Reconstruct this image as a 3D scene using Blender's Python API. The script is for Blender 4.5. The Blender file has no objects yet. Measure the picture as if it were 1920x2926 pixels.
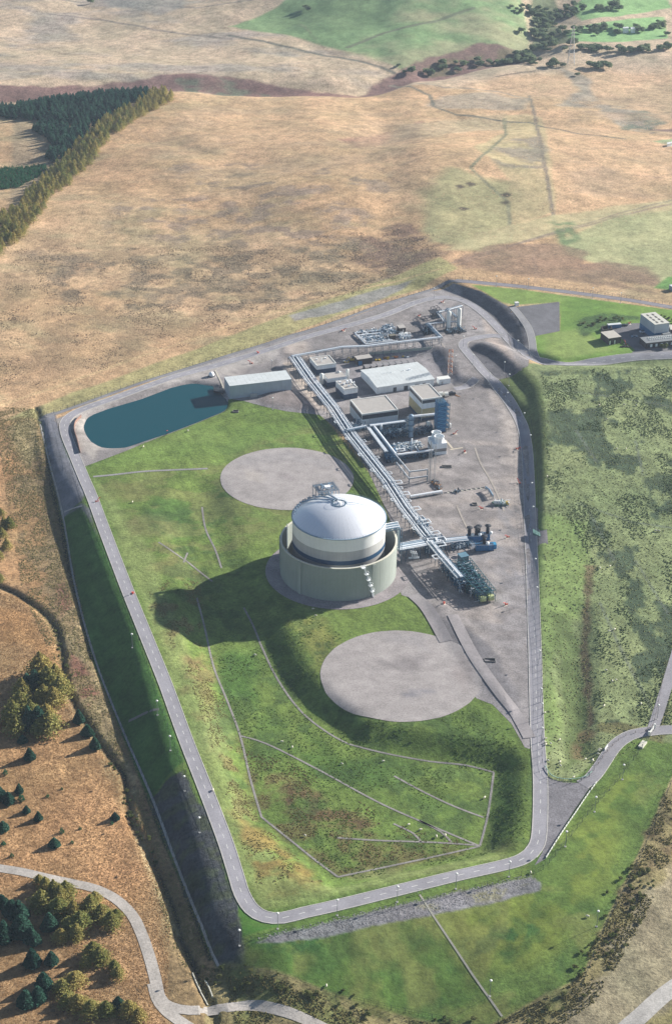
import bpy, math, random
import numpy as np
from mathutils import Vector, Matrix
from mathutils.geometry import delaunay_2d_cdt
random.seed(7); np.random.seed(7)
R = math.radians
sc = bpy.context.scene
COL = sc.collection

# ------------------------------------------------------------------ camera
FPX, PITCH, ROLL, CAMH = 4900.0, R(29.0), R(-1.0), 450.0      # pixels of the 1920 wide frame, tilt, roll, metres up
cd = bpy.data.cameras.new('camera'); cam = bpy.data.objects.new('camera', cd); COL.objects.link(cam)
cam.location = (0, 0, CAMH)
cam.rotation_mode = 'QUATERNION'
cam.rotation_quaternion = (Matrix.Rotation(R(90) - PITCH, 3, 'X') @ Matrix.Rotation(-ROLL, 3, 'Z')).to_quaternion()
cd.sensor_fit = 'VERTICAL'; cd.sensor_height = 36.0
cd.lens = 36.0 * FPX / 2926.0
cd.clip_start = 1.0; cd.clip_end = 30000.0
sc.camera = cam

# ------------------------------------------------------------------ light
SUN = Vector((2.04, 1.20, 1.0)).normalized()                   # towards the sun
EL = math.asin(SUN.z); AZ = math.atan2(SUN.x, SUN.y)
w = bpy.data.worlds.new('World'); sc.world = w; w.use_nodes = True
nt = w.node_tree; nt.nodes.clear()
sky = nt.nodes.new('ShaderNodeTexSky'); sky.sky_type = 'NISHITA'; sky.sun_disc = False
sky.sun_elevation = EL; sky.sun_rotation = AZ; sky.air_density = 1.0; sky.dust_density = 0.6; sky.ozone_density = 1.5
bg = nt.nodes.new('ShaderNodeBackground'); bg.inputs['Strength'].default_value = 0.05
wo = nt.nodes.new('ShaderNodeOutputWorld')
nt.links.new(sky.outputs[0], bg.inputs[0]); nt.links.new(bg.outputs[0], wo.inputs[0])
sd = bpy.data.lights.new('sun', 'SUN'); sd.energy = 5.0; sd.angle = R(0.53); sd.color = (1.0, 0.95, 0.87)
so = bpy.data.objects.new('sun', sd); COL.objects.link(so)
so.rotation_mode = 'QUATERNION'; so.rotation_quaternion = SUN.to_track_quat('Z', 'Y'); so.location = (200, 200, 400)
sc.view_settings.view_transform = 'Standard'; sc.view_settings.look = 'None'
sc.view_settings.exposure = 1.03; sc.view_settings.gamma = 1.0
sc.view_settings.use_curve_mapping = False

# ------------------------------------------------------------------ survey helpers: photo measurement -> metres on the ground
CR = dict(V=(0, 0, 1.2292), a=(780, 780, .44814), b=(740, 1240, .44814), c=(1240, 760, .43534), d=(0, 0, .6146), e=(960, 0, .6146),
          f=(0, 1180, .51216), g=(0, 1800, .44814), h=(0, 2400, .48656), i=(700, 2050, .55058), j=(1400, 1700, .33614),
          k=(640, 2400, .81946), l=(1440, 980, .32765), m=(430, 1560, .3201), n=(940, 1060, .24328), o=(1100, 1480, .23047),
          p=(800, 980, .23047), q=(940, 820, .25608), r=(1120, 1180, .24328), s=(1660, 830, .16645), t=(560, 980, .25608),
          u=(0, 240, .3073), v=(1380, 0, .34571), w=(0, 1400, .33613), x=(90, 1050, .38412))
def K(sheet, *pts):
    x0, y0, s = CR[sheet]
    return [(x0 + a * s, y0 + b * s) for a, b in pts]
def GZ(pts, z=0.0):
    """survey points at level z -> Nx2 ground coordinates"""
    p = np.asarray(pts, float).reshape(-1, 2); z = np.asarray(z, float)
    x = p[:, 0] - 960.; y = 1463. - p[:, 1]; c, s = math.cos(ROLL), math.sin(ROLL)
    x, y = c * x - s * y, s * x + c * y
    dy = FPX * math.cos(PITCH) + y * math.sin(PITCH); dz = -FPX * math.sin(PITCH) + y * math.cos(PITCH)
    t = (z - CAMH) / dz
    return np.stack([x * t, dy * t], 1)
def sm(t):
    t = np.clip(t, 0, 1); return t * t * (3 - 2 * t)
_T = np.random.RandomState(3).rand(256, 256)
def vn(x, y, s, seed=0):
    x = x / s + seed * 17.13; y = y / s + seed * 7.77
    xi = np.floor(x).astype(int); yi = np.floor(y).astype(int); fx = sm(x - xi); fy = sm(y - yi)
    a = _T[xi & 255, yi & 255]; b = _T[(xi + 1) & 255, yi & 255]; c = _T[xi & 255, (yi + 1) & 255]; d = _T[(xi + 1) & 255, (yi + 1) & 255]
    return (a * (1 - fx) + b * fx) * (1 - fy) + (c * (1 - fx) + d * fx) * fy
def fbm(x, y, s, seed=0, o=4):
    t = 0; a = .5; n = 0
    for k in range(o):
        t = t + a * vn(x + .37 * k * y * 0, y, s / 2 ** k, seed + k * 3); n += a; a *= .55
    return t / n
def segdist(x, y, P, closed):
    P = np.asarray(P, float); Q = np.roll(P, -1, 0) if closed else P[1:]; A = P if closed else P[:-1]
    d = np.full(x.shape, 1e18)
    for (ax, ay), (bx, by) in zip(A, Q):
        ux, uy = bx - ax, by - ay; L = ux * ux + uy * uy + 1e-9
        t = np.clip(((x - ax) * ux + (y - ay) * uy) / L, 0, 1)
        d = np.minimum(d, (x - ax - t * ux) ** 2 + (y - ay - t * uy) ** 2)
    return np.sqrt(d)
def inside(x, y, P):
    P = np.asarray(P, float); r = np.zeros(x.shape, bool)
    for (ax, ay), (bx, by) in zip(P, np.roll(P, -1, 0)):
        if ay == by: continue
        c = ((ay > y) != (by > y)) & (x < (bx - ax) * (y - ay) / (by - ay) + ax); r ^= c
    return r
def sdist(x, y, P, reach=60.):
    """signed distance, positive inside; far outside = -reach"""
    P = np.asarray(P, float); out = np.full(x.shape, -float(reach))
    m = (x > P[:, 0].min() - reach) & (x < P[:, 0].max() + reach) & (y > P[:, 1].min() - reach) & (y < P[:, 1].max() + reach)
    xs, ys = x[m], y[m]; d = segdist(xs, ys, P, True); s = inside(xs, ys, P)
    out[m] = np.where(s, d, -d); return np.maximum(out, -reach)

# ------------------------------------------------------------------ land form (2 m height raster)
RX0, RX1, RY0, RY1, RS = -760., 760., 300., 2760., 2.0
rx = np.arange(RX0, RX1 + RS, RS); ry = np.arange(RY0, RY1 + RS, RS); XX, YY = np.meshgrid(rx, ry)
HH = np.zeros_like(XX)
def gz(x, y, cx, cy, sx, sy, a): return a * np.exp(-((x - cx) / sx) ** 2 - ((y - cy) / sy) ** 2)
far = sm((YY - 1080) / 300)
HH += far * ((fbm(XX, YY, 260, 5, 3) - .5) * 22 + (fbm(XX, YY, 70, 9, 3) - .5) * 5)
HH += gz(XX, YY, 0, 1420, 190, 170, 10) + gz(XX, YY, 60, 2050, 220, 190, 38) - far * 2
HH += sm((YY - 1800) / 500) * 18
RAV = GZ(K('V', (-300, 300), (0, 258), (180, 232), (340, 218), (430, 216), (520, 215), (640, 212), (760, 208), (850, 190), (905, 175), (1000, 155), (1090, 135), (1180, 120), (1230, 60), (1260, -40)))
dr = segdist(XX, YY, RAV, False); HH -= 11 * np.exp(-(dr / 28.) ** 2)
OUT = GZ(K('V', (122, 992), (150, 1080), (200, 1178), (250, 1300), (340, 1500), (390, 1650), (450, 1790), (510, 1920), (560, 2050), (582, 2112), (622, 2152), (680, 2162),
       (820, 2124), (1100, 2052), (1262, 2006), (1302, 1962), (1312, 1850), (1700, 1500), (1700, 500), (600, 500), (330, 900)))
sdo = sdist(XX, YY, OUT, 900.)
wid = np.where(XX + .10 * (YY - 500) < -38, 19.0, 46.0)
wid = 19 + 30 * sm((XX + 60 + .22 * (YY - 500)) / 40)
dep = 8.5 * (1 - sm((YY - 800) / 140)) * (1 - sm((XX - 30) / 70))
HH -= dep * sm((-sdo - .5) / wid)
TOE = GZ(K('V', (470, 1325), (486, 1420), (506, 1525), (575, 1715), (632, 1905), (815, 2040), (1140, 1955), (1165, 1782), (1000, 1760), (850, 1738), (720, 1655), (652, 1575), (597, 1465), (515, 1310), (482, 1200), (466, 1160), (420, 1230)), -5.)
sdt = sdist(XX, YY, TOE, 80.)
dstep = 5.5 * (1 - sm((YY - 690) / 90) * .62)
HH -= dstep * (1 - sm(-sdt / 17.))
def level(pts, up, w_, z0=0, reach=80., fade=None, fy=None):
    global HH
    sdd = sdist(XX, YY, GZ(K('V', *pts), z0), reach)
    HH += up * sm((sdd + w_) / w_) * (1 if fy is None else sm((YY - fy[0]) / (fy[1] - fy[0]))) * (1 if fade is None else sm((XX - fade[0]) / (fade[1] - fade[0])))
level([(430, 852), (560, 833), (648, 818), (700, 832), (827, 815), (992, 797), (1016, 802), (1044, 846), (1058, 864), (1084, 866), (1118, 868), (1165, 876), (1230, 945), (1250, 1030), (1260, 1100), (1266, 1180), (1272, 1400), (1284, 2100), (1900, 2100), (1900, -900), (-900, -900), (-300, 852)], 3.5, 8.5, 3, fade=(-110., 20.), fy=(620., 860.))
level([(1020, 640), (1100, 667), (1160, 700), (1205, 745), (1218, 796), (1290, 815), (1900, 760), (1900, -900), (-900, -900), (-900, 640), (700, 646)], 4.5, 12., 7, fade=(30., 75.))
level([(1112, 792), (1155, 808), (1203, 848), (1243, 892), (1262, 960), (1264, 1060), (1266, 1150), (1272, 1400), (1284, 2100), (1900, 2100), (1900, 830), (1290, 842), (1238, 842), (1190, 822), (1150, 800)], 4.0, 11., 5, fy=(720., 880.))
# bank and long hollow in the meadow, dark gravel bank by the right road
HH += 1.0 * sm(sdist(XX, YY, GZ(K('V', (1000, 1392), (1060, 1400), (1160, 1500), (1215, 1640), (1205, 1650), (1120, 1570), (1050, 1480))), 30) / 9 + .4)
HH -= 2.5 * sm(sdist(XX, YY, GZ(K('V', (1330, 1400), (1370, 1400), (1380, 1640), (1385, 1740), (1345, 1740), (1325, 1600))), 30) / 12 + .6)
HH += 1.6 * sm(sdist(XX, YY, GZ(K('V', (585, 950), (600, 905), (670, 905), (710, 930), (735, 960), (650, 958))), 30) / 9 + .2)
# open ditches on the moor to the left
DIT1 = GZ(K('f', (195, 90), (240, 240), (300, 520), (340, 640), (400, 900), (470, 1130), (540, 1400)) + K('g', (640, 230), (730, 430), (830, 660), (940, 900), (1020, 1100), (1120, 1350), (1220, 1562)) + K('h', (1210, 420), (1330, 720)), -8)
DIT2 = GZ(K('f', (-60, 1000), (100, 1060), (230, 1140), (290, 1190), (340, 1260), (380, 1400)) + K('g', (430, 200), (440, 330), (480, 450), (530, 545), (640, 700), (760, 860), (850, 960), (880, 1100), (900, 1250), (960, 1360), (1080, 1540)) + K('h', (940, 120), (1040, 290), (1110, 440), (1150, 600), (1250, 790), (1340, 1000), (1370, 1100)), -8.5)
HH -= 1.6 * np.exp(-(segdist(XX, YY, DIT1, False) / 1.7) ** 2) + 2.0 * np.exp(-(segdist(XX, YY, DIT2, False) / 1.8) ** 2)
POND = GZ(K('x', (382, 505), (400, 455), (440, 420), (560, 370), (800, 290), (1000, 205), (1100, 175), (1180, 162), (1330, 178), (1385, 250), (1425, 292), (1415, 335), (1380, 362), (1200, 443), (1000, 528), (800, 602), (700, 640), (640, 652), (560, 656), (500, 646), (440, 612), (400, 562)), -1.2)
HH -= 3.2 * sm((sdist(XX, YY, POND, 30) + 4.0) / 7.)
HH += far * (fbm(XX, YY, 16, 21, 2) - .5) * 1.0 + (1 - far) * (fbm(XX, YY, 22, 22, 2) - .5) * .35 * sm(-sdo / 5 + .2)

def hz(x, y):
    x = np.asarray(x, float); y = np.asarray(y, float)
    i = np.clip((x - RX0) / RS, 0, len(rx) - 1.001); j = np.clip((y - RY0) / RS, 0, len(ry) - 1.001)
    a = i.astype(int); b = j.astype(int); u = i - a; v = j - b
    return (HH[b, a] * (1 - u) + HH[b, a + 1] * u) * (1 - v) + (HH[b + 1, a] * (1 - u) + HH[b + 1, a + 1] * u) * v
def W(pts, up=0.0):
    """survey points lying `up` metres above the land -> Nx2"""
    z = np.zeros(len(pts))
    for _ in range(40):
        g = GZ(pts, z + up); z = z + .45 * (hz(g[:, 0], g[:, 1]) - z)
    return GZ(pts, z + up)
def W3(pts, up=0.0):
    g = W(pts, up); return np.column_stack([g, hz(g[:, 0], g[:, 1]) + up])
def P1(sheet, x, y, up=0.0):
    g = W3(K(sheet, (x, y)), up)[0]; return float(g[0]), float(g[1]), float(g[2])

# ------------------------------------------------------------------ materials
MATS = {}
def principled(name):
    m = bpy.data.materials.new(name); m.use_nodes = True; n = m.node_tree; n.nodes.clear()
    b = n.nodes.new('ShaderNodeBsdfPrincipled'); o = n.nodes.new('ShaderNodeOutputMaterial'); n.links.new(b.outputs[0], o.inputs[0])
    return m, n, b
def mat(name, col, rough=.6, metal=0., var=.12, scale=.6, bump=0., spec=.4):
    if name in MATS: return MATS[name]
    m, n, b = principled(name)
    b.inputs['Roughness'].default_value = rough; b.inputs['Metallic'].default_value = metal; b.inputs['Specular IOR Level'].default_value = spec
    tc = n.nodes.new('ShaderNodeNewGeometry')
    nz = n.nodes.new('ShaderNodeTexNoise'); nz.inputs['Scale'].default_value = scale; nz.inputs['Detail'].default_value = 5; nz.inputs['Roughness'].default_value = .65
    n.links.new(tc.outputs['Position'], nz.inputs['Vector'])
    mr = n.nodes.new('ShaderNodeMapRange'); mr.inputs[1].default_value = .25; mr.inputs[2].default_value = .75
    mr.inputs[3].default_value = 1 - var; mr.inputs[4].default_value = 1 + var
    n.links.new(nz.outputs[0], mr.inputs[0])
    mx = n.nodes.new('ShaderNodeVectorMath'); mx.operation = 'SCALE'; mx.inputs[0].default_value = col[:3]
    n.links.new(mr.outputs[0], mx.inputs['Scale']); n.links.new(mx.outputs[0], b.inputs['Base Color'])
    if bump:
        bp = n.nodes.new('ShaderNodeBump'); bp.inputs['Strength'].default_value = bump; bp.inputs['Distance'].default_value = .3
        n.links.new(nz.outputs[0], bp.inputs['Height']); n.links.new(bp.outputs[0], b.inputs['Normal'])
    MATS[name] = m; return m
def ground_mat(name, bump=1.0, spec=.15, fine=1.0):
    """vertex colour = what grows or lies there, plus painted bank light and shade; alpha = how coarse it is; noise adds tufts and grit"""
    m, n, b = principled(name); b.inputs['Roughness'].default_value = .95; b.inputs['Specular IOR Level'].default_value = spec
    at = n.nodes.new('ShaderNodeVertexColor'); at.layer_name = 'Col'
    g = n.nodes.new('ShaderNodeNewGeometry')
    acc = None
    for s, amp, det in ((.62 * fine, .95, 7), (.15, .55, 5), (.035, .25, 3)):
        nz = n.nodes.new('ShaderNodeTexNoise'); nz.inputs['Scale'].default_value = s; nz.inputs['Detail'].default_value = det; nz.inputs['Roughness'].default_value = .72
        n.links.new(g.outputs['Position'], nz.inputs['Vector'])
        mr = n.nodes.new('ShaderNodeMapRange'); mr.inputs[1].default_value = .28; mr.inputs[2].default_value = .72; mr.inputs[3].default_value = -amp; mr.inputs[4].default_value = amp
        n.links.new(nz.outputs[0], mr.inputs[0])
        if acc is None: acc = mr.outputs[0]; fineh = nz.outputs[0]
        else:
            ad = n.nodes.new('ShaderNodeMath'); ad.operation = 'ADD'; n.links.new(acc, ad.inputs[0]); n.links.new(mr.outputs[0], ad.inputs[1]); acc = ad.outputs[0]
    mu = n.nodes.new('ShaderNodeMath'); mu.operation = 'MULTIPLY_ADD'; n.links.new(acc, mu.inputs[0]); n.links.new(at.outputs['Alpha'], mu.inputs[1]); mu.inputs[2].default_value = 1.0
    mx = n.nodes.new('ShaderNodeVectorMath'); mx.operation = 'SCALE'; n.links.new(at.outputs['Color'], mx.inputs[0]); n.links.new(mu.outputs[0], mx.inputs['Scale'])
    n.links.new(mx.outputs[0], b.inputs['Base Color'])
    bp = n.nodes.new('ShaderNodeBump'); bp.inputs['Distance'].default_value = .9 * bump
    n.links.new(at.outputs['Alpha'], bp.inputs['Strength']); n.links.new(fineh, bp.inputs['Height']); n.links.new(bp.outputs[0], b.inputs['Normal'])
    MATS[name] = m; return m
GM = ground_mat('moor and grass'); GR = ground_mat('gravel and tarmac', .25, .25, 2.0)

# ------------------------------------------------------------------ object helpers
def tag(o, label=None, cat=None, group=None, kind=None):
    if label: o['label'] = label
    if cat: o['category'] = cat
    if group: o['group'] = group
    if kind: o['kind'] = kind
    return o
def thing(name, label, cat, loc=(0, 0, 0), group=None):
    o = bpy.data.objects.new(name, None); COL.objects.link(o); o.location = loc; o.empty_display_size = .5; ROOT[o.name] = tuple(float(v) for v in loc)
    return tag(o, label, cat, group)
ROOT = {}
class MB:
    def __init__(s): s.v = []; s.f = []; s.sm = False
    def quad(s, a, b, c, d):
        n = len(s.v); s.v += [tuple(a), tuple(b), tuple(c), tuple(d)]; s.f.append((n, n + 1, n + 2, n + 3)); return s
    def poly(s, pts):
        n = len(s.v); s.v += [tuple(p) for p in pts]; s.f.append(tuple(range(n, n + len(pts)))); return s
    def prism(s, pts, z0, z1):
        """pts: list of xy counter-clockwise; z0/z1 scalar or list"""
        k = len(pts); n = len(s.v); a = z0 if hasattr(z0, '__len__') else [z0] * k; b = z1 if hasattr(z1, '__len__') else [z1] * k
        s.v += [(p[0], p[1], a[i]) for i, p in enumerate(pts)] + [(p[0], p[1], b[i]) for i, p in enumerate(pts)]
        s.f.append(tuple(range(n + k - 1, n - 1, -1))); s.f.append(tuple(range(n + k, n + 2 * k)))
        for i in range(k):
            j = (i + 1) % k; s.f.append((n + i, n + j, n + k + j, n + k + i))
        return s
    def box(s, c, size, ang=0.):
        hx, hy = size[0] / 2, size[1] / 2; ca, sa = math.cos(ang), math.sin(ang)
        return s.prism([(c[0] + ca * x - sa * y, c[1] + sa * x + ca * y) for x, y in ((-hx, -hy), (hx, -hy), (hx, hy), (-hx, hy))], c[2], c[2] + size[2])
    def tube(s, a, b, r, n=6, r2=None, cap=True):
        a = Vector(a); b = Vector(b); d = b - a
        if d.length < 1e-6: return s
        q = d.to_track_quat('Z', 'Y'); r2 = r if r2 is None else r2; k = len(s.v)
        for c, rr in ((a, r), (b, r2)):
            for i in range(n):
                t = 2 * math.pi * (i + .5) / n; s.v.append(tuple(c + q @ Vector((rr * math.cos(t), rr * math.sin(t), 0))))
        for i in range(n):
            j = (i + 1) % n; s.f.append((k + i, k + j, k + n + j, k + n + i))
        if cap: s.f.append(tuple(range(k + n - 1, k - 1, -1))); s.f.append(tuple(range(k + n, k + 2 * n)))
        return s
    def pipe(s, pts, r, n=6):
        for a, b in zip(pts[:-1], pts[1:]): s.tube(a, b, r, n)
        for p in pts[1:-1]: s.ball(p, r * 1.03, 6, 4)
        return s
    def lathe(s, prof, c, n=24, z=0):
        k = len(s.v); m = len(prof)
        for r, h in prof:
            for i in range(n):
                t = 2 * math.pi * i / n; s.v.append((c[0] + r * math.cos(t), c[1] + r * math.sin(t), c[2] + h))
        for q in range(m - 1):
            for i in range(n):
                j = (i + 1) % n; s.f.append((k + q * n + i, k + q * n + j, k + (q + 1) * n + j, k + (q + 1) * n + i))
        return s
    def ball(s, c, r, n=8, m=5, sz=1.):
        return s.lathe([(max(1e-3, r * math.cos(-math.pi / 2 + math.pi * q / m)), r * sz * math.sin(-math.pi / 2 + math.pi * q / m)) for q in range(m + 1)], c, n)
def link(name, mb, m, parent=None, smooth=False, off=None):
    me = bpy.data.meshes.new(name)
    o = off if off is not None else (ROOT.get(parent.name) if parent is not None else None)
    if o is None: o = (0, 0, 0)
    me.from_pydata([(x - o[0], y - o[1], z - o[2]) for x, y, z in mb.v], [], mb.f)
    me.materials.append(m)
    if smooth: me.polygons.foreach_set('use_smooth', [True] * len(me.polygons))
    ob = bpy.data.objects.new(name, me); COL.objects.link(ob)
    if parent is not None: ob.parent = parent
    ROOT[ob.name] = o
    return ob
def mono(name, label, cat, mb, m, group=None, smooth=False, base=None):
    """a thing that is one mesh, its origin at its base"""
    vs = np.array(mb.v); b = base or (float(vs[:, 0].mean()), float(vs[:, 1].mean()), float(vs[:, 2].min()))
    ob = link(name, mb, m, None, smooth, off=b); ob.location = b; return tag(ob, label, cat, group)
def copy_tree(o, loc=None, parent=None, label=None, group=None, rz=None, scale=None):
    c = o.copy(); COL.objects.link(c)
    if parent is not None: c.parent = parent
    for ch in o.children: copy_tree(ch, parent=c)
    if loc is not None: c.location = loc
    if label: c['label'] = label
    if group: c['group'] = group
    if rz is not None: c.rotation_euler[2] = rz
    if scale is not None: c.scale = scale if hasattr(scale, '__len__') else (scale,) * 3
    return c

# ------------------------------------------------------------------ ground cover map, with light and shade painted on some banks
TAN = (.45, .30, .17); TAN2 = (.50, .36, .20); BRN = (.20, .12, .075); RUST = (.30, .15, .065); DARK = (.10, .085, .06); OLV = (.20, .19, .075)
GRS = (.108, .170, .040); DGR = (.040, .105, .028); LGR = (.185, .255, .062); MEA = (.165, .205, .085); BRA = (.22, .10, .075); GREY = (.25, .24, .23)
PAL = (.42, .36, .20); MINT = (.17, .30, .13); GRAV = (.29, .268, .268); GRAV2 = (.40, .355, .325); ROADC = (.30, .29, .315); DGV = (.17, .165, .185)
LAYERS = []
def reg(sheet, pts, col, soft=2., nz=0., ns=12., op=1., a=None, on='land', z=0., th=None, brk=None):
    LAYERS.append(('p', GZ(K(sheet, *pts), z) if th is None else W(K(sheet, *pts)), col, soft, nz, ns, op, a, on, brk))
def regw(pts, col, soft=2., nz=0., ns=12., op=1., a=None, on='land', brk=None):
    LAYERS.append(('p', np.asarray(pts), col, soft, nz, ns, op, a, on, brk))
def lin(sheet, pts, width, col, soft=1., nz=0., ns=8., op=1., a=None, on='land', brk=None):
    LAYERS.append(('l', W(K(sheet, *pts)), col, soft, nz, ns, op, a, on, (brk, width)))
def colour(x, y, on, base, alpha):
    n = len(x); C = np.tile(np.array(base, float), (n, 1)) if np.ndim(base) == 1 else base.copy(); A = np.full(n, float(alpha)) if np.ndim(alpha) == 0 else alpha.copy()
    for kind, P, col, soft, nz, ns, op, a, tgt, brk in LAYERS:
        if tgt != on: continue
        pad = nz + soft + 3 + (brk[1] if kind == 'l' else 0)
        m = (x > P[:, 0].min() - pad) & (x < P[:, 0].max() + pad) & (y > P[:, 1].min() - pad) & (y < P[:, 1].max() + pad)
        if not m.any(): continue
        xs, ys = x[m], y[m]
        if kind == 'p': d = segdist(xs, ys, P, True) * np.where(inside(xs, ys, P), 1, -1)
        else: d = brk[1] / 2 - segdist(xs, ys, P, False)
        if nz: d = d + (fbm(xs, ys, ns, 31, 3) - .5) * 2 * nz
        k = sm(d / soft + .5) * op
        b = brk if kind == 'p' else brk[0]
        if b:  # broken cover: (scale, threshold, softness, stretch)
            k = k * sm((fbm(xs, ys * (b[3] if len(b) > 3 else 1.), b[0], 41 + len(P), 4) - b[1]) / b[2] + .5)
        k = k[:, None]; C[m] = C[m] * (1 - k) + np.array(col) * k
        if a is not None: A[m] = A[m] * (1 - k[:, 0]) + a * k[:, 0]
    return C, A
# --- far country
reg('V', [(-900, -600), (2500, -600), (2500, 280), (1562, 250), (880, 190), (0, 255), (-900, 330)], (.48, .375, .26), 30, 20, 80)
reg('V', [(-400, -300), (520, -300), (500, 90), (800, 140), (870, 190), (640, 205), (300, 215), (-400, 280)], GREY, 30, 20, 60, .55, brk=(60, .56, .25, 2.))
reg('V', [(495, 92), (560, 78), (640, 50), (720, 22), (820, -10), (1100, -60), (1200, -20), (1160, 20), (1190, 90), (1180, 118), (1080, 138), (960, 155), (900, 160), (780, 138), (640, 112)], (.20, .30, .135), 6, 4, 30, 1., .35)
reg('V', [(770, 140), (900, 65), (1000, 30), (1100, 25), (1190, 60), (1190, 118), (1080, 138), (920, 158)], (.34, .33, .19), 14, 12, 60, .85, brk=(70, .45, .3, 1.5))
reg('V', [(600, 85), (700, 60), (800, 55), (870, 75), (850, 100), (760, 105), (660, 105)], (.13, .20, .09), 10, 6, 30, .6)
reg('V', [(1280, 40), (1340, 8), (1460, -5), (1500, 10), (1515, 25), (1400, 50), (1310, 60)], (.24, .40, .16), 3, 1, 20, 1, .3)
reg('V', [(1290, 72), (1500, 42), (1512, 85), (1400, 96), (1300, 98), (1270, 88)], (.25, .42, .17), 3, 1, 20, 1, .3)
reg('V', [(1180, -30), (1260, -40), (1250, 60), (1290, 100), (1200, 105), (1190, 60)], (.13, .15, .08), 6, 4, 30)
lin('V', [(495, 92), (620, 112), (780, 138), (880, 165)], 5, (.15, .15, .12), 3, .5)
lin('V', [(770, 110), (850, 75), (960, 45), (1060, 8)], 5, (.16, .18, .11), 3, .5)
lin('V', [(80, 57), (200, 66), (320, 85), (500, 100)], 3.5, (.22, .19, .16), 3, .5)
lin('V', [(0, 18), (180, 25), (420, 30), (600, -5)], 3.5, (.26, .22, .18), 3, 1)
reg('V', [(190, 30), (400, 22), (390, 60), (330, 70), (210, 55)], (.26, .25, .22), 14, 8, 40, .8)
reg('V', [(-50, 235), (120, 225), (280, 208), (340, 195), (420, 193), (560, 195), (700, 203), (800, 205), (860, 170), (960, 140), (1080, 110), (1190, 108), (1195, 130), (1060, 148), (920, 180), (860, 205), (700, 222), (560, 222), (420, 215), (300, 222), (140, 238), (-50, 255)], (.20, .115, .105), 5, 5, 22, .9, .5)
reg('V', [(380, 200), (470, 195), (560, 205), (620, 215), (540, 222), (400, 216)], (.15, .18, .12), 6, 6, 18, .8, brk=(18, .5, .25))
reg('V', [(960, 145), (1090, 120), (1180, 105), (1190, 125), (1060, 142), (960, 160)], (.16, .14, .08), 6, 6, 18, .8, brk=(14, .45, .25))
# --- the big moor
reg('V', [(430, 240), (600, 225), (900, 210), (1300, 150), (1700, 140), (1700, 460), (1260, 540), (900, 480), (500, 420), (380, 330)], (.52, .35, .205), 30, 30, 90, .75, .5)
reg('V', [(760, 350), (860, 325), (950, 290), (930, 345), (800, 365)], (.36, .19, .14), 8, 8, 30, .8)
for c in [((370, 400), (600, 400), (900, 430), (880, 480), (600, 480), (400, 470)), ((270, 480), (700, 480), (860, 520), (820, 590), (400, 590), (240, 560))]:
    reg('V', c, (.23, .18, .14), 14, 14, 30, .7, .55, brk=(15, .56, .14, 1.3))
reg('V', [(0, 560), (260, 600), (700, 590), (980, 540), (1010, 620), (900, 680), (400, 800), (100, 900), (-60, 960), (-60, 620)], (.27, .19, .115), 30, 25, 50, .6, .6, brk=(24, .48, .25, 1.))
reg('V', [(60, 620), (420, 600), (900, 560), (1000, 610), (820, 690), (300, 760), (80, 700)], (.16, .135, .095), 24, 22, 40, .7, .7, brk=(14, .54, .2, 1.2))
reg('V', [(820, 560), (900, 530), (1010, 560), (1010, 615), (880, 650), (800, 620)], (.17, .115, .085), 12, 12, 30, .8, .7, brk=(12, .46, .2))
reg('V', [(0, 300), (60, 300), (70, 360), (200, 330), (150, 420), (60, 490), (0, 520)], (.30, .235, .15), 6, 3, 20, .9, .6)
reg('V', [(1020, 430), (1160, 455), (1165, 545), (1100, 600), (990, 580), (940, 480)], (.30, .30, .155), 18, 16, 40, .8, .4)
reg('V', [(1140, 265), (1190, 260), (1230, 270), (1265, 500), (1170, 540), (1160, 450), (1070, 380), (1140, 320)], (.46, .38, .21), 4, 3, 30, .8, .4)
reg('V', [(1090, 390), (1150, 345), (1220, 330), (1245, 420), (1150, 425)], (.25, .215, .17), 8, 8, 26, .8, brk=(20, .42, .2))
reg('V', [(900, 300), (1140, 262), (1150, 300), (980, 340), (860, 355)], (.36, .31, .20), 14, 12, 40, .6)
reg('V', [(980, 225), (1100, 210), (1195, 225), (1180, 250), (1040, 255), (960, 250)], (.33, .29, .23), 10, 8, 30, .7)
reg('V', [(1265, 150), (1330, 170), (1360, 225), (1420, 230), (1500, 260), (1530, 320), (1470, 310), (1400, 280), (1340, 240), (1260, 240), (1310, 200)], (.28, .25, .20), 8, 6, 22, .85, .5, brk=(28, .42, .2, 1.5))
reg('V', [(1420, 240), (1480, 240), (1520, 270), (1470, 300), (1420, 290)], (.14, .17, .12), 8, 8, 18, .8, brk=(14, .45, .2))
reg('V', [(1480, 330), (1562, 305), (1700, 330), (1700, 360), (1562, 345)], (.24, .30, .16), 5, 3, 20)
reg('V', [(1470, 292), (1562, 284), (1640, 290), (1562, 305)], (.18, .12, .10), 4, 3, 14)
for c in [[(880, 195), (930, 200), (965, 215), (975, 240), (1030, 258), (1090, 262)], [(1030, 258), (1200, 270), (1300, 290), (1420, 300)]]:
    lin('V', c, 3.5, (.15, .145, .11), 2.5, .8, 8)
for c, wd, col in [([(1195, 208), (1212, 260), (1232, 350), (1250, 430), (1266, 505)], 3.2, (.23, .19, .14)), ([(1140, 262), (1145, 300), (1110, 335), (1065, 380), (1110, 420), (1155, 455), (1165, 545)], 3.0, (.22, .21, .13)),
                   ([(870, 195), (1000, 195), (1120, 200), (1200, 215)], 3, (.30, .26, .20)), ([(1266, 505), (1330, 492), (1450, 462), (1562, 430)], 3, (.25, .21, .15))]:
    lin('V', c, wd, col, 1.5, .4, 6)
for c in [(1065, 462), (1042, 468), (1148, 490), (1050, 507), (1100, 560), (1150, 475)]:
    reg('V', [(c[0] - 13, c[1]), (c[0], c[1] - 4), (c[0] + 13, c[1]), (c[0], c[1] + 5)], (.10, .08, .055), 3, 1.5, 6)
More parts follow.
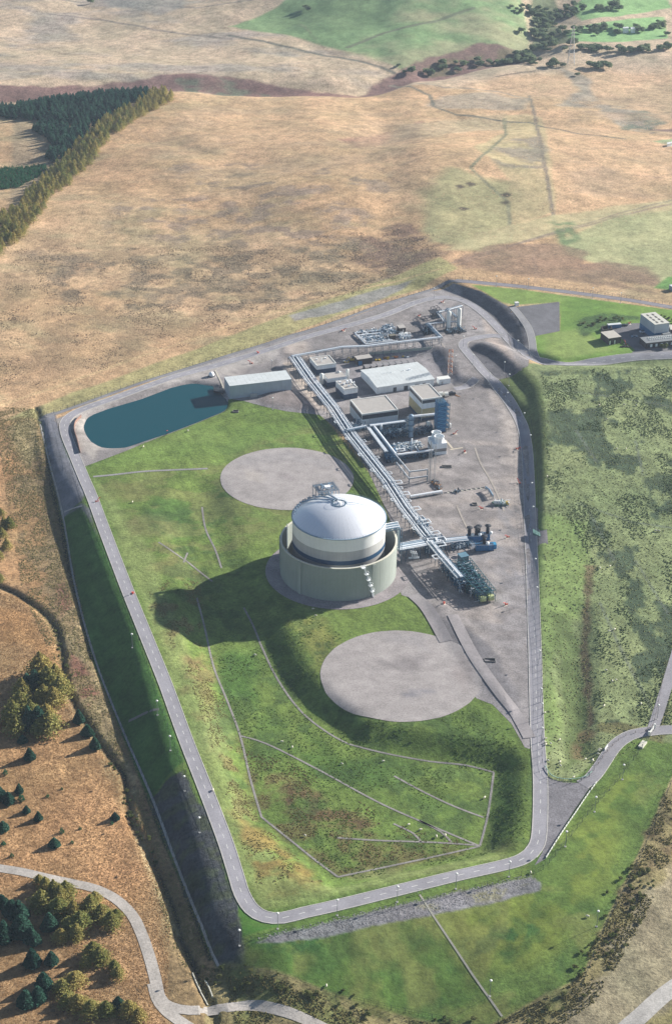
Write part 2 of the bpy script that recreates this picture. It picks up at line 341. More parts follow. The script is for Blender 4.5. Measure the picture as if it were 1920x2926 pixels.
reg('V', [(1010, 600), (1090, 560), (1266, 508), (1450, 470), (1700, 420), (1700, 445), (1480, 490), (1310, 540), (1200, 570), (1060, 600)], (.44, .385, .215), 6, 4, 20, .85, .3)
lin('V', [(1000, 612), (1100, 578), (1250, 530), (1400, 485), (1562, 438)], 3.2, (.26, .20, .15), 3, 1.2, 10, .8)
lin('V', [(1040, 608), (1200, 545), (1270, 520), (1400, 478), (1562, 428)], 2.0, (.27, .22, .16), 2, .6, 10, .8)
reg('V', [(1270, 560), (1400, 510), (1562, 470), (1700, 440), (1700, 700), (1562, 668), (1480, 640), (1300, 600)], (.35, .355, .185), 8, 6, 30, .95, .4)
reg('V', [(1250, 530), (1310, 515), (1320, 560), (1290, 575)], (.13, .20, .09), 8, 7, 14, .8, brk=(12, .4, .2))
reg('V', [(1020, 622), (1130, 580), (1240, 575), (1340, 585), (1330, 640), (1500, 680), (1200, 652), (1060, 640)], (.24, .16, .11), 6, 5, 14, .75, .5)
reg('V', [(1320, 620), (1380, 610), (1480, 620), (1500, 640), (1520, 668), (1330, 645)], (.23, .155, .11), 6, 5, 14, .75, .5)
reg('V', [(1500, 668), (1530, 640), (1700, 640), (1700, 690)], (.13, .25, .07), 3, 1, 10)
for c in [[(430, 350), (600, 330), (760, 345), (900, 300)], [(300, 520), (500, 545), (640, 540), (760, 590), (820, 600)], [(560, 480), (700, 500), (840, 560)], [(1270, 330), (1400, 380), (1562, 390)], [(1290, 430), (1420, 410), (1562, 372)], [(1210, 262), (1330, 300), (1480, 330)], [(250, 300), (330, 350), (520, 360), (700, 420)],
          [(900, 380), (1000, 350), (1080, 350)], [(820, 370), (900, 420), (1040, 430)], [(1220, 560), (1225, 640)], [(660, 60), (720, 120), (860, 160)], [(20, 130), (200, 160), (420, 150)], [(120, 205), (160, 228), (210, 222)], [(1330, 160), (1450, 175), (1562, 190)]]:
    lin('V', c, 2.0, (.25, .18, .13), 3, 1.6, 14, .4, .5)
reg('V', [(430, 260), (700, 235), (900, 260), (1000, 340), (800, 460), (500, 480), (300, 460), (330, 340)], (.36, .265, .165), 20, 18, 60, .6, .5, brk=(60, .52, .2, 2.2))
reg('V', [(1270, 200), (1700, 200), (1700, 430), (1300, 480)], (.37, .27, .175), 20, 18, 60, .6, .5, brk=(50, .52, .2, 2.2))
# --- strip of verge between moor and upper boundary
reg('V', [(0, 1003), (160, 935), (400, 840), (640, 745), (820, 680), (1000, 615), (1040, 640), (1000, 662), (870, 707), (640, 795), (500, 843), (330, 905), (85, 1000)], (.33, .30, .14), 3, 2, 20, .95, .55)
lin('V', [(-20, 975), (140, 915), (300, 850), (420, 805), (560, 750), (700, 705), (860, 660), (1000, 618)], 2.6, (.50, .36, .20), 2, .8, 14, .9)
reg('V', [(655, 745), (760, 715), (860, 680), (950, 660), (880, 700), (760, 740), (670, 758)], (.26, .25, .26), 3, 2, 12, .8, .4)
# --- left: bracken moor and brown slope
reg('V', [(-400, 990), (85, 1000), (145, 1220), (230, 1540), (300, 1700), (450, 2040), (540, 2255), (560, 2420), (-400, 2420)], (.34, .215, .11), 6, 3, 20, 1., .75)
reg('V', [(40, 1000), (85, 1000), (145, 1220), (230, 1540), (330, 1770), (300, 1760), (180, 1640), (140, 1480), (110, 1430), (60, 1250), (10, 1020)], (.21, .155, .085), 6, 5, 14, .9, .7)
reg('V', [(170, 1380), (230, 1540), (300, 1700), (400, 1930), (360, 1850), (260, 1740), (180, 1640), (150, 1490)], (.30, .235, .13), 5, 4, 10, .8, .7, brk=(9, .42, .2))
reg('V', [(165, 1500), (195, 1510), (240, 1600), (220, 1630), (185, 1590)], (.20, .085, .065), 4, 3, 8, .8, brk=(8, .4, .2))
reg('V', [(130, 1360), (150, 1340), (170, 1400), (150, 1420)], (.19, .09, .065), 4, 3, 8, .8)
reg('V', [(-200, 1380), (60, 1410), (140, 1500), (150, 1560), (80, 1500), (-200, 1430)], (.40, .225, .10), 6, 5, 16, .8, .6)
reg('V', [(-200, 1620), (100, 1650), (250, 1750), (320, 1900), (360, 2070), (200, 2070), (-200, 2010)], (.45, .265, .13), 8, 6, 20, .9, .7)
reg('V', [(20, 1070), (90, 1110), (120, 1300), (100, 1400), (20, 1320), (-40, 1100)], (.36, .21, .10), 8, 8, 12, .7, .6, brk=(14, .48, .2))
reg('V', [(20, 1000), (75, 1000), (90, 1060), (60, 1090), (30, 1050)], (.33, .27, .14), 6, 5, 12, .8)
reg('V', [(250, 1745), (290, 1740), (380, 1900), (450, 2060), (530, 2260), (560, 2420), (430, 2420), (400, 2100), (330, 1900)], (.22, .165, .085), 5, 3, 10, .85, .6)
LAYERS.append(('l', DIT1, (.028, .035, .02), 1.2, .3, 6, 1., .5, 'land', (None, 2.8)))
LAYERS.append(('l', DIT2, (.04, .042, .028), 1.2, .6, 5, .95, .5, 'land', (None, 2.2)))
lin('V', [(330, 1860), (350, 1960), (390, 2060), (440, 2180)], 3, (.36, .30, .17), 2, 1, 6, .7)
# --- inside the boundary: grass
reg('V', [(85, 1002), (145, 1215), (230, 1540), (300, 1700), (450, 2040), (520, 2200), (545, 2252), (610, 2262), (900, 2330), (1170, 2378), (1200, 2362), (1360, 2290), (1390, 2270), (1440, 2130), (1500, 2000), (1562, 1840), (1700, 1500), (1700, 1680), (1330, 1640), (1268, 1400), (1262, 1160), (1230, 1000), (1180, 870), (1040, 1380), (700, 960), (505, 938), (200, 1100)], GRS, 1.2, .3, 10, 1., .48, z=-3)
reg('V', [(505, 938), (740, 965), (860, 1100), (930, 1250), (1060, 1470), (1245, 1720), (1260, 1960), (1180, 1990), (640, 2125), (590, 2060), (250, 1200), (200, 1110), (430, 990)], (.128, .188, .044), 1.5, 0, 10, 1., .5)
reg('V', [(215, 1135), (250, 1150), (350, 1290), (440, 1500), (520, 1700), (600, 1900), (700, 2030), (810, 2050), (1150, 1965), (1200, 1975), (640, 2120), (595, 2060), (400, 1560), (300, 1330)], (.205, .255, .085), 5, 3, 14, .9, .5)  # paler green paints the sunlit look of the inner bank into the grass
reg('V', [(590, 1000), (740, 975), (840, 1080), (830, 1060), (560, 1060), (250, 1100), (200, 1105), (450, 1000)], (.14, .215, .05), 8, 6, 20, .8)
reg('V', [(360, 1400), (470, 1360), (500, 1520), (570, 1720), (620, 1900), (560, 1880), (470, 1640), (400, 1480)], (.20, .165, .07), 10, 9, 10, .75, .5, brk=(7, .54, .14, .7))
reg('V', [(300, 1200), (400, 1280), (500, 1340), (480, 1380), (400, 1370), (320, 1280)], (.21, .19, .08), 8, 7, 12, .6, brk=(10, .5, .2))
reg('V', [(430, 1540), (480, 1520), (520, 1560), (500, 1600), (440, 1590)], (.20, .14, .07), 8, 6, 10, .6, brk=(6, .45, .2))
reg('V', [(600, 1780), (700, 1790), (830, 1850), (1000, 1930), (1120, 1945), (820, 2030), (680, 1930), (630, 1880)], (.155, .125, .055), 6, 5, 14, .7, .55, brk=(9, .44, .22))
reg('V', [(680, 1800), (760, 1830), (900, 1890), (880, 1910), (780, 1880), (690, 1850)], (.14, .08, .05), 6, 6, 8, .7, .6, brk=(6, .45, .2))
reg('V', [(560, 1880), (640, 1920), (780, 2040), (760, 2070), (660, 2070), (600, 2000)], (.22, .14, .05), 8, 7, 12, .75, .5, brk=(9, .42, .22))
reg('V', [(600, 1600), (800, 1720), (1150, 1800), (1130, 1900), (900, 1820), (640, 1720)], (.060, .125, .026), 10, 10, 22, .7, .4, brk=(16, .48, .22))
reg('V', [(800, 1720), (1100, 1780), (1150, 1880), (1000, 1840), (870, 1800)], (.12, .165, .04), 8, 8, 20, .5, brk=(12, .5, .2))
reg('V', [(690, 1450), (760, 1440), (800, 1480), (760, 1560), (700, 1500)], (.19, .19, .055), 8, 6, 14, .7)
# outside slopes
reg('V', [(88, 1002), (122, 990), (150, 1080), (200, 1178), (192, 1195), (148, 1212), (112, 1100)], (.20, .20, .225), 1.5, .4, 8, 1., .3, z=-3)
reg('V', [(148, 1214), (190, 1200), (212, 1215), (222, 1260), (235, 1285), (200, 1220)], (.17, .17, .19), 1.5, 1, 6, .9, .3, z=-3)
reg('V', [(145, 1215), (190, 1212), (245, 1300), (390, 1650), (450, 1800), (372, 1855), (300, 1700), (230, 1540)], (.055, .135, .032), 1.2, .4, 10, .95, .4, z=-4)  # darker green adds painted shade to the slope turned from the sun
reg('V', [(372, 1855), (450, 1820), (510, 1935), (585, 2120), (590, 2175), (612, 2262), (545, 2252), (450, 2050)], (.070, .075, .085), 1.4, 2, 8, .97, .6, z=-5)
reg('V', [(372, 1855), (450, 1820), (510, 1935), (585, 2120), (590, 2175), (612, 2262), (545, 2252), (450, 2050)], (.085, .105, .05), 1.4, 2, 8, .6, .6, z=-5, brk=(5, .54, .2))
reg('V', [(585, 2110), (625, 2155), (690, 2165), (600, 2190)], (.07, .17, .03), 1, .3, 6, 1., .25, z=-2)
reg('V', [(620, 2205), (1040, 2130), (1070, 2180), (1200, 2350), (900, 2320), (610, 2255)], (.085, .155, .032), 4, 2, 12, .7, .35, z=-5)
reg('V', [(700, 2210), (850, 2180), (1030, 2150), (1060, 2200), (960, 2230), (800, 2230)], (.15, .18, .05), 10, 8, 20, .6, z=-5)
reg('V', [(1060, 2120), (1300, 2040), (1420, 1850), (1480, 1800), (1440, 2050), (1330, 2200), (1150, 2250)], (.19, .235, .045), 14, 10, 26, .75, .3, z=-3)
for q in [(1200, 2190, 55, 30), (1130, 2200, 30, 16), (720, 2220, 90, 22), (900, 2210, 60, 24), (1240, 2165, 30, 20)]:
    reg('V', [(q[0] - q[2], q[1]), (q[0] - q[2] * .5, q[1] - q[3]), (q[0] + q[2] * .6, q[1] - q[3]), (q[0] + q[2], q[1]), (q[0] + q[2] * .5, q[1] + q[3]), (q[0] - q[2] * .6, q[1] + q[3])], (.045, .12, .032), 5, 5, 8, .85, .4, z=-6, brk=(6, .5, .16))
# scrub beyond the bottom right fence
reg('V', [(545, 2255), (610, 2264), (900, 2332), (1170, 2380), (1365, 2292), (1395, 2270), (1445, 2130), (1505, 2000), (1562, 1850), (1700, 1600), (1900, 2900), (500, 2900), (520, 2300)], (.235, .20, .095), 1.6, 1, 8, 1., .7, z=-7)
reg('V', [(560, 2262), (900, 2340), (1170, 2385), (1365, 2300), (1300, 2420), (600, 2420)], (.13, .155, .05), 5, 4, 8, .75, .7, z=-7, brk=(9, .45, .2))
reg('V', [(1365, 2292), (1395, 2270), (1445, 2130), (1505, 2000), (1562, 1850), (1620, 1900), (1500, 2150), (1420, 2300)], (.16, .12, .065), 4, 4, 8, .8, .75, z=-4, brk=(9, .45, .2))
reg('V', [(1500, 2090), (1600, 1990), (1700, 2000), (1700, 2300), (1460, 2400), (1330, 2420), (1440, 2240)], (.30, .255, .17), 5, 5, 12, .85, .6, z=-4)
# broad mottling, worn patches and painted bank shade inside the basin grass
for (u_, v_, a_, b_, c_, o_) in [(300, 1170, 60, 25, (.17, .185, .06), .7), (400, 1220, 70, 50, (.075, .15, .035), .7), (520, 1180, 34, 50, (.055, .11, .03), .8), (350, 1250, 60, 30, (.21, .20, .085), .6), (600, 1060, 90, 25, (.11, .175, .045), .6), (450, 1030, 80, 20, (.15, .21, .055), .6), (620, 1230, 50, 60, (.16, .205, .06), .5), (760, 1420, 60, 18, (.17, .21, .06), .6), (560, 1560, 40, 60, (.075, .165, .035), .7), (640, 1690, 50, 40, (.08, .15, .035), .6),
                             (900, 1780, 120, 30, (.075, .14, .035), .7), (1060, 1850, 90, 26, (.105, .17, .04), .6), (1200, 1850, 26, 80, (.055, .115, .03), .6), (1190, 1680, 40, 20, (.14, .21, .05), .7), (520, 1720, 34, 70, (.20, .24, .09), .7), (700, 2080, 70, 18, (.23, .25, .085), .7), (950, 2020, 140, 16, (.17, .20, .075), .7), (1180, 1960, 50, 14, (.17, .18, .07), .6), (740, 1100, 60, 20, (.16, .22, .06), .5), (1020, 1440, 30, 16, (.17, .235, .07), .7)]:
    reg('V', [(u_ - a_, v_), (u_ - a_ * .6, v_ - b_ * .8), (u_, v_ - b_), (u_ + a_ * .7, v_ - b_ * .7), (u_ + a_, v_), (u_ + a_ * .6, v_ + b_ * .8), (u_, v_ + b_), (u_ - a_ * .7, v_ + b_ * .7)], c_, 9, 8, 16, o_, .4, z=-3)
reg('V', [(320, 1200), (480, 1190), (560, 1300), (740, 1440), (1240, 1740), (1255, 1950), (820, 2050), (600, 1950), (480, 1560)], (.055, .10, .03), 14, 8, 20, .6, .5, z=-4, brk=(9, .56, .12, .8))
reg('V', [(230, 1150), (480, 1100), (760, 980), (850, 1100), (560, 1300), (360, 1330)], (.20, .20, .075), 14, 8, 20, .5, .4, z=-3, brk=(12, .54, .14, 1.5))
reg('V', [(610, 2190), (1040, 2110), (1430, 1850), (1560, 1700), (1540, 1850), (1380, 2270), (1170, 2375), (620, 2262)], (.06, .125, .03), 10, 8, 20, .6, .4, z=-5, brk=(13, .54, .16))
reg('V', [(610, 2190), (1040, 2110), (1430, 1850), (1560, 1700), (1540, 1850), (1380, 2270), (1170, 2375), (620, 2262)], (.22, .22, .07), 10, 8, 20, .5, .3, z=-5, brk=(21, .56, .16))
reg('V', [(640, 2192), (700, 2172), (900, 2115), (1100, 2062), (1262, 2022), (1290, 2035), (1285, 2052), (1180, 2085), (1060, 2115), (880, 2155), (760, 2185), (680, 2195), (620, 2200)], (.215, .21, .22), 1.2, .8, 6, 1., .6, th=1)
reg('V', [(1000, 2100), (1200, 2040), (1270, 2035), (1200, 2070), (1050, 2110)], (.27, .26, .12), 3, 3, 8, .6, .6, th=1, brk=(7, .5, .2))
# --- meadow on the right
reg('V', [(1200, 842), (1300, 835), (1450, 815), (1700, 790), (1700, 1690), (1490, 1675), (1430, 1690), (1380, 1755), (1330, 1790), (1290, 1780), (1270, 1650), (1262, 1300), (1256, 1200), (1245, 1080), (1230, 1000), (1180, 870)], (.215, .255, .115), 2, .4, 10, 1., .5, z=4)
reg('V', [(1255, 1180), (1370, 1200), (1370, 1400), (1300, 1420), (1310, 1700), (1280, 1740), (1262, 1400)], (.20, .285, .085), 8, 6, 20, .75, .3, z=4)
reg('V', [(1245, 860), (1562, 830), (1700, 830), (1700, 1640), (1400, 1640), (1390, 1300), (1270, 1120)], (.05, .078, .045), 10, 8, 30, .92, .5, z=4, brk=(14, .585, .07, .55))
reg('V', [(1450, 1100), (1562, 1060), (1700, 1050), (1700, 1220), (1562, 1210), (1480, 1180)], (.085, .115, .055), 8, 8, 20, .45, .5, z=4, brk=(18, .5, .12, 1.3))
reg('V', [(1205, 846), (1245, 892), (1262, 960), (1264, 1160), (1245, 1150), (1232, 1020), (1190, 940), (1130, 872)], (.10, .135, .045), 4, 3, 12, .95, .4, z=3)  # bank shade beside the road, put into the grass colour
reg('V', [(1290, 1400), (1335, 1380), (1365, 1500), (1390, 1640), (1395, 1700), (1340, 1750), (1325, 1600)], (.085, .12, .04), 5, 3, 12, .85, .4, z=4)
reg('V', [(1362, 1290), (1385, 1290), (1380, 1480), (1400, 1640), (1385, 1650), (1362, 1480)], (.12, .085, .05), 2.5, 2, 6, .85, .7, z=4)
reg('V', [(1340, 1690), (1390, 1640), (1400, 1690), (1370, 1730), (1350, 1720)], (.17, .11, .06), 5, 5, 8, .7, z=4, brk=(7, .45, .2))
reg('V', [(1400, 1640), (1540, 1655), (1562, 1500), (1580, 1500), (1560, 1690), (1480, 1672), (1410, 1665)], (.13, .12, .05), 2, 2, 8, .8, .6, z=3)
for c in [[(1470, 1000), (1490, 1080)], [(1330, 980), (1380, 1050)], [(1370, 1170), (1430, 1280)], [(1400, 1380), (1460, 1500), (1540, 1640)], [(1480, 1280), (1560, 1400)], [(1300, 890), (1420, 900), (1562, 920)], [(1340, 1150), (1470, 1190), (1562, 1200)]]:
    lin('V', c, 1.3, (.13, .15, .12), .8, .2, 6, .8)
# --- office grass
reg('V', [(1075, 652), (1200, 660), (1562, 695), (1700, 710), (1700, 775), (1562, 790), (1450, 800), (1290, 822), (1240, 818), (1222, 800), (1228, 765), (1285, 752), (1282, 684), (1180, 695), (1150, 690)], (.15, .25, .05), 1.2, .3, 10, 1., .3, z=8)
reg('V', [(1240, 765), (1330, 745), (1400, 790), (1300, 815), (1250, 810)], (.21, .27, .08), 8, 8, 20, .7, z=8)
reg('V', [(1075, 652), (1200, 660), (1300, 672), (1260, 690), (1150, 690)], (.20, .27, .075), 8, 6, 20, .6, z=8)
reg('V', [(1330, 720), (1400, 705), (1470, 712), (1440, 740), (1370, 745), (1340, 765), (1325, 745)], (.06, .11, .035), 5, 4, 8, .9, .7, z=8, brk=(8, .35, .2))
# --- gravel colouring
def yr(s, pts, col, soft=3, nz=1.5, ns=10, op=.8, **k): reg(s, pts, col, soft, nz, ns, op, on='gravel', th=1, **k)
yr('V', [(100, 1000), (1030, 640), (1240, 800), (1260, 1740), (1040, 1500), (900, 1200), (700, 960), (200, 1120)], (.21, .19, .185), 20, 10, 60, .8, brk=(38, .48, .16))
yr('V', [(640, 800), (700, 800), (720, 860), (770, 960), (700, 940), (660, 870)], (.44, .375, .33), 6, 3, 12, .9)
yr('V', [(120, 1000), (330, 905), (500, 850), (640, 800), (640, 830), (510, 880), (330, 920), (185, 990), (170, 1030)], (.40, .365, .34), 4, 3, 16, .8)
yr('V', [(1130, 900), (1195, 960), (1215, 1050), (1220, 1180), (1180, 1180), (1170, 1000)], (.43, .375, .335), 10, 6, 20, .8)
yr('V', [(1100, 690), (1150, 780), (1200, 850), (1160, 830), (1110, 770)], (.46, .38, .33), 3, 2, 10, .7)
yr('V', [(950, 1060), (1180, 1060), (1200, 1130), (1160, 1210), (950, 1220)], (.33, .295, .28), 20, 10, 30, .7)
for c in [(1000, 1070, 40, 18), (1095, 1045, 40, 14), (1070, 1170, 60, 24), (1080, 1120, 36, 14), (1170, 1090, 26, 12), (1110, 1300, 50, 16), (920, 740, 60, 20), (850, 745, 30, 12)]:
    yr('V', [(c[0] - c[2], c[1]), (c[0], c[1] - c[3]), (c[0] + c[2], c[1]), (c[0], c[1] + c[3])], (.24, .215, .205), 8, 5, 12, .7)
yr('V', [(940, 1020), (1200, 1020), (1225, 1200), (1240, 1500), (1060, 1400), (960, 1230)], (.20, .18, .175), 10, 8, 30, .8, brk=(14, .56, .12, 1.6))
yr('V', [(940, 1020), (1200, 1020), (1225, 1200), (1240, 1500), (1060, 1400), (960, 1230)], (.38, .33, .30), 10, 8, 30, .7, brk=(19, .57, .12, 1.6))
yr('V', [(760, 700), (1040, 670), (1120, 760), (1000, 790), (700, 820)], (.21, .195, .19), 10, 8, 30, .8, brk=(16, .52, .14, 1.6))
yr('V', [(1160, 1290), (1215, 1290), (1225, 1340), (1180, 1350)], (.22, .21, .22), 5, 4, 10, .8, brk=(6, .45, .15, .4))
yr('V', [(1140, 1160), (1215, 1160), (1220, 1230), (1190, 1240)], (.22, .21, .215), 5, 4, 10, .8, brk=(6, .45, .15, .4))
yr('V', [(700, 840), (1000, 800), (1060, 870), (1000, 900), (840, 900), (720, 870)], (.24, .225, .235), 6, 4, 20, .8)
yr('V', [(1040, 650), (1100, 667), (1160, 700), (1205, 745), (1218, 790), (1196, 788), (1130, 740), (1065, 690)], (.115, .11, .12), 3, 1, 10, .9)  # dark tone is painted shade of the bank below the office grass
yr('V', [(1062, 796), (1112, 787), (1155, 806), (1200, 846), (1125, 870), (1085, 832)], (.10, .098, .11), 3, 1, 10, .9)  # shaded face of the mound, painted as darker gravel
yr('V', [(1002, 797), (1030, 800), (1052, 850), (1052, 872), (1035, 850)], (.11, .105, .115), 2, 1, 10, .85)  # gravel darkened to paint the shade on this short bank
yr('V', [(590, 945), (605, 905), (670, 900), (715, 935), (735, 962)], (.22, .185, .175), 3, 1, 10, .8)
yr('V', [(1035, 1430), (1100, 1450), (1170, 1510), (1215, 1600), (1232, 1650), (1205, 1640), (1120, 1560)], (.125, .12, .13), 4, 2, 14, .9)
yr('V', [(160, 990), (200, 985), (190, 1040), (230, 1060), (215, 1090), (180, 1060)], (.42, .38, .34), 3, 1, 10, .7)
for c in [(430, 460, 80, 25), (880, 440, 90, 45), (640, 465, 50, 24), (950, 650, 70, 8), (900, 250, 100, 40), (1300, 440, 80, 60)]:
    pass
# ------------------------------------------------------------------ drape helpers
CUT = []
def wear(x, y, amp=.16, ang=.5, along=26., across=1.6):
    u = x * math.cos(ang) + y * math.sin(ang); v = -x * math.sin(ang) + y * math.cos(ang)
    return 1 + amp * 2 * (vn(u / along, v / across, 1., 71) - .5) + amp * 2 * (fbm(x, y, 6, 73, 3) - .5)
def drape(name, poly, m, base, alpha, lift=.05, step=3., label=None, on='gravel', cut=True, zc=None, flat=None):
    poly = np.asarray(poly, float)
    # densify the rim
    rim = []
    for a, b in zip(poly, np.roll(poly, -1, 0)):
        k = max(1, int(np.hypot(*(b - a)) / step))
        for i in range(k): rim.append(a + (b - a) * i / k)
    rim = np.array(rim)
    gx = np.arange(poly[:, 0].min(), poly[:, 0].max(), step); gy = np.arange(poly[:, 1].min(), poly[:, 1].max(), step)
    X, Y = np.meshgrid(gx, gy); X = X.ravel(); Y = Y.ravel()
    s = sdist(X, Y, poly, 5.); X = X[s > step * .4]; Y = Y[s > step * .4]
    vs = [Vector(p) for p in rim] + [Vector((a, b)) for a, b in zip(X, Y)]
    n = len(rim); r = delaunay_2d_cdt(vs, [], [list(range(n))], 1, 1e-4)
    vv = np.array([(p.x, p.y) for p in r[0]]); z = (hz(vv[:, 0], vv[:, 1]) + lift) if flat is None else np.full(len(vv), flat)
    me = bpy.data.meshes.new(name); me.from_pydata(np.column_stack([vv, z]).tolist(), [], [tuple(f) for f in r[2]])
    # make faces look up
    me.update()
    if len(me.polygons) and me.polygons[0].normal.z < 0: me.flip_normals()
    me.materials.append(m)
    if base is not None:
        C, A = colour(vv[:, 0], vv[:, 1], on, base, alpha); C = C * wear(vv[:, 0], vv[:, 1], (.16 if on == 'gravel' else .09), 1.15 if on == 'gravel' else .3)[:, None]
        at = me.color_attributes.new('Col', 'FLOAT_COLOR', 'POINT'); at.data.foreach_set('color', np.column_stack([C, A]).astype('f').ravel())
    me.polygons.foreach_set('use_smooth', [True] * len(me.polygons))
    o = bpy.data.objects.new(name, me); COL.objects.link(o); tag(o, kind='structure')
    if cut: CUT.append(poly)
    return o
def smooth_line(P, step=3.0, closed=False):
    P = [np.array(p[:2], float) for p in P]; out = []
    n = len(P)
    for i in range(n - 1):
        a = P[max(i - 1, 0)]; b = P[i]; c = P[i + 1]; d = P[min(i + 2, n - 1)]
        k = max(2, int(np.hypot(*(c - b)) / step))
        for j in range(k):
            t = j / k; out.append(.5 * (2 * b + (c - a) * t + (2 * a - 5 * b + 4 * c - d) * t * t + (3 * b - a - 3 * c + d) * t ** 3))
    out.append(P[-1]); return np.array(out)
def offs(L, d):
    t = np.gradient(L, axis=0); t /= np.hypot(t[:, 0], t[:, 1])[:, None] + 1e-9
    return L + np.column_stack([-t[:, 1], t[:, 0]]) * d
def ribbon(name, L, width, m, base=None, alpha=.3, lift=.1, thick=0., parent=None, on='road', cut=False, cols=None, kind='structure', tilt=False):
    cols = cols or max(1, int(round(width / 1.1)))
    rows = [offs(L, d) for d in np.linspace(width / 2, -width / 2, cols + 1)]
    V = []; F = []
    Z = [hz(r[:, 0], r[:, 1]) + lift for r in rows]
    n = len(L)
    for r, z in zip(rows, Z): V += np.column_stack([r, z]).tolist()
    for c in range(cols):
        for i in range(n - 1): F.append((c * n + i, (c + 1) * n + i, (c + 1) * n + i + 1, c * n + i + 1))
    if thick:
        b = len(V); V += np.column_stack([rows[0], Z[0] - thick]).tolist() + np.column_stack([rows[-1], Z[-1] - thick]).tolist()
        for i in range(n - 1):
            F.append((i, i + 1, b + i + 1, b + i)); k = cols * n; F.append((k + i + 1, k + i, b + n + i, b + n + i + 1))
    me = bpy.data.meshes.new(name); me.from_pydata(V, [], F); me.materials.append(m); me.update()
    if me.polygons[0].normal.z < 0: me.flip_normals()
    if base is not None:
        va = np.array(V); C, A = colour(va[:, 0], va[:, 1], on, base, alpha); C = C * (1 + .30 * (fbm(va[:, 0], va[:, 1], 9, 83, 3) - .5) + .18 * (vn(va[:, 0], va[:, 1], 2.2, 85) - .5))[:, None]
        at = me.color_attributes.new('Col', 'FLOAT_COLOR', 'POINT'); at.data.foreach_set('color', np.column_stack([C, A]).astype('f').ravel())
    o = bpy.data.objects.new(name, me); COL.objects.link(o)
    if parent is not None: o.parent = parent
    elif kind: tag(o, kind=kind)
    if cut: CUT.append(np.vstack([rows[0], rows[-1][::-1]]))
    return o

# ------------------------------------------------------------------ roads, yards, pads
yard = W(K('V', (118, 1000), (260, 935), (400, 880), (520, 838), (640, 788), (800, 738), (950, 676), (1035, 650), (1100, 666), (1162, 698), (1207, 745), (1219, 800), (1215, 835), (1200, 846), (1175, 862), (1140, 872), (1180, 905), (1212, 960), (1226, 1050), (1234, 1200), (1243, 1350), (1250, 1500), (1256, 1640), (1250, 1725),
       (1238, 1722), (1205, 1668), (1160, 1625), (1122, 1612), (1070, 1540), (1040, 1475), (1005, 1420), (975, 1388), (940, 1378), (925, 1340), (925, 1262), (905, 1198), (882, 1150), (852, 1092), (822, 1046), (780, 1000), (735, 966), (655, 960), (600, 950), (560, 940), (522, 938)) + K('x', (1420, 352), (1200, 456), (1000, 541), (850, 602), (700, 672), (390, 802), (370, 790), (345, 720), (260, 560)))
drape('gravel_yard', yard, GR, GRAV, .5, .06, 3.0)
C1 = np.array((-27.7, 850.2)); C2 = np.array((31.3, 657.8)); CT = np.array((1.6, 750.0))
def disc(c, r, n=72): return np.array([(c[0] + r * math.cos(t), c[1] + r * math.sin(t)) for t in np.linspace(0, 2 * math.pi, n, endpoint=False)])
def stain(c, pts, col, op=.7):
    regw([(c[0] + a, c[1] + b) for a, b in pts], col, 4, 2.5, 7, op, on='pad')
stain(C2, [(-10, 10), (-3, 4), (6, 3), (12, 6), (12, 15), (3, 16), (-4, 10)], (.20, .18, .18))
stain(C2, [(0, -18), (14, -14), (14, -12), (0, -16)], (.17, .17, .20))
stain(C2, [(-8, 28), (4, 26), (14, 20), (10, 34), (-4, 36)], (.27, .25, .25))
stain(C2, [(24, 0), (30, -14), (34, 0), (30, 18)], (.28, .245, .235))
stain(C1, [(-30, 14), (0, 22), (24, 12), (26, 20), (0, 34), (-28, 24)], (.31, .29, .29), .5); stain(C1, [(-3, 2), (3, -3), (4, 0), (0, 5)], (.25, .22, .22)); stain(C1, [(-25, -2), (-12, -8), (-14, 6), (-24, 10)], (.42, .375, .34), .6)
for c, r, s in ((C1, 37.3, 1), (C2, 37.2, 2)):
    dc = disc(c, r, 120); dc = c + (dc - c) * (1 + .022 * (fbm(dc[:, 0], dc[:, 1], 9, 90 + s, 3) - .5)[:, None]); drape('gravel_pad', dc, GR, (.335, .305, .295), .32, .12, 3.0, on='pad')
ap = drape('tank_apron', disc(CT, 37.0), GR, (.285, .255, .26), .4, .16, 3.0, on='pad')
DOFF = W(K('V', (1180, 700), (1282, 684), (1285, 752), (1230, 765), (1222, 790), (1206, 745), (1190, 722)))
drape('paved_compound', DOFF, GR, (.14, .138, .15), .3, .10, 3.0)
drape('office_forecourt', W(K('V', (1405, 742), (1430, 730), (1478, 726), (1500, 735), (1562, 742), (1700, 750), (1700, 795), (1562, 790), (1480, 797), (1450, 800), (1462, 790), (1430, 765), (1410, 755))), GR, (.16, .155, .165), .2, .10, 3.0)
drape('plant_paving', W(K('p', (270, 270), (330, 190), (640, 160), (960, 215), (925, 320), (1000, 430), (1140, 610), (1000, 640), (900, 655), (840, 690), (640, 700), (480, 520))), GR, (.125, .125, .14), .4, .10, 3.0)
drape('plant_paving', W(K('n', (120, 640), (430, 620), (880, 560), (1200, 470), (1360, 640), (1130, 730), (640, 800), (560, 760), (400, 790))), GR, (.15, .145, .155), .4, .10, 3.0)
drape('verge_paving', W(K('l', (255, 1370), (290, 1380), (300, 1560), (375, 1560), (390, 1690), (300, 1710), (262, 1700), (250, 1560))), GR, (.25, .235, .24), .3, .10, 3.0)
drape('lay_by', W(K('j', (520, 1440), (600, 1500), (700, 1525), (850, 1525), (920, 1490), (985, 1480), (900, 1600), (780, 1790), (640, 2040), (570, 2180), (480, 2240), (545, 2120), (548, 1900))), GR, (.19, .182, .195), .5, .08, 3.0)

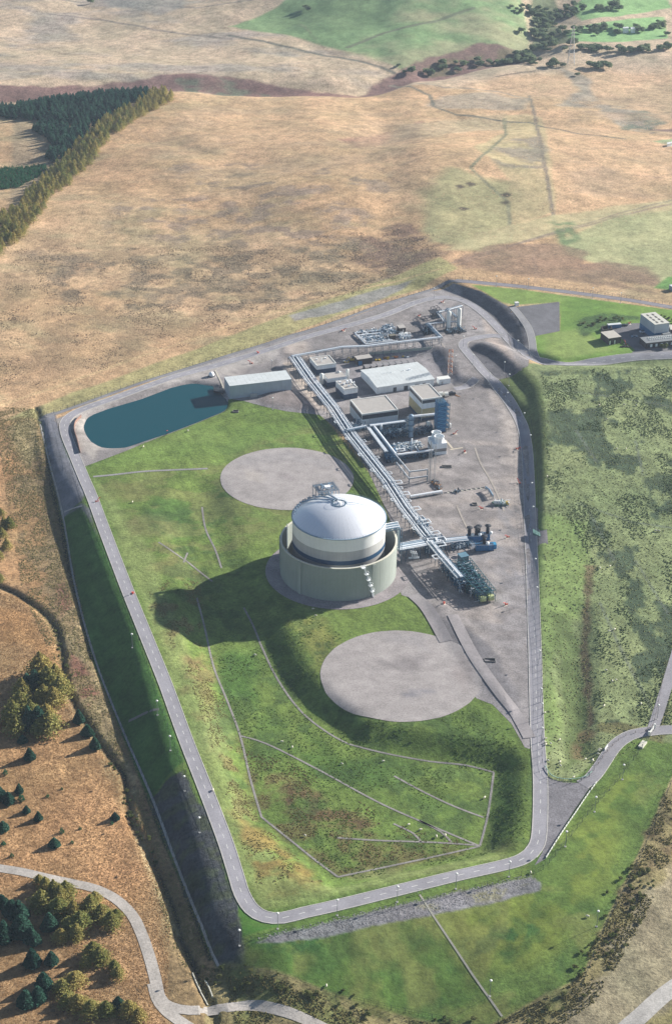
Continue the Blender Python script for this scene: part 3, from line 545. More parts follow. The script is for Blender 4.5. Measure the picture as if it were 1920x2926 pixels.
RD_MAT = GR
LP = W(K('V', (1700, 780), (1562, 796), (1460, 805), (1370, 822), (1300, 829), (1250, 826), (1212, 812), (1178, 785), (1140, 748), (1105, 716), (1070, 694), (1035, 684), (1000, 684), (950, 697), (880, 728), (800, 755), (700, 786), (600, 823), (500, 857), (400, 888), (330, 915), (260, 943), (200, 966), (162, 985), (145, 1006), (150, 1035), (170, 1080), (195, 1135), (214, 1175), (250, 1262), (300, 1380), (350, 1492), (400, 1605), (450, 1728), (500, 1843), (550, 1962), (578, 2040), (594, 2085), (618, 2120), (650, 2137), (690, 2138), (740, 2124), (820, 2103), (950, 2066), (1090, 2026), (1200, 1997), (1245, 1980), (1270, 1955), (1279, 1915), (1277, 1800), (1267, 1700), (1260, 1600), (1254, 1500), (1247, 1400), (1240, 1300), (1232, 1200), (1225, 1100), (1218, 1030), (1205, 975), (1180, 930), (1148, 890), (1118, 858), (1092, 830), (1072, 808), (1062, 795), (1066, 783), (1090, 775), (1130, 768), (1152, 770)))
L = smooth_line(LP, 3.0)
ribbon('perimeter_road', L, 5.7, GR, ROADC, .16, .16, on='road', cut=True)
for s in (1, -1):
    ribbon('road_kerb', offs(L, s * 3.0), .34, mat('kerb concrete', (.47, .45, .42), .9, var=.3), lift=.24, thick=.3, cols=1)
# dashes
acc = 0; mbd = MB(); D = np.hypot(*np.diff(L, axis=0).T); S = np.concatenate([[0], np.cumsum(D)])
def at_s(s):
    i = min(np.searchsorted(S, s) - 1, len(L) - 2); i = max(i, 0); t = (s - S[i]) / (S[i + 1] - S[i]); return L[i] + (L[i + 1] - L[i]) * t, (L[i + 1] - L[i]) / D[i]
s = 4.0
while s < S[-1] - 6:
    (p, t), (q, u) = at_s(s), at_s(s + 2.6)
    nrm = np.array((-t[1], t[0])) * .12; nr2 = np.array((-u[1], u[0])) * .12
    zz = lambda a: float(hz(a[0], a[1])) + .185
    if hash(int(s)) % 9: mbd.quad(*[(a[0], a[1], zz(a)) for a in (p - nrm, q - nr2, q + nr2, p + nrm)])
    s += 6.6
o = link('road_markings', mbd, mat('road paint', (.66, .65, .62), .8, var=.3, scale=2)); tag(o, kind='structure')
def path(name, sheet, pts, wd, col, lift=.10, alpha=.2, kerb=False, on='road', step=3.):
    Lx = smooth_line(W(K(sheet, *pts)), step); ribbon(name, Lx, wd, GR, col, alpha, lift, on=on, cut=wd > 3); 
    if kerb:
        for s in (1, -1): ribbon('path_kerb', offs(Lx, s * (wd / 2 + .1)), .25, MATS['kerb concrete'], lift=lift + .06, thick=.2, cols=1)
    return Lx
path('inner_road', 'a', [(1130, 715), (1190, 702), (1240, 665), (1262, 640)], 5.0, ROADC, .14, kerb=True)
path('gate_road', 'j', [(860, 1540), (930, 1490), (985, 1420), (1040, 1330), (1110, 1220), (1180, 1150), (1280, 1095), (1420, 1066), (1547, 1050), (1700, 1040)], 6.0, (.27, .26, .28), .13, kerb=True)
path('gate_road', 'V', [(1530, 1680), (1548, 1620), (1575, 1520), (1600, 1420)], 5.0, (.27, .26, .28), .12)
path('compound_track', 'c', [(460, 225), (520, 290), (575, 365), (600, 440), (612, 520), (640, 575)], 4.6, (.26, .255, .265), .13, kerb=True)
path('boundary_strip', 'V', [(88, 1003), (180, 962), (330, 902), (500, 842), (640, 793), (760, 750), (870, 706), (1000, 660), (1040, 643)], 3.4, (.22, .215, .225), .1)
path('boundary_strip', 'V', [(1040, 643), (1100, 646), (1200, 652), (1330, 663), (1450, 675), (1562, 690), (1700, 705)], 6.0, (.25, .235, .25), .12)
path('service_road', 'b', [(1000, 1010), (1080, 1080), (1150, 1180), (1220, 1300)], 6.5, (.285, .262, .265), .3)
path('service_road', 'V', [(1060, 1420), (1110, 1510), (1170, 1590), (1215, 1645), (1248, 1700)], 5.6, (.285, .262, .265), .3)
TR = path('farm_track', 'h', [(-300, 190), (-100, 205), (0, 225), (200, 250), (350, 280), (520, 310), (640, 335), (760, 390), (860, 480), (920, 590), (970, 720), (1010, 850), (1040, 960), (1100, 1010), (1220, 1030), (1380, 1020), (1562, 990), (1700, 1000), (1900, 1060), (2200, 1180)], 4.4, (.42, .385, .35), .14, .35)
path('farm_track', 'V', [(590, 2460), (430, 2365), (395, 2300)], 4.4, (.42, .385, .35), .12, .35)
path('farm_track', 'V', [(1420, 2480), (1480, 2385), (1530, 2335), (1600, 2270), (1720, 2190)], 6.5, (.40, .38, .355), .14, .35)
path('footpath', 'k', [(728, 180), (780, 255), (870, 380), (950, 490), (1030, 595)], .8, (.32, .31, .26), .12)
DR = (.25, .235, .22)
for c in [[(465, 1400), (486, 1470), (510, 1560), (545, 1640), (577, 1718), (605, 1820), (633, 1905)], [(633, 1905), (700, 1955), (760, 2000), (815, 2038)], [(815, 2038), (950, 2005), (1080, 1972), (1142, 1955)],
          [(1142, 1955), (1158, 1880), (1168, 1782)], [(1168, 1782), (1100, 1768), (1000, 1760), (870, 1738), (800, 1715), (720, 1660), (660, 1585), (620, 1510), (600, 1465), (575, 1420)], [(577, 1718), (640, 1735), (760, 1790), (900, 1860), (1010, 1905), (1142, 1955)],
          [(937, 1799), (1010, 1835), (1080, 1865), (1148, 1888)], [(810, 1947), (900, 1950), (1030, 1950), (1142, 1953)], [(470, 1190), (480, 1240), (505, 1290), (520, 1330)], [(372, 1275), (420, 1305), (450, 1325), (500, 1362)], [(432, 1320), (440, 1297)],
          [(1000, 1900), (1050, 1925), (1075, 1948)], [(940, 1910), (985, 1930), (1005, 1950)]]:
    path('drainage_channel', 'V', c, .95, DR, .10, .4)
path('drainage_channel', 'V', [(215, 1128), (262, 1122), (330, 1112), (400, 1106), (480, 1100)], 1.8, (.27, .26, .26), .13, .3)
path('drainage_channel', 'V', [(150, 1213), (192, 1197)], 1.0, (.42, .40, .38), .16)
path('drainage_channel', 'V', [(317, 1693), (387, 1663)], 1.6, (.16, .155, .15), .13)
path('drainage_channel', 'V', [(1020, 800), (1010, 786), (1002, 770)], .9, (.36, .32, .29), .16)
for c in [[(1098, 1030), (1112, 1065), (1140, 1110), (1165, 1160), (1170, 1175)], [(1060, 1165), (1085, 1215), (1120, 1260)]]:
    path('pipe_trench', 'V', c, 1.0, (.36, .32, .28), .16)
# outer toe channel
path('toe_drain', 'V', [(88, 1010), (112, 1100), (147, 1220), (182, 1385), (232, 1545), (300, 1705), (380, 1875), (450, 2045), (520, 2205), (545, 2255)], .9, (.36, .35, .34), .16, .4)
path('footpath', 'p', [(0, 270), (80, 330), (180, 470), (280, 600), (380, 720)], 4.5, (.46, .39, .335), .12, .3)

# ------------------------------------------------------------------ water
wm, n_, b_ = principled('pond water'); b_.inputs['Base Color'].default_value = (.008, .062, .080, 1); b_.inputs['Roughness'].default_value = .12; b_.inputs['IOR'].default_value = 1.33; b_.inputs['Specular IOR Level'].default_value = .16
nz = n_.nodes.new('ShaderNodeTexNoise'); nz.inputs['Scale'].default_value = .8; nz.inputs['Detail'].default_value = 4
g_ = n_.nodes.new('ShaderNodeNewGeometry'); n_.links.new(g_.outputs['Position'], nz.inputs['Vector'])
bp = n_.nodes.new('ShaderNodeBump'); bp.inputs['Strength'].default_value = .25; bp.inputs['Distance'].default_value = .2; n_.links.new(nz.outputs[0], bp.inputs['Height']); n_.links.new(bp.outputs[0], b_.inputs['Normal'])
pc = POND.mean(0)
drape('pond_water', pc + (POND - pc) * 1.04, wm, None, 0, flat=-1.2, cut=False, step=6.)

# ------------------------------------------------------------------ land mesh
def land():
    ys = [372.]
    while ys[-1] < 2700: ys.append(ys[-1] + max(.95, ys[-1] / 760.))
    ys = np.array(ys); ss = np.concatenate([np.linspace(-.36, -.245, 18)[:-1], np.arange(-.245, .2451, 1 / 780.), np.linspace(.245, .36, 18)[1:]])
    # straight-ahead columns fan out with distance so that triangles keep one size
    Y, S_ = np.meshgrid(ys, ss, indexing='ij'); X = S_ * (Y + 25)
    ex_s = [-6, -3.2, -1.7, -1.0, -.62]; S2 = np.concatenate([ex_s, ss, [-v for v in ex_s[::-1]]])
    Y, S_ = np.meshgrid(np.concatenate([[-9000, -2500, -600, 60, 220, 320], ys, [2760, 2900, 3400, 4600, 7500, 14000]]), S2, indexing='ij')
    X = S_ * (np.maximum(Y, 372.) + 25); x = X.ravel(); y = Y.ravel(); nr, nc = X.shape
    z = hz(x, y)
    outd = np.maximum(np.maximum(np.abs(x) - 700, 0), np.maximum(y - 2700, 0)); z = z * np.exp(-outd / 500) + (fbm(x, y, 900, 77, 2) - .5) * 60 * sm(outd / 900)
    Zc = np.zeros(len(z))
    core = (np.abs(x) < 330) & (y > 400) & (y < 1300); idx = np.where(core)[0]
    for P in CUT:
        m = idx[(x[idx] > P[:, 0].min()) & (x[idx] < P[:, 0].max()) & (y[idx] > P[:, 1].min()) & (y[idx] < P[:, 1].max())]
        if len(m) == 0: continue
        ins = inside(x[m], y[m], P); mm = m[ins]; d = segdist(x[mm], y[mm], P, True); Zc[mm] = np.maximum(Zc[mm], np.clip(d - .9, 0, .45))
    z -= Zc
    base = np.tile(np.array(TAN), (len(x), 1)); t = fbm(x, y, 120, 51, 4)[:, None]; base = base * (1 - sm((t - .4) * 4)) + np.array((.51, .355, .21)) * sm((t - .4) * 4)
    t = fbm(x, y * 1.8, 34, 57, 4)[:, None]; base = base * (1 - .5 * sm((t - .5) * 5)) + np.array((.31, .265, .155)) * .5 * sm((t - .5) * 5)
    A = np.full(len(x), .55)
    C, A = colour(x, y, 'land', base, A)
    near = sm((1000 - y) / 60)[:, None]; t = wear(x, y, .15, 1.95, 30., 2.2)[:, None]; C *= 1 + near * (t - 1); C *= (1 + (fbm(x, y, 4.5, 63, 3)[:, None] - .5) * .5)
    t = fbm(x, y, 28, 61, 4); C *= (1 + (t[:, None] - .5) * np.array((.5, .35, .4)))
    me = bpy.data.meshes.new('land'); nv = len(x)
    me.vertices.add(nv); me.vertices.foreach_set('co', np.column_stack([x, y, z]).astype('f').ravel())
    i = np.arange(nr - 1)[:, None] * nc + np.arange(nc - 1)[None, :]; i = i.ravel()
    q = np.column_stack([i, i + 1, i + nc + 1, i + nc]).astype('i'); nf = len(q)
    me.loops.add(nf * 4); me.loops.foreach_set('vertex_index', q.ravel()); me.polygons.add(nf); me.polygons.foreach_set('loop_start', np.arange(0, nf * 4, 4, dtype='i')); me.polygons.foreach_set('loop_total', np.full(nf, 4, 'i'))
    me.polygons.foreach_set('use_smooth', np.ones(nf, bool)); me.update(); me.validate()
    at = me.color_attributes.new('Col', 'FLOAT_COLOR', 'POINT'); at.data.foreach_set('color', np.column_stack([np.clip(C, 0, 1), np.clip(A, 0, 1)]).astype('f').ravel())
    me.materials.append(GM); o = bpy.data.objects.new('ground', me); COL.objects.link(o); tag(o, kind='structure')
land()
# ------------------------------------------------------------------ shared paints
def streak(name, col, rough=.85, amp=.22, m_=0.):
    m, n, b = principled(name); b.inputs['Roughness'].default_value = rough; b.inputs['Metallic'].default_value = m_
    g = n.nodes.new('ShaderNodeNewGeometry'); mp = n.nodes.new('ShaderNodeMapping'); mp.inputs['Scale'].default_value = (1.1, 1.1, .07); n.links.new(g.outputs['Position'], mp.inputs['Vector'])
    nz = n.nodes.new('ShaderNodeTexNoise'); nz.inputs['Scale'].default_value = 1.; nz.inputs['Detail'].default_value = 6; nz.inputs['Roughness'].default_value = .7; n.links.new(mp.outputs[0], nz.inputs['Vector'])
    n2 = n.nodes.new('ShaderNodeTexNoise'); n2.inputs['Scale'].default_value = .13; n2.inputs['Detail'].default_value = 5; n.links.new(g.outputs['Position'], n2.inputs['Vector'])
    ad = n.nodes.new('ShaderNodeMath'); ad.operation = 'ADD'; n.links.new(nz.outputs[0], ad.inputs[0]); n.links.new(n2.outputs[0], ad.inputs[1])
    mr = n.nodes.new('ShaderNodeMapRange'); mr.inputs[1].default_value = .7; mr.inputs[2].default_value = 1.3; mr.inputs[3].default_value = 1 - amp; mr.inputs[4].default_value = 1 + amp; n.links.new(ad.outputs[0], mr.inputs[0])
    mx = n.nodes.new('ShaderNodeVectorMath'); mx.operation = 'SCALE'; mx.inputs[0].default_value = col; n.links.new(mr.outputs[0], mx.inputs['Scale']); n.links.new(mx.outputs[0], b.inputs['Base Color']); MATS[name] = m; return m
WHT = mat('white paint', (.74, .74, .70), .5, var=.06); CREAM = streak('cream tank paint', (.88, .89, .87), .5, .07)
LG = streak('light grey paint', (.48, .48, .47), .55, .14); NAVY = mat('dark blue band', (.018, .07, .15), .5, var=.1)
CONC = streak('wall concrete', (.34, .375, .34), .85, .12); CONC2 = mat('coping concrete', (.62, .60, .50), .85, var=.12)
ALU = mat('aluminium cladding', (.62, .66, .70), .38, .55, var=.12, scale=.5); PIPE = mat('lagged pipe', (.22, .32, .42), .42, .1, var=.15, scale=.6)
PIPEW = mat('white lagged pipe', (.90, .92, .94), .45, .0, var=.1); STL = mat('galvanised steel', (.16, .24, .31), .5, .5, var=.2, scale=1.)
BSTL = mat('blue grey steel', (.035, .10, .17), .5, .2, var=.25, scale=1.); BLUE = mat('blue paint', (.025, .15, .32), .45, var=.25, scale=.9)
TEAL = mat('teal steel', (.03, .12, .14), .5, .1, var=.3, scale=1.); DRK = mat('dark steel', (.03, .035, .045), .6, .2, var=.3)
ROOFG = mat('felt roof', (.40, .375, .35), .9, var=.12, scale=.5); ROOFW = mat('pale sheet roof', (.58, .61, .61), .6, .05, var=.12, scale=.25)
SHEET = streak('pale blue grey sheeting', (.42, .48, .53), .6, .12); BRICK = mat('dark brown brick', (.075, .06, .055), .9, var=.25, scale=1.5)
WPAN = streak('white wall panel', (.78, .82, .84), .6, .16); YPAN = mat('stained yellow panel', (.50, .43, .24), .7, var=.2, scale=.8); DPAN = mat('dark clerestory', (.06, .07, .085), .4, var=.15)
DBLUE = mat('dark blue base and shade', (.035, .07, .13), .6, var=.2); REDP = mat('red paint', (.55, .05, .03), .5, var=.1); ORG = mat('orange paint', (.60, .20, .06), .5, var=.1)
YEL = mat('yellow paint', (.60, .42, .06), .5, var=.1); POSTM = mat('galvanised post', (.36, .38, .40), .5, .4, var=.1); LAMPW = mat('white lamp glass', (.80, .80, .76), .3, var=.02)
FNC = mat('fence wire', (.09, .11, .11), .7, .3, var=.2); GLAS = mat('window glass', (.03, .04, .05), .15, .0, var=.1, spec=.6); GRN = mat('green plastic', (.05, .16, .11), .6, var=.2)
YGR = mat('yellow green casing', (.52, .56, .26), .6, var=.12)

# ------------------------------------------------------------------ storage tank inside its bund wall
cx, cy = float(CT[0]), float(CT[1]); G0 = float(hz(cx, cy)) + .2
def ring(mb, r0, z0, r1, z1, n=96, a0=0., a1=2 * math.pi):
    k = len(mb.v); m = n + 1 if a1 - a0 < 6.28 else n
    for r, z in ((r0, z0), (r1, z1)):
        for i in range(m):
            t = a0 + (a1 - a0) * i / n; mb.v.append((cx + r * math.cos(t), cy + r * math.sin(t), z))
    for i in range(n):
        j = (i + 1) % m; mb.f.append((k + i, k + j, k + m + j, k + m + i))
    return mb
def shell(prof, n=96):
    mb = MB()
    for a, b in zip(prof[:-1], prof[1:]): ring(mb, a[0], a[1], b[0], b[1], n)
    return mb
t = thing('storage_tank', 'huge round gas storage tank with shining silver domed roof and cream, grey and blue bands', 'storage tank', (cx, cy, G0))
TR_, TZ = 23.4, 31.75
zb = [0, 17.1, 19.5, 24.65, TZ]
link('lower_shell', shell([(TR_ - .05, 0 + G0 * 0), (TR_ - .05, zb[1])]), mat('shell grey steel', (.40, .39, .39), .5, .2, var=.12, scale=.2), t, True)
link('blue_band', shell([(TR_, zb[1]), (TR_, zb[2])]), NAVY, t, True)
link('grey_band', shell([(TR_, zb[2]), (TR_, zb[3])]), LG, t, True)
link('cream_band', shell([(TR_, zb[3]), (TR_, TZ)]), CREAM, t, True)
RD = (TR_ ** 2 + 7.6 ** 2) / 15.2
def domez(r): return TZ + 7.6 - (RD - math.sqrt(RD * RD - r * r))
# roof: 48 radial sheets
dm, dn, db = principled('dome cladding'); db.inputs['Base Color'].default_value = (.90, .91, .94, 1); db.inputs['Metallic'].default_value = .35
g1 = dn.nodes.new('ShaderNodeNewGeometry'); n1 = dn.nodes.new('ShaderNodeTexNoise'); n1.inputs['Scale'].default_value = .5; n1.inputs['Detail'].default_value = 6; dn.links.new(g1.outputs['Position'], n1.inputs['Vector'])
r1 = dn.nodes.new('ShaderNodeMapRange'); r1.inputs[3].default_value = .27; r1.inputs[4].default_value = .40; dn.links.new(n1.outputs[0], r1.inputs[0]); dn.links.new(r1.outputs[0], db.inputs['Roughness'])
NS = 48
for k in range(NS):
    mb = MB(); a0 = 2 * math.pi * k / NS + .0006; a1 = 2 * math.pi * (k + 1) / NS - .0006
    rr = [0.8, 4, 8, 12, 16, 20, 22.4, TR_ + .1]
    for i in range(3):
        b0 = a0 + (a1 - a0) * i / 3
        for r in rr: mb.v.append((cx + r * math.cos(b0), cy + r * math.sin(b0), domez(min(r, TR_))))
    for r in rr: mb.v.append((cx + r * math.cos(a1), cy + r * math.sin(a1), domez(min(r, TR_))))
    m = len(rr)
    for c in range(3):
        for i in range(m - 1): mb.f.append((c * m + i, c * m + i + 1, (c + 1) * m + i + 1, (c + 1) * m + i))
    link('roof_sheet', mb, dm, t, True)
mb = shell([(21, TZ), (TR_ - .2, TZ - .3), (TR_ + .25, TZ - .35), (TR_ + .45, TZ - .1), (TR_ + .45, TZ + .12), (TR_ - .1, TZ + .15)]); link('eaves_ring', mb, PIPE, t)
mb = MB()
for k in range(96):
    a = 2 * math.pi * k / 96; p = (cx + (TR_ + .3) * math.cos(a), cy + (TR_ + .3) * math.sin(a)); mb.tube((*p, TZ), (*p, TZ + 1.1), .035, 4)
for zz in (.55, 1.1):
    for k in range(96):
        a = 2 * math.pi * k / 96; b = 2 * math.pi * (k + 1) / 96
        mb.tube((cx + (TR_ + .3) * math.cos(a), cy + (TR_ + .3) * math.sin(a), TZ + zz), (cx + (TR_ + .3) * math.cos(b), cy + (TR_ + .3) * math.sin(b), TZ + zz), .03, 3, cap=False)
link('roof_handrail', mb, STL, t)
mb = MB()                                                     # crown walkway ring
for r0, r1 in ((2.9, 3.7),):
    ring(mb, r0, TZ + 7.7, r1, TZ + 7.7, 40); ring(mb, r1, TZ + 7.5, r1, TZ + 7.7, 40)
for k in range(20):
    a = 2 * math.pi * k / 20; p = (cx + 3.7 * math.cos(a), cy + 3.7 * math.sin(a)); mb.tube((*p, TZ + 7.0), (*p, TZ + 8.7), .05, 4)
    b = 2 * math.pi * (k + 1) / 20; mb.tube((*p, TZ + 8.7), (cx + 3.7 * math.cos(b), cy + 3.7 * math.sin(b), TZ + 8.7), .04, 3)
link('crown_walkway', mb, STL, t)
mb = MB().lathe([(1.1, 7.2), (1.1, 8.3), (.9, 8.5), (.02, 8.6)], (cx, cy, TZ), 16)
for a in (0.3, 2., 3.6, 5.): mb.lathe([(.3, 7.2), (.3, 8.2), (.02, 8.3)], (cx + 2. * math.cos(a), cy + 2. * math.sin(a), TZ), 8)
link('crown_nozzle', mb, PIPEW, t)
for a, rad in ((2.05, .3), (2.35, .22), (2.62, .3), (.08, .12)):
    pts = [(cx + r * math.cos(a), cy + r * math.sin(a), domez(min(r, 23)) + .7) for r in (3.2, 8, 13, 18, 22.8)]
    link('roof_pipe', MB().pipe(pts, rad, 6), PIPE, t)
# valve deck standing off the back left edge
ax = 1.93; ux, uy = math.cos(ax), math.sin(ax); vx, vy = -uy, ux
pcx, pcy = cx + ux * 19.8 , cy + uy * 19.8; DZ = TZ + 6.2
def loc(a, b, z): return (pcx + ux * a + vx * b, pcy + uy * a + vy * b, z)
mb = MB()
def slab(mb, a0, a1, b0, b1, z, th=.22):
    pts = [loc(a0, b0, 0)[:2], loc(a1, b0, 0)[:2], loc(a1, b1, 0)[:2], loc(a0, b1, 0)[:2]]
    ar = sum(pts[i][0] * pts[(i + 1) % 4][1] - pts[(i + 1) % 4][0] * pts[i][1] for i in range(4))
    if ar < 0: pts = pts[::-1]
    return mb.prism(pts, z, z + th)
slab(mb, -4.5, -2.6, -5.6, 5.6, DZ); slab(mb, 3.0, 4.8, -5.6, 5.6, DZ); slab(mb, -2.6, 3.0, -5.6, -3.8, DZ); slab(mb, -2.6, 3.0, 3.6, 5.6, DZ); slab(mb, -2.6, 3.0, -.5, .6, DZ)
link('roof_deck', mb, mat('deck grating', (.14, .18, .23), .6, .3, var=.3, scale=3.), t)
for a in (-4.3, 0, 4.6):
    for b in (-5.4, 0, 5.4):
        p = loc(a, b, DZ); rr = min(TR_ - .2, math.hypot(p[0] - cx, p[1] - cy)); z0 = domez(rr) if math.hypot(p[0] - cx, p[1] - cy) < TR_ else TZ - 3
        link('deck_leg', MB().tube((p[0], p[1], z0), p, .2, 6), STL, t)
mb = MB()
for (a0, b0), (a1, b1) in (((-4.5, -5.6), (4.8, -5.6)), ((4.8, -5.6), (4.8, 5.6)), ((4.8, 5.6), (-4.5, 5.6)), ((-4.5, 5.6), (-4.5, -5.6)), ((-2.6, -3.8), (3, -3.8)), ((3, -3.8), (3, 3.6)), ((3, 3.6), (-2.6, 3.6)), ((-2.6, 3.6), (-2.6, -3.8))):
    for zz in (.6, 1.2): mb.tube(loc(a0, b0, DZ + zz), loc(a1, b1, DZ + zz), .05, 4)
    n = 6
    for i in range(n): mb.tube(loc(a0 + (a1 - a0) * i / n, b0 + (b1 - b0) * i / n, DZ), loc(a0 + (a1 - a0) * i / n, b0 + (b1 - b0) * i / n, DZ + 1.2), .05, 4)
link('deck_handrail', mb, POSTM, t)
mb = MB()
for a, b in ((-1.6, -2.6), (-1.6, 2.4), (1.4, -2.3), (1.6, 2.), (0, 1.7)): mb.tube(loc(a, b, DZ - 4), loc(a, b, DZ + 1.6), .32, 8); mb.box(loc(a, b, DZ + 1.2), (.9, .9, .5), ax)
mb.tube(loc(-1.6, -2.6, DZ + .8), loc(-1.6, 2.4, DZ + .8), .25, 6); mb.tube(loc(1.4, -2.3, DZ + .8), loc(1.6, 2., DZ + .8), .25, 6)
link('deck_valve_pipework', mb, PIPE, t)
mb = MB(); slab(mb, -2.2, .2, -1.9, 1.0, DZ + .3, 1.2); link('deck_cabin', mb, PIPEW, t)
mb = MB(); a_, b_ = loc(-4.5, 1.6, DZ + .1), (cx + ux * 3.2 , cy + uy * 3.2, domez(3) + .6)
mb.tube(loc(-4.5, 2.3, DZ + .1), (cx + ux * 3.2 - .6, cy + uy * 3.2, domez(3) + .5), .12, 4); mb.tube(loc(-4.5, .9, DZ + .1), (cx + ux * 3.2 + .6, cy + uy * 3.2, domez(3) + .5), .12, 4)
for i in range(14):
    f = i / 13; p = Vector(loc(-4.5, 2.3, DZ + .15)).lerp(Vector((cx + ux * 3.2 - .6, cy + uy * 3.2, domez(3) + .55)), f); q = Vector(loc(-4.5, .9, DZ + .15)).lerp(Vector((cx + ux * 3.2 + .6, cy + uy * 3.2, domez(3) + .55)), f); mb.tube(p, q, .1, 4)
link('roof_stair', mb, STL, t)
# small vents and boxes round the eaves at the back left
for a in (2.2, 2.35, 2.5, 2.62, 2.75, 2.85, 3.0, 3.12):
    for r in (21.6, 22.8):
        mb = MB(); p = (cx + r * math.cos(a), cy + r * math.sin(a), domez(r)); mb.tube(p, (p[0], p[1], p[2] + random.uniform(1.2, 2.2)), .16, 5); mb.box((p[0], p[1], p[2] + 1.), (.6, .6, .4), a); link('roof_vent', mb, PIPE, t)
for ch in t.children:   # tank parts were drawn at true height above the pad
    pass
# bund wall
wl = thing('bund_wall', 'tall circular concrete wall standing round the storage tank, zigzag stair on its front', 'wall', (cx, cy, G0))
WR, WH = 29.5, 18.45
def arc_panel(a0, a1, r0, r1, z0, z1, n=4):
    mb = MB(); pts = [(cx + r1 * math.cos(a0 + (a1 - a0) * i / n), cy + r1 * math.sin(a0 + (a1 - a0) * i / n)) for i in range(n + 1)] + [(cx + r0 * math.cos(a1 - (a1 - a0) * i / n), cy + r0 * math.sin(a1 - (a1 - a0) * i / n)) for i in range(n + 1)]
    return mb.prism(pts, z0, z1)
NP = 24
for k in range(NP):
    a0, a1 = 2 * math.pi * k / NP + .0012, 2 * math.pi * (k + 1) / NP - .0012
    link('wall_panel', arc_panel(a0, a1, WR - .7, WR, G0 - 1, G0 + WH, 4), CONC, wl)
link('wall_core', shell([(WR - .35, G0 - 1), (WR - .35, G0 + WH - .05)]), CONC, wl)
wires, wn, wb = principled('wound wall'); wb.inputs['Roughness'].default_value = .85
tcw = wn.nodes.new('ShaderNodeNewGeometry'); sepw = wn.nodes.new('ShaderNodeSeparateXYZ'); wn.links.new(tcw.outputs['Position'], sepw.inputs[0])
for k in range(4):
    a = [3.05, 4.02, 5.35, .25][k] ; link('wall_pilaster', arc_panel(a - .03, a + .03, WR + .003, WR + .55, G0 - 1, G0 + WH - .3, 2), CONC, wl)
mb = MB()
for k in range(int(WH / .75)): ring(mb, WR + .06, G0 + .5 + k * .75, WR + .06, G0 + .62 + k * .75, 96); ring(mb, WR, G0 + .5 + k * .75, WR + .06, G0 + .5 + k * .75, 96); ring(mb, WR + .06, G0 + .62 + k * .75, WR, G0 + .62 + k * .75, 96)
o = link('lift_joint', mb, mat('joint concrete', (.28, .315, .28), .85, var=.1, scale=.4), wl); o['kind'] = 'stuff'
link('wall_coping', shell([(WR - .85, G0 + WH - .05), (WR - .85, G0 + WH + .25), (WR + .12, G0 + WH + .25), (WR + .12, G0 + WH - .05)]), CONC2, wl)
# stair: five flights with landings zigzagging down the front right
hd = [(a * math.pi / 180) for a in (293.5, 297, 299.2, 301.6, 303.6, 305.2)]
zs_ = [WH + .3, 14.6, 11.0, 7.4, 3.8, 0]
for k in range(5):
    mb = MB(); r0, r1 = WR + .5, WR + 1.5
    a0, a1 = hd[k], hd[k + 1]; z0, z1 = G0 + zs_[k], G0 + zs_[k + 1]
    n = 12
    for r in (r0, r1):
        pa = (cx + r * math.cos(a0), cy + r * math.sin(a0)); pb = (cx + r * math.cos(a1), cy + r * math.sin(a1))
        mb.tube((*pa, z0), (*pb, z1), .13, 4); mb.tube((*pa, z0 + 1.05), (*pb, z1 + 1.05), .06, 4)
    for i in range(n):
        f = (i + .5) / n; a = a0 + (a1 - a0) * f; z = z0 + (z1 - z0) * f
        mb.tube((cx + r0 * math.cos(a), cy + r0 * math.sin(a), z), (cx + r1 * math.cos(a), cy + r1 * math.sin(a), z), .14, 4)
        if i % 3 == 0: mb.tube((cx + r1 * math.cos(a), cy + r1 * math.sin(a), z), (cx + r1 * math.cos(a), cy + r1 * math.sin(a), z + 1.05), .04, 3)
    link('stair_flight', mb, PIPEW, wl)
    mb = MB(); a = a0; p = (cx + (WR + 1.1) * math.cos(a), cy + (WR + 1.1) * math.sin(a), z0 - .1); mb.box(p, (2.0, 2.0, .15), a)
    for dx, dy in ((-1, -1), (1, -1), (1, 1), (-1, 1)):
        ca, sa = math.cos(a), math.sin(a); mb.tube((p[0] + ca * dx - sa * dy, p[1] + sa * dx + ca * dy, z0), (p[0] + ca * dx - sa * dy, p[1] + sa * dx + ca * dy, z0 + 1.1), .06, 4)
    for (d0, d1) in (((1, -1), (1, 1)), ((1, 1), (-1, 1)), ((1, -1), (-1, -1))):
        ca, sa = math.cos(a), math.sin(a); mb.tube((p[0] + ca * d0[0] - sa * d0[1], p[1] + sa * d0[0] + ca * d0[1], z0 + 1.1), (p[0] + ca * d1[0] - sa * d1[1], p[1] + sa * d1[0] + ca * d1[1], z0 + 1.1), .06, 4)
    link('stair_landing', mb, PIPEW, wl)
# white handrail strip along the coping by the stair
mb = MB()
for i in range(18):
    a = R(262 + i * 2.0); b = R(262 + (i + 1) * 2.0); mb.tube((cx + WR * math.cos(a), cy + WR * math.sin(a), G0 + WH + .7), (cx + WR * math.cos(b), cy + WR * math.sin(b), G0 + WH + .7), .12, 4)
link('coping_handrail', mb, CREAM, wl)
# ladder tower on the tank's left inside the wall gap
mb = MB(); a = R(192)
for s_ in (-.8, .8):
    p = (cx + 26.3 * math.cos(a) - s_ * math.sin(a), cy + 26.3 * math.sin(a) + s_ * math.cos(a)); mb.tube((*p, G0), (*p, TZ - 2), .14, 4)
for z in np.arange(2, TZ - 2, 1.5): mb.tube((cx + 26.3 * math.cos(a) + .8 * math.sin(a), cy + 26.3 * math.sin(a) - .8 * math.cos(a), z), (cx + 26.3 * math.cos(a) - .8 * math.sin(a), cy + 26.3 * math.sin(a) + .8 * math.cos(a), z), .1, 4)
o = link('ladder_tower', mb, CREAM, t)
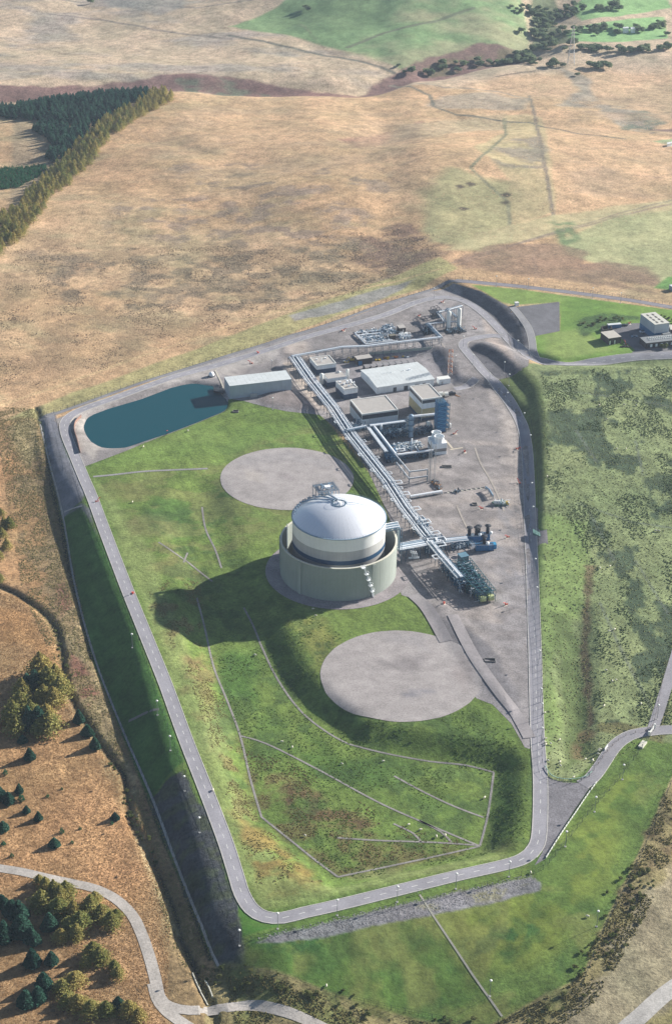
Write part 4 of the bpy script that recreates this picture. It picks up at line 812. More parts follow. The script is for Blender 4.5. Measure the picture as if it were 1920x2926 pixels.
# notch platform on the wall's back-left
br = thing('tank_pipe_bridge', 'pale pipe bridge crossing from the storage tank over its bund wall on the right', 'pipe bridge', (cx + 26, cy + 8, G0))
A0 = R(21)
def bl(a, b, z): c, s_ = math.cos(A0), math.sin(A0); return (cx + c * a - s_ * b, cy + s_ * a + c * b, z)
for k, b in enumerate((-3.2, -2.2, -1.1, 0, 1.1, 2.3)):
    pts = [bl(TR_, b, G0 + 21.2), bl(WR + 2.0 + k * .25, b, G0 + 21.2), bl(WR + 2.6 + k * .25, b, G0 + 19.5), bl(WR + 2.6 + k * .25, b, G0 + 7.5)]
    link('bridge_pipe', MB().pipe(pts, .34, 6), PIPEW if k % 2 else PIPE, br)
mb = MB()
for a in (24.2, 26.5, 29.2, 31.5): mb.tube(bl(a, -4, G0 + 20.6), bl(a, 3, G0 + 20.6), .18, 4)
for b in (-4, 3): mb.tube(bl(TR_, b, G0 + 20.6), bl(33, b, G0 + 20.6), .22, 4); mb.tube(bl(TR_, b, G0 + 22), bl(33, b, G0 + 22), .06, 4)
for b in (-4, 3):
    for a in (31.5, 33): mb.tube(bl(a, b, G0), bl(a, b, G0 + 20.6), .18, 4)
for z in (5, 10, 15): mb.tube(bl(33, -4, G0 + z), bl(33, 3, G0 + z), .12, 4)
link('bridge_frame', mb, STL, br)

# ------------------------------------------------------------------ buildings
def roofpts(sheet, pts, h):
    """roof corners seen at height h above the land"""
    return W3(K(sheet, *pts), h)
def ccw(P):
    P = [tuple(map(float, p[:2])) for p in P]
    a = sum(P[i][0] * P[(i + 1) % len(P)][1] - P[(i + 1) % len(P)][0] * P[i][1] for i in range(len(P)))
    return P if a > 0 else P[::-1]
def lerp2(a, b, t): return (a[0] + (b[0] - a[0]) * t, a[1] + (b[1] - a[1]) * t)
def inset(P, d):
    c = np.mean(P, axis=0); out = []
    n = len(P)
    for i in range(n):
        a, b, c2 = np.array(P[i - 1]), np.array(P[i]), np.array(P[(i + 1) % n]); e = (b - a) / np.hypot(*(b - a)); f = (c2 - b) / np.hypot(*(c2 - b))
        ne = np.array((-e[1], e[0])); nf = np.array((-f[1], f[0])); q = ne + nf; q = q / (q @ q) * 2; out.append(tuple(b + q * d * (1 if True else 0)))
    return out
def square(P):
    """make four nearly right corners exactly rectangular"""
    P = np.array(P); c = P.mean(0); u = (P[1] - P[0] + P[2] - P[3]) / 2; v = (P[3] - P[0] + P[2] - P[1]) / 2
    lu, lv = np.hypot(*u), np.hypot(*v); u = u / lu; v = v / lv
    if abs(u @ v) < .35:
        p = np.array((-u[1], u[0])); p = p if p @ v > 0 else -p; ang = (math.atan2(v[1], v[0]) - math.atan2(p[1], p[0]) + math.pi) % (2 * math.pi) - math.pi
        h = ang / 2; c_, s_ = math.cos(h), math.sin(h); u = np.array((c_ * u[0] - s_ * u[1], s_ * u[0] + c_ * u[1])); p = np.array((-u[1], u[0])); v = p if p @ v > 0 else -p
    return [tuple(c + (-u * lu - v * lv) / 2), tuple(c + (u * lu - v * lv) / 2), tuple(c + (u * lu + v * lv) / 2), tuple(c + (-u * lu + v * lv) / 2)]
def panels(P, z0, z1, m, root, wpan=3.0, t=.12, gap=.06, name='wall_panel', sides=None):
    n = len(P)
    for i in range(n):
        if sides is not None and i not in sides: continue
        a, b = P[i], P[(i + 1) % n]; L_ = math.hypot(b[0] - a[0], b[1] - a[1]); k = max(1, round(L_ / wpan)); nx, ny = (b[1] - a[1]) / L_, -(b[0] - a[0]) / L_
        for q in range(k):
            s0 = (q * L_ / k + gap / 2) / L_; s1 = ((q + 1) * L_ / k - gap / 2) / L_
            p0, p1 = lerp2(a, b, s0), lerp2(a, b, s1)
            link(name, MB().prism(ccw([p0, p1, (p1[0] + nx * t, p1[1] + ny * t), (p0[0] + nx * t, p0[1] + ny * t)]), z0, z1), m, root)
def flat_building(name, label, sheet, pts, h, bands, roofm, parapet=None, cat='building', down=.6, wpan=3.0, rect=True):
    """bands: list of (fraction from the ground, material) going up"""
    g = roofpts(sheet, pts, h); P = [tuple(p[:2]) for p in g]
    if rect and len(P) == 4: P = square(P)
    P = ccw(P); zg = float(np.min(hz(np.array(P)[:, 0], np.array(P)[:, 1]))); z1 = float(np.mean(g[:, 2]))
    c = np.mean(P, axis=0); root = thing(name, label, cat, (float(c[0]), float(c[1]), zg))
    Pi = inset(P, .15)
    link('core', MB().prism(Pi, zg - down, z1 - .3), bands[0][1], root)
    f0 = 0.
    for f1, m in bands:
        za = zg - down if f0 == 0 else zg + (z1 - zg) * f0; zb_ = zg + (z1 - zg) * f1
        panels(Pi, za + .02, zb_ - .03, m, root, wpan); f0 = f1
    link('roof', MB().prism(inset(P, .45), z1 - .35, z1 - .18), roofm, root)
    if parapet:
        n = len(P); Q = inset(P, .5); mb = MB()
        for i in range(n):
            j = (i + 1) % n; mb.prism(ccw([P[i], P[j], Q[j], Q[i]]), z1 - .75, z1 + .14)
        link('parapet', mb, parapet, root)
    return root, P, zg, z1
# 1 compressor hall, 2 tall hall with yellow panels
hall, HP, hg, hz1 = flat_building('process_hall', 'wide white flat roofed hall with a dark strip under its white roof edge', 'n', [(207, 337), (620, 262), (765, 427), (345, 500)], 9.0, [(.60, WPAN), (.90, DPAN)], ROOFG, WHT, wpan=4.2)
tall, TP, tg, tz1 = flat_building('process_hall', 'tall flat roofed hall with white panels above stained yellow panels, next to the blue tower', 'n', [(897, 150), (1125, 108), (1275, 262), (1045, 303)], 14.0, [(.12, DBLUE), (.55, YPAN), (.80, WPAN), (.93, DPAN)], ROOFG, WHT, wpan=3.4)  # lowest dark blue band paints the shadow at the hall's foot
mb = MB()
for p in TP: mb.tube((p[0], p[1], tg), (p[0], p[1], tz1), .16, 6)
link('downpipe', mb, WHT, tall)
mb = MB()
for p in HP: mb.tube((p[0], p[1], hg), (p[0], p[1], hz1), .16, 6)
link('downpipe', mb, WHT, hall)
def extras(root, P, z, items, m):
    for kind, a, b, s, h in items:
        p = lerp2(lerp2(P[0], P[1], a), lerp2(P[3], P[2], a), b); mb = MB()
        if kind == 'box': mb.box((p[0], p[1], z - .15), (s, s * .7, h), .2)
        else: mb.lathe([(s, 0), (s, h), (s * 1.15, h), (s * 1.15, h + .15), (.02, h + .3)], (p[0], p[1], z - .15), 10)
        link('roof_box' if kind == 'box' else 'roof_vent', mb, m, root)
ra, PA, _, z = flat_building('plant_room', 'small white topped plant room with dark blue base near the corner of the pipe racks', 'p', [(318, 190), (545, 155), (622, 242), (385, 305)], 6.4, [(.55, DBLUE), (.97, WPAN)], ROOFG, WHT, wpan=2.6)
extras(ra, PA, z, [('vent', .4, .4, .25, 2.2), ('box', .7, .7, 1.2, .7), ('box', .25, .7, 1., .6)], PIPEW)
rb, PB, _, z = flat_building('plant_room', 'pale flat roofed plant room beside a white upright silo', 'p', [(475, 380), (712, 343), (765, 402), (530, 457)], 6.0, [(.55, DBLUE), (.97, WPAN)], ROOFG, None, wpan=2.6)
rc, PC, _, z = flat_building('plant_room', 'white plant room crowned with small vents and domed tanks, nearest the long white shed', 'p', [(655, 470), (815, 440), (884, 532), (732, 590)], 7.2, [(.5, DBLUE), (.97, WPAN)], ROOFG, WHT, wpan=2.2)
extras(rc, PC, z, [('vent', .6, .6, .7, 1.8), ('vent', .85, .6, .7, 1.8), ('vent', .3, .5, .5, 1.1), ('box', .2, .8, 1.4, .8), ('vent', .9, .3, .4, 2.4), ('box', .5, .25, 1.2, .9)], PIPEW)
def silo(sheet, x, y, r, h, label, m=WHT, legs=True):
    p = P1(sheet, x, y); t_ = thing('silo', label, 'silo', p)
    link('vessel', MB().lathe([(r * .3, .6), (r, 1.4), (r, h - r * .6), (r * .8, h - r * .25), (r * .45, h - .05), (.02, h)], p, 18), m, t_, True)
    for k in range(4): a = k * math.pi / 2 + .4; link('leg', MB().tube((p[0] + r * .8 * math.cos(a), p[1] + r * .8 * math.sin(a), p[2] - .2), (p[0] + r * .8 * math.cos(a), p[1] + r * .8 * math.sin(a), p[2] + 2), .12, 5), DRK, t_)
    link('filling_pipe', MB().pipe([(p[0] + r + .3, p[1], p[2]), (p[0] + r + .3, p[1], p[2] + h * .9), (p[0] + r * .5, p[1], p[2] + h)], .1, 5), PIPE, t_)
    return t_
silo('p', 460, 540, 1.35, 8.6, 'white upright silo standing beside the long pipe rack, left of a pale plant room')
silo('p', 672, 470, 1.05, 6.9, 'small white domed silo between two plant rooms')
silo('p', 775, 450, 1.0, 7.2, 'small white domed silo behind the white plant room with roof vents')
# long white shed with low pitched roof
g = roofpts('a', [(527, 610), (885, 545), (1000, 650), (632, 722)], 5.0); P = square([tuple(p[:2]) for p in g]); z1 = float(g[:, 2].mean()); zg = float(hz(np.array(P)[:, 0], np.array(P)[:, 1]).min())
c = np.mean(P, axis=0); shed = thing('long_shed', 'long low white shed with a wide pale low pitched roof, behind the two process halls', 'shed', (float(c[0]), float(c[1]), zg))
Pc = ccw(P); Pi = inset(Pc, .5)
link('core', MB().prism(Pi, zg - .5, z1 - .4), WPAN, shed); panels(Pi, zg - .5, z1 - .35, WPAN, shed, 4.0)
M0, M1 = lerp2(P[0], P[3], .5), lerp2(P[1], P[2], .5)
ns = 16
for i in range(ns):
    for (E0, E1) in ((P[0], P[1]), (P[3], P[2])):
        a, b = lerp2(E0, E1, i / ns), lerp2(E0, E1, (i + 1) / ns - .0012); c0, d0 = lerp2(M0, M1, (i + 1) / ns - .0012), lerp2(M0, M1, i / ns)
        q = [(*a, z1 - .3), (*b, z1 - .3), (*c0, z1 + 1.0), (*d0, z1 + 1.0)]
        if E0 is P[3]: q = q[::-1]
        mb = MB().poly(q); mb.poly([(x, y, zz - .2) for x, y, zz in q[::-1]])
        for u_ in range(4): a_, b_ = q[u_], q[(u_ + 1) % 4]; mb.quad((a_[0], a_[1], a_[2] - .2), (b_[0], b_[1], b_[2] - .2), b_, a_)
        link('roof_sheet', mb, ROOFW, shed)
for e0, e1, mm in ((P[0], P[3], M0), (P[1], P[2], M1)):
    link('gable', MB().poly([(*lerp2(e0, mm, .03), z1 - .4), (*lerp2(e1, mm, .03), z1 - .4), (*mm, z1 + .9)]), WPAN, shed)
for f, ww in ((.28, 2.2), (.47, 2.6), (.66, 3.0), (.8, 2.)):
    a, b = Pi[0], Pi[1]
    best = max(range(4), key=lambda i: -(Pi[i][1] + Pi[(i + 1) % 4][1])); a, b = Pi[best], Pi[(best + 1) % 4]; L_ = math.hypot(b[0] - a[0], b[1] - a[1]); nx, ny = (b[1] - a[1]) / L_, -(b[0] - a[0]) / L_
    p0, p1 = lerp2(a, b, f), lerp2(a, b, f + ww / L_); link('door', MB().prism(ccw([(p0[0] + nx * .13, p0[1] + ny * .13), (p1[0] + nx * .13, p1[1] + ny * .13), (p1[0] + nx * .2, p1[1] + ny * .2), (p0[0] + nx * .2, p0[1] + ny * .2)]), zg, zg + 2.8), DPAN, shed)
for f, s in ((.28, .3), (.34, .3), (.40, .45), (.62, .5), (.72, 1.3)):
    p = lerp2(lerp2(P[0], P[1], f), lerp2(P[3], P[2], f), .45); link('roof_vent', MB().box((p[0], p[1], z1 + .8), (s, s * .7, .9), .3), PIPEW, shed)
# lean-to bays behind the shed
g = roofpts('q', [(330, 862), (870, 772), (895, 800), (345, 890)], 2.6); P = square([tuple(p[:2]) for p in g]); z1 = float(g[:, 2].mean()); c = np.mean(P, axis=0); zg = z1 - 2.6
lt = thing('storage_bays', 'row of grey lean-to storage bays with dark dividers along the back of the long shed', 'storage bays', (float(c[0]), float(c[1]), zg))
for i in range(8):
    a, b, c0, d0 = lerp2(P[0], P[1], i / 8 + .004), lerp2(P[0], P[1], (i + 1) / 8 - .004), lerp2(P[3], P[2], (i + 1) / 8 - .004), lerp2(P[3], P[2], i / 8 + .004)
    link('bay_roof', MB().prism(ccw([a, b, c0, d0]), z1 - .15, z1), mat('bay roof', (.25, .24, .25), .9, var=.15), lt)
for i in range(9):
    a, b = lerp2(P[0], P[1], i / 8), lerp2(P[3], P[2], i / 8); d = np.array(b) - np.array(a); d /= np.hypot(*d); n_2 = (-d[1] * .12, d[0] * .12)
    link('bay_divider', MB().prism(ccw([(a[0] - n_2[0], a[1] - n_2[1]), (b[0] - n_2[0], b[1] - n_2[1]), (b[0] + n_2[0], b[1] + n_2[1]), (a[0] + n_2[0], a[1] + n_2[1])]), zg - .4, z1 + .06), DRK, lt)
# pump house by the pond
g = roofpts('t', [(268, 432), (945, 322), (1022, 410), (325, 527)], 8.6); P = square([tuple(p[:2]) for p in g]); z1 = float(g[:, 2].mean()); zg = float(hz(np.array(P)[:, 0], np.array(P)[:, 1]).min())
c = np.mean(P, axis=0); ph = thing('pump_house', 'long windowless pale grey shed with white roof at the end of the pond', 'shed', (float(c[0]), float(c[1]), zg)); Pc = ccw(P); Pi = inset(Pc, .2)
link('core', MB().prism(Pi, zg - 5, z1 - .3), SHEET, ph); panels(Pi, zg - 5, z1 - .25, SHEET, ph, 3.1, .1, .05)
for i in range(14):
    a, b, c0, d0 = lerp2(P[0], P[1], i / 14 + .0006), lerp2(P[0], P[1], (i + 1) / 14 - .0006), lerp2(P[3], P[2], (i + 1) / 14 - .0006), lerp2(P[3], P[2], i / 14 + .0006)
    link('roof_sheet', MB().prism(ccw([a, b, c0, d0]), z1 - .28, z1), ROOFW, ph)
best = min(range(4), key=lambda i: Pi[i][1] + Pi[(i + 1) % 4][1]); a, b = Pi[best], Pi[(best + 1) % 4]; L_ = math.hypot(b[0] - a[0], b[1] - a[1]); nx, ny = (b[1] - a[1]) / L_, -(b[0] - a[0]) / L_
for f, m, w2, h0, h1 in ((.88, YEL, .9, -1, 1.6), (.40, DPAN, 1.2, -1, 1.2), (.33, LG, 4.0, -4, 2.5)):
    p0, p1 = lerp2(a, b, f), lerp2(a, b, f + w2 / L_); tt = .25 if w2 < 3 else 1.6
    link('door' if w2 < 3 else 'pipe_box', MB().prism(ccw([(p0[0] + nx * .13, p0[1] + ny * .13), (p1[0] + nx * .13, p1[1] + ny * .13), (p1[0] + nx * tt, p1[1] + ny * tt), (p0[0] + nx * tt, p0[1] + ny * tt)]), zg + h0, zg + h1), m, ph)
# brown store with blue door, brown huts
def hut(name, label, sheet, pts, h, m, roofm, door=None, cat='hut', down=.4, wins=0, parapet=None):
    g = roofpts(sheet, pts, h); P = ccw(square([tuple(p[:2]) for p in g])); z1 = float(g[:, 2].mean()); zg = min(z1 - h + .3, float(hz(np.array(P)[:, 0], np.array(P)[:, 1]).min())); c = np.mean(P, axis=0)
    root = thing(name, label, cat, (float(c[0]), float(c[1]), zg)); Pi = inset(P, .15)
    link('wall', MB().prism(Pi, zg - down, z1 - .2), m, root); link('roof', MB().prism(P, z1 - .2, z1), roofm, root)
    best = min(range(4), key=lambda i: Pi[i][1] + Pi[(i + 1) % 4][1]); a, b = Pi[best], Pi[(best + 1) % 4]; L_ = math.hypot(b[0] - a[0], b[1] - a[1]); nx, ny = (b[1] - a[1]) / L_, -(b[0] - a[0]) / L_
    for f, mm, w2, z0_, h_ in (door or []):
        p0, p1 = lerp2(a, b, f), lerp2(a, b, f + w2 / L_)
        link('door' if z0_ == 0 else 'window', MB().prism(ccw([p0, p1, (p1[0] + nx * .08, p1[1] + ny * .08), (p0[0] + nx * .08, p0[1] + ny * .08)]), zg + z0_, zg + z0_ + h_), mm, root)
    return root, P, zg, z1
hut('store', 'dark brown brick store with grey roof and bright blue door', 'p', [(865, 158), (1035, 118), (1072, 160), (888, 205)], 4.4, BRICK, ROOFG, [(.06, BLUE, 2.6, 0, 3.0)], cat='store')
hut('hut', 'small dark brown hut with pale roof behind the metering pipework', 'q', [(690, 402), (755, 390), (785, 425), (705, 440)], 3.4, BRICK, ROOFG, [(.5, WHT, .8, 0, 2.1)])
hut('hut', 'dark low instrument hut standing inside the metering pipework', 'q', [(595, 508), (655, 498), (675, 515), (612, 530)], 2.8, BRICK, mat('olive roof', (.16, .15, .12), .9), [])
hut('container', 'white cabin on a concrete slab at the end of the long shed', 'a', [(1010, 640), (1085, 628), (1102, 645), (1030, 660)], 3.6, WPAN, WHT, [(.2, LG, 1., 0, 2.1)], cat='cabin')
drape('cabin_slab', W(K('a', (985, 700), (1105, 675), (1135, 705), (1010, 735))), GR, (.42, .40, .36), .1, .12, 3.)
drape('dark_slab', W(K('a', (1100, 650), (1125, 645), (1170, 690), (1135, 700))), GR, (.20, .20, .19), .1, .12, 3.)
hut('kiosk', 'small white kiosk at the edge of the upper grass', 'c', [(478, 195), (500, 191), (508, 199), (486, 204)], 2.4, WPAN, WHT, [])
# offices top right
def sc_(n, *p): return p
hut('garage', 'dark brown brick garage with a pale flat roof and two white doors', 's', [(225, 552), (430, 520), (590, 620), (355, 665)], 4.6, BRICK, mat('pale felt', (.46, .43, .38), .9, var=.12), [(.08, WHT, .9, 0, 2.6), (.46, WHT, .9, 0, 2.6)], cat='garage')
ro, PO, og, oz = hut('office_block', 'dark flat roofed single storey office with rows of white roof lights by the road', 's', [(905, 620), (1562, 530), (1700, 615), (1000, 728)], 4.2, BRICK, mat('grey felt', (.20, .215, .225), .8, var=.12), [(f, WPAN if i % 2 else GLAS, 1.5, 1.0, 2.0) for i, f in enumerate(np.arange(.04, .95, .065))], cat='office')
for i in range(13):
    for j in range(2):
        f = .16 + i * .055; p = lerp2(lerp2(PO[0], PO[1], f), lerp2(PO[3], PO[2], f), .42 + j * .24)
        link('roof_light', MB().lathe([(.55, 0), (.55, .25), (.4, .55), (.02, .7)], (p[0], p[1], oz), 8), LAMPW, ro)
r2, PW, wg, wz = hut('workshop', 'tall white clad workshop with blue lower walls and slotted roof lights behind the offices', 's', [(890, 218), (1145, 180), (1398, 355), (1150, 400)], 10.5, SHEET, mat('pale roof sheet', (.54, .53, .47), .8, var=.08), [], cat='workshop')
panels(inset(PW, .15), wg - .4, wg + 4.2, BLUE, r2, 3.0, .1, .05, 'lower_panel'); panels(inset(PW, .15), wg + 4.25, wz - .25, SHEET, r2, 2.4, .12, .04)
for i in range(2):
    for j in range(4):
        p = lerp2(lerp2(PW[0], PW[1], .3 + i * .36), lerp2(PW[3], PW[2], .3 + i * .36), .17 + j * .21)
        u = np.array(PW[1]) - np.array(PW[0]); ang = math.atan2(u[1], u[0]); link('roof_light', MB().box((p[0], p[1], wz), (1.1, 2.6, .18), ang + (math.pi / 2 if np.hypot(*u) > np.hypot(*(np.array(PW[3]) - np.array(PW[0]))) else 0)), mat('smoked rooflight', (.16, .14, .11), .4), r2)
hut('annex', 'low dark annex with pale roof joined to the right side of the tall workshop', 's', [(1395, 380), (1440, 395), (1520, 465), (1400, 480)], 4.2, BRICK, mat('pale felt', (.46, .43, .38), .9), [], cat='annex')
hut('annex', 'low grey roofed link between the workshop and the offices', 's', [(1235, 510), (1370, 495), (1430, 535), (1290, 560)], 4.0, BRICK, mat('grey felt', (.20, .215, .225), .8), [], cat='annex')
# skip / open pen and blue container
g = roofpts('s', [(330, 412), (545, 378), (572, 405), (350, 440)], 2.7); P = ccw(square([tuple(p[:2]) for p in g])); z1 = float(g[:, 2].mean()); c = np.mean(P, axis=0)
bc = thing('shipping_container', 'blue shipping container with a pale top behind the brown garage', 'container', (float(c[0]), float(c[1]), z1 - 2.7))
link('body', MB().prism(inset(P, .05), z1 - 2.6, z1 - .08), mat('container blue', (.05, .16, .34), .5, var=.15), bc); link('roof', MB().prism(P, z1 - .08, z1), ROOFW, bc); panels(inset(P, .05), z1 - 2.5, z1 - .2, mat('container blue', (0, 0, 0)), bc, 1.2, .07, .3, 'corrugation')
g = roofpts('s', [(225, 455), (385, 430), (420, 480), (260, 530)], 2.2); P = ccw(square([tuple(p[:2]) for p in g])); z1 = float(g[:, 2].mean()); c = np.mean(P, axis=0); Q = inset(P, .4)
pen = thing('tank_pen', 'open topped dark walled pen between the blue container and the brown garage', 'pen', (float(c[0]), float(c[1]), z1 - 2.2))
for i in range(4): j = (i + 1) % 4; link('wall', MB().prism(ccw([P[i], P[j], Q[j], Q[i]]), z1 - 2.5, z1), BRICK, pen)
# roofless ring building far right edge + small sheds
hut('shed', 'small grey shed at the far right edge above the boundary road', 'e', [(1505, 1270), (1575, 1258), (1600, 1268), (1530, 1282)], 3.2, mat('grey sheet', (.33, .38, .42), .6), ROOFW, [])
# ------------------------------------------------------------------ pipe racks
def rack(name, label, P, z, width, pipes, step=6., legs=True, cat='pipe rack', frame=STL, deck=False, rungs=2.0, rail=True):
    """P: ground polyline (xy); z: height of the pipes above the land (per point or one); pipes: list of (offset, radius, material)"""
    P = [np.array(p[:2], float) for p in P]; Z = z if hasattr(z, '__len__') else [z] * len(P)
    H3 = [float(hz(*p)) + zz for p, zz in zip(P, Z)]
    zc = float(hz(*P[0])); root = thing(name, label, cat, (float(P[0][0]), float(P[0][1]), zc))
    def norm(i):
        a = P[max(i - 1, 0)]; b = P[min(i + 1, len(P) - 1)]; d0 = P[i] - a; d1 = b - P[i]; v = np.zeros(2)
        for d in (d0, d1):
            if np.hypot(*d) > 0: v = v + d / np.hypot(*d)
        v /= np.hypot(*v); n = np.array((-v[1], v[0])); d = d1 if np.hypot(*d1) > 0 else d0; d = d / np.hypot(*d); return n / max(.5, abs(n @ np.array((-d[1], d[0]))))
    N = [norm(i) for i in range(len(P))]
    for o_, r, m in pipes:
        pts = [(p[0] + n[0] * o_, p[1] + n[1] * o_, h + r + .12) for p, n, h in zip(P, N, H3)]
        link('pipe', MB().pipe(pts, r, 6 if r < .4 else 8), m, root)
    for i in range(len(P) - 1):
        d = P[i + 1] - P[i]; L_ = np.hypot(*d); d /= L_; n = np.array((-d[1], d[0])); k = max(1, int(round(L_ / step)))
        for s_ in (-1, 1):
            a = P[i] + n * s_ * width / 2; b = P[i + 1] + n * s_ * width / 2; link('side_beam', MB().tube((*a, H3[i] - .1), (*b, H3[i + 1] - .1), .14, 4), frame, root)
        for q in range(k + (i == len(P) - 2)):
            c = P[i] + d * L_ * q / k; h = H3[i] + (H3[i + 1] - H3[i]) * q / k; g = float(hz(*c)); mb = MB()
            a, b = c - n * width / 2, c + n * width / 2
            mb.tube((*a, h - .15), (*b, h - .15), .17, 4)
            if legs:
                ga, gb = float(hz(*a)), float(hz(*b)); mb.tube((*a, ga - .3), (*a, h), .17, 4); mb.tube((*b, gb - .3), (*b, h), .17, 4)
                if h - g > 3.5: mb.tube((*a, (h + g) / 2), (*b, (h + g) / 2), .1, 4)
            link('trestle', mb, frame, root)
        if rungs:
            mb = MB(); k2 = int(L_ / rungs)
            for q in range(k2):
                c = P[i] + d * L_ * (q + .5) / k2; h = H3[i] + (H3[i + 1] - H3[i]) * (q + .5) / k2; mb.tube((*(c - n * width / 2), h - .05), (*(c + n * width / 2), h - .05), .09, 4)
            if rail:
                for s_ in (-1, 1):
                    a = P[i] + n * s_ * (width / 2 - .1); b = P[i + 1] + n * s_ * (width / 2 - .1)
                    mb.tube((*a, H3[i] + 1.1), (*b, H3[i + 1] + 1.1), .045, 3)
            o = link('cross_members', mb, frame, root); o['kind'] = 'stuff'
        if deck:
            a, b = P[i], P[i + 1]; mb = MB(); w0, w1 = deck
            pts = [a + n * w0, b + n * w0, b + n * w1, a + n * w1]; link('walkway', MB().prism(ccw(pts), min(H3[i], H3[i + 1]) + .05, min(H3[i], H3[i + 1]) + .13), MATS['deck grating'], root)
    return root, P, H3, N
def loops(root, P, H3, N, i, fr, side, out, ln, r=.22, m=PIPEW, z=.9):
    a, b = P[i], P[i + 1]; d = (b - a) / np.hypot(*(b - a)); n = np.array((-d[1], d[0])); h = H3[i] + z
    for f in fr:
        c = a + (b - a) * f; p = [c + n * side, c + n * (side + out), c + d * ln + n * (side + out), c + d * ln + n * side]
        link('expansion_loop', MB().pipe([(p[0][0], p[0][1], h - .5)] + [(q[0], q[1], h) for q in p] + [(p[3][0], p[3][1], h - .5)], r, 6), m, root)
ZR = 5.2
MR = W(K('p', (112, 190), (330, 480), (620, 815)) + K('b', (545 + 25, 5), (815, 292), (925, 450), (1060, 610), (1115, 672)), ZR)
main_pipes = [(-3.6, .22, PIPEW), (-2.9, .30, PIPEW), (-2.0, .16, PIPE), (-1.4, .30, PIPEW), (.9, .38, PIPEW), (1.8, .18, PIPE), (2.5, .26, PIPEW), (3.3, .24, PIPEW), (-.6, .12, STL)]
mr, mP, mH, mN = rack('pipe_rack', 'longest pipe rack, carrying many white pipes diagonally from the pond shed past the tank', MR, ZR, 8.2, main_pipes, 6.0, deck=(-.3, .5), frame=BSTL, rungs=1.9)
for seg, fr in ((3, (.06, .42, .75)), (4, (.2, .7)), (5, (.35, .8)), (2, (.5,)), (6, (.5,))):
    loops(mr, mP, mH, mN, seg, fr, -3.3, -1.8, 2.6)
    loops(mr, mP, mH, mN, seg, [f + .1 for f in fr], 3.2, 1.8, 2.4, .18)
for seg, fr in ((5, (.15, .65)), (6, (.25,)), (4, (.1, .55))):
    loops(mr, mP, mH, mN, seg, fr, 2.0, 4.2, 3.4, .32, PIPEW, 1.6)
# upper rack along the retaining wall and up to the vessels
UR = W(K('p', (80, 192), (700, 55)) + K('q', (350, 655), (880, 572), (1172, 528)), 5.2)
ur, uP, uH, uN = rack('pipe_rack', 'straight pipe rack with a thick white lagged pipe running along the retaining wall', UR, 5.2, 3.4, [(-.9, .62, PIPEW), (.5, .4, PIPE), (1.3, .2, PIPE), (1.7, .14, PIPEW)], 5.2, frame=BSTL, rungs=2.6)
vr = W(K('q', (1172, 528), (1020, 378)), 4.2); v2 = W(K('q', (1020, 378), (1210, 352), (1360, 338)), 4.6)
rack('pipe_rack', 'short pipe rack turning from the upper rack towards the two white upright vessels', vr, 4.4, 3.2, [(-1., .35, PIPEW), (0., .3, PIPE), (1., .25, PIPE)], 4.5, frame=BSTL, rungs=1.6)
rack('pipe_rack', 'low pipe rack running past the feet of the two white upright vessels', v2, 4.4, 1.8, [(-.5, .3, PIPEW), (.4, .25, PIPE)], 5., frame=BSTL, rungs=2.)
rack('pipe_rack', 'pipe bridge behind the two white upright vessels', W(K('q', (1140, 245), (1250, 215), (1400, 165)), 7), 7, 2.2, [(-.6, .35, PIPEW), (.5, .3, PIPE)], 6., frame=BSTL, rungs=1.8)
rack('pipe_rack', 'pipe bridge sloping from the dark stair tower down to the white vessels', W(K('q', (1130, 245), (1215, 350)), 6.), 6, 2.2, [(-.6, .3, PIPEW), (.5, .3, PIPE)], 5., frame=BSTL, rungs=1.8)
rack('pipe_rack', 'pipe bridge between the two white upright vessels', W(K('q', (1235, 200), (1345, 290)), 8.), 8, 1.6, [(-.4, .3, PIPEW), (.4, .2, PIPE)], 6., frame=BSTL, rungs=1.8)
# rack 3: across to the blue tower, rack 4: parallel pipes, pipe to cooling tower
rack('pipe_rack', 'short pipe bridge from the longest rack to the front corner of the white hall', W(K('n', (175, 692), (395, 640)), 6.6), 6.6, 3.4, [(-1.1, .3, PIPE), (0, .35, PIPEW), (1.1, .25, PIPE)], 5, frame=BSTL)
rack('pipe_rack', 'pipe bridge with thick white pipes in front of the white hall', W(K('n', (440, 632), (865, 562)), 6.6), 6.6, 3.6, [(-1.2, .5, PIPEW), (0, .35, PIPEW), (1.1, .3, PIPE)], 5, frame=BSTL)
rack('pipe_rack', 'pipe bridge with a thick white pipe from the grey column to the blue tower', W(K('n', (925, 515), (1200, 478)), 8.0), 8.0, 2.6, [(-.6, .75, PIPEW), (.8, .3, PIPE)], 5, frame=BSTL)
rack('pipe_rack', 'pair of pipes running diagonally down from the white hall, left of two', W(K('n', (425, 655), (650, 935)), 6.0), 6.0, 2.6, [(-.8, .4, PIPEW), (.2, .4, PIPEW), (1.0, .2, PIPE)], 5, frame=BSTL)
rack('pipe_rack', 'pair of pipes running diagonally down from the white hall, right of two', W(K('n', (490, 648), (755, 965)), 6.0), 6.0, 2.6, [(-.8, .3, PIPE), (.1, .62, PIPEW), (1.1, .2, PIPE)], 5, frame=BSTL)
rack('pipe_rack', 'thick white pipe on trestles leading to the foot of the cooling tower', W(K('n', (765, 975), (1195, 902)), 4.0), 4.0, 1.6, [(0, .62, PIPEW), (.9, .15, PIPE)], 5, frame=BSTL, rungs=0)
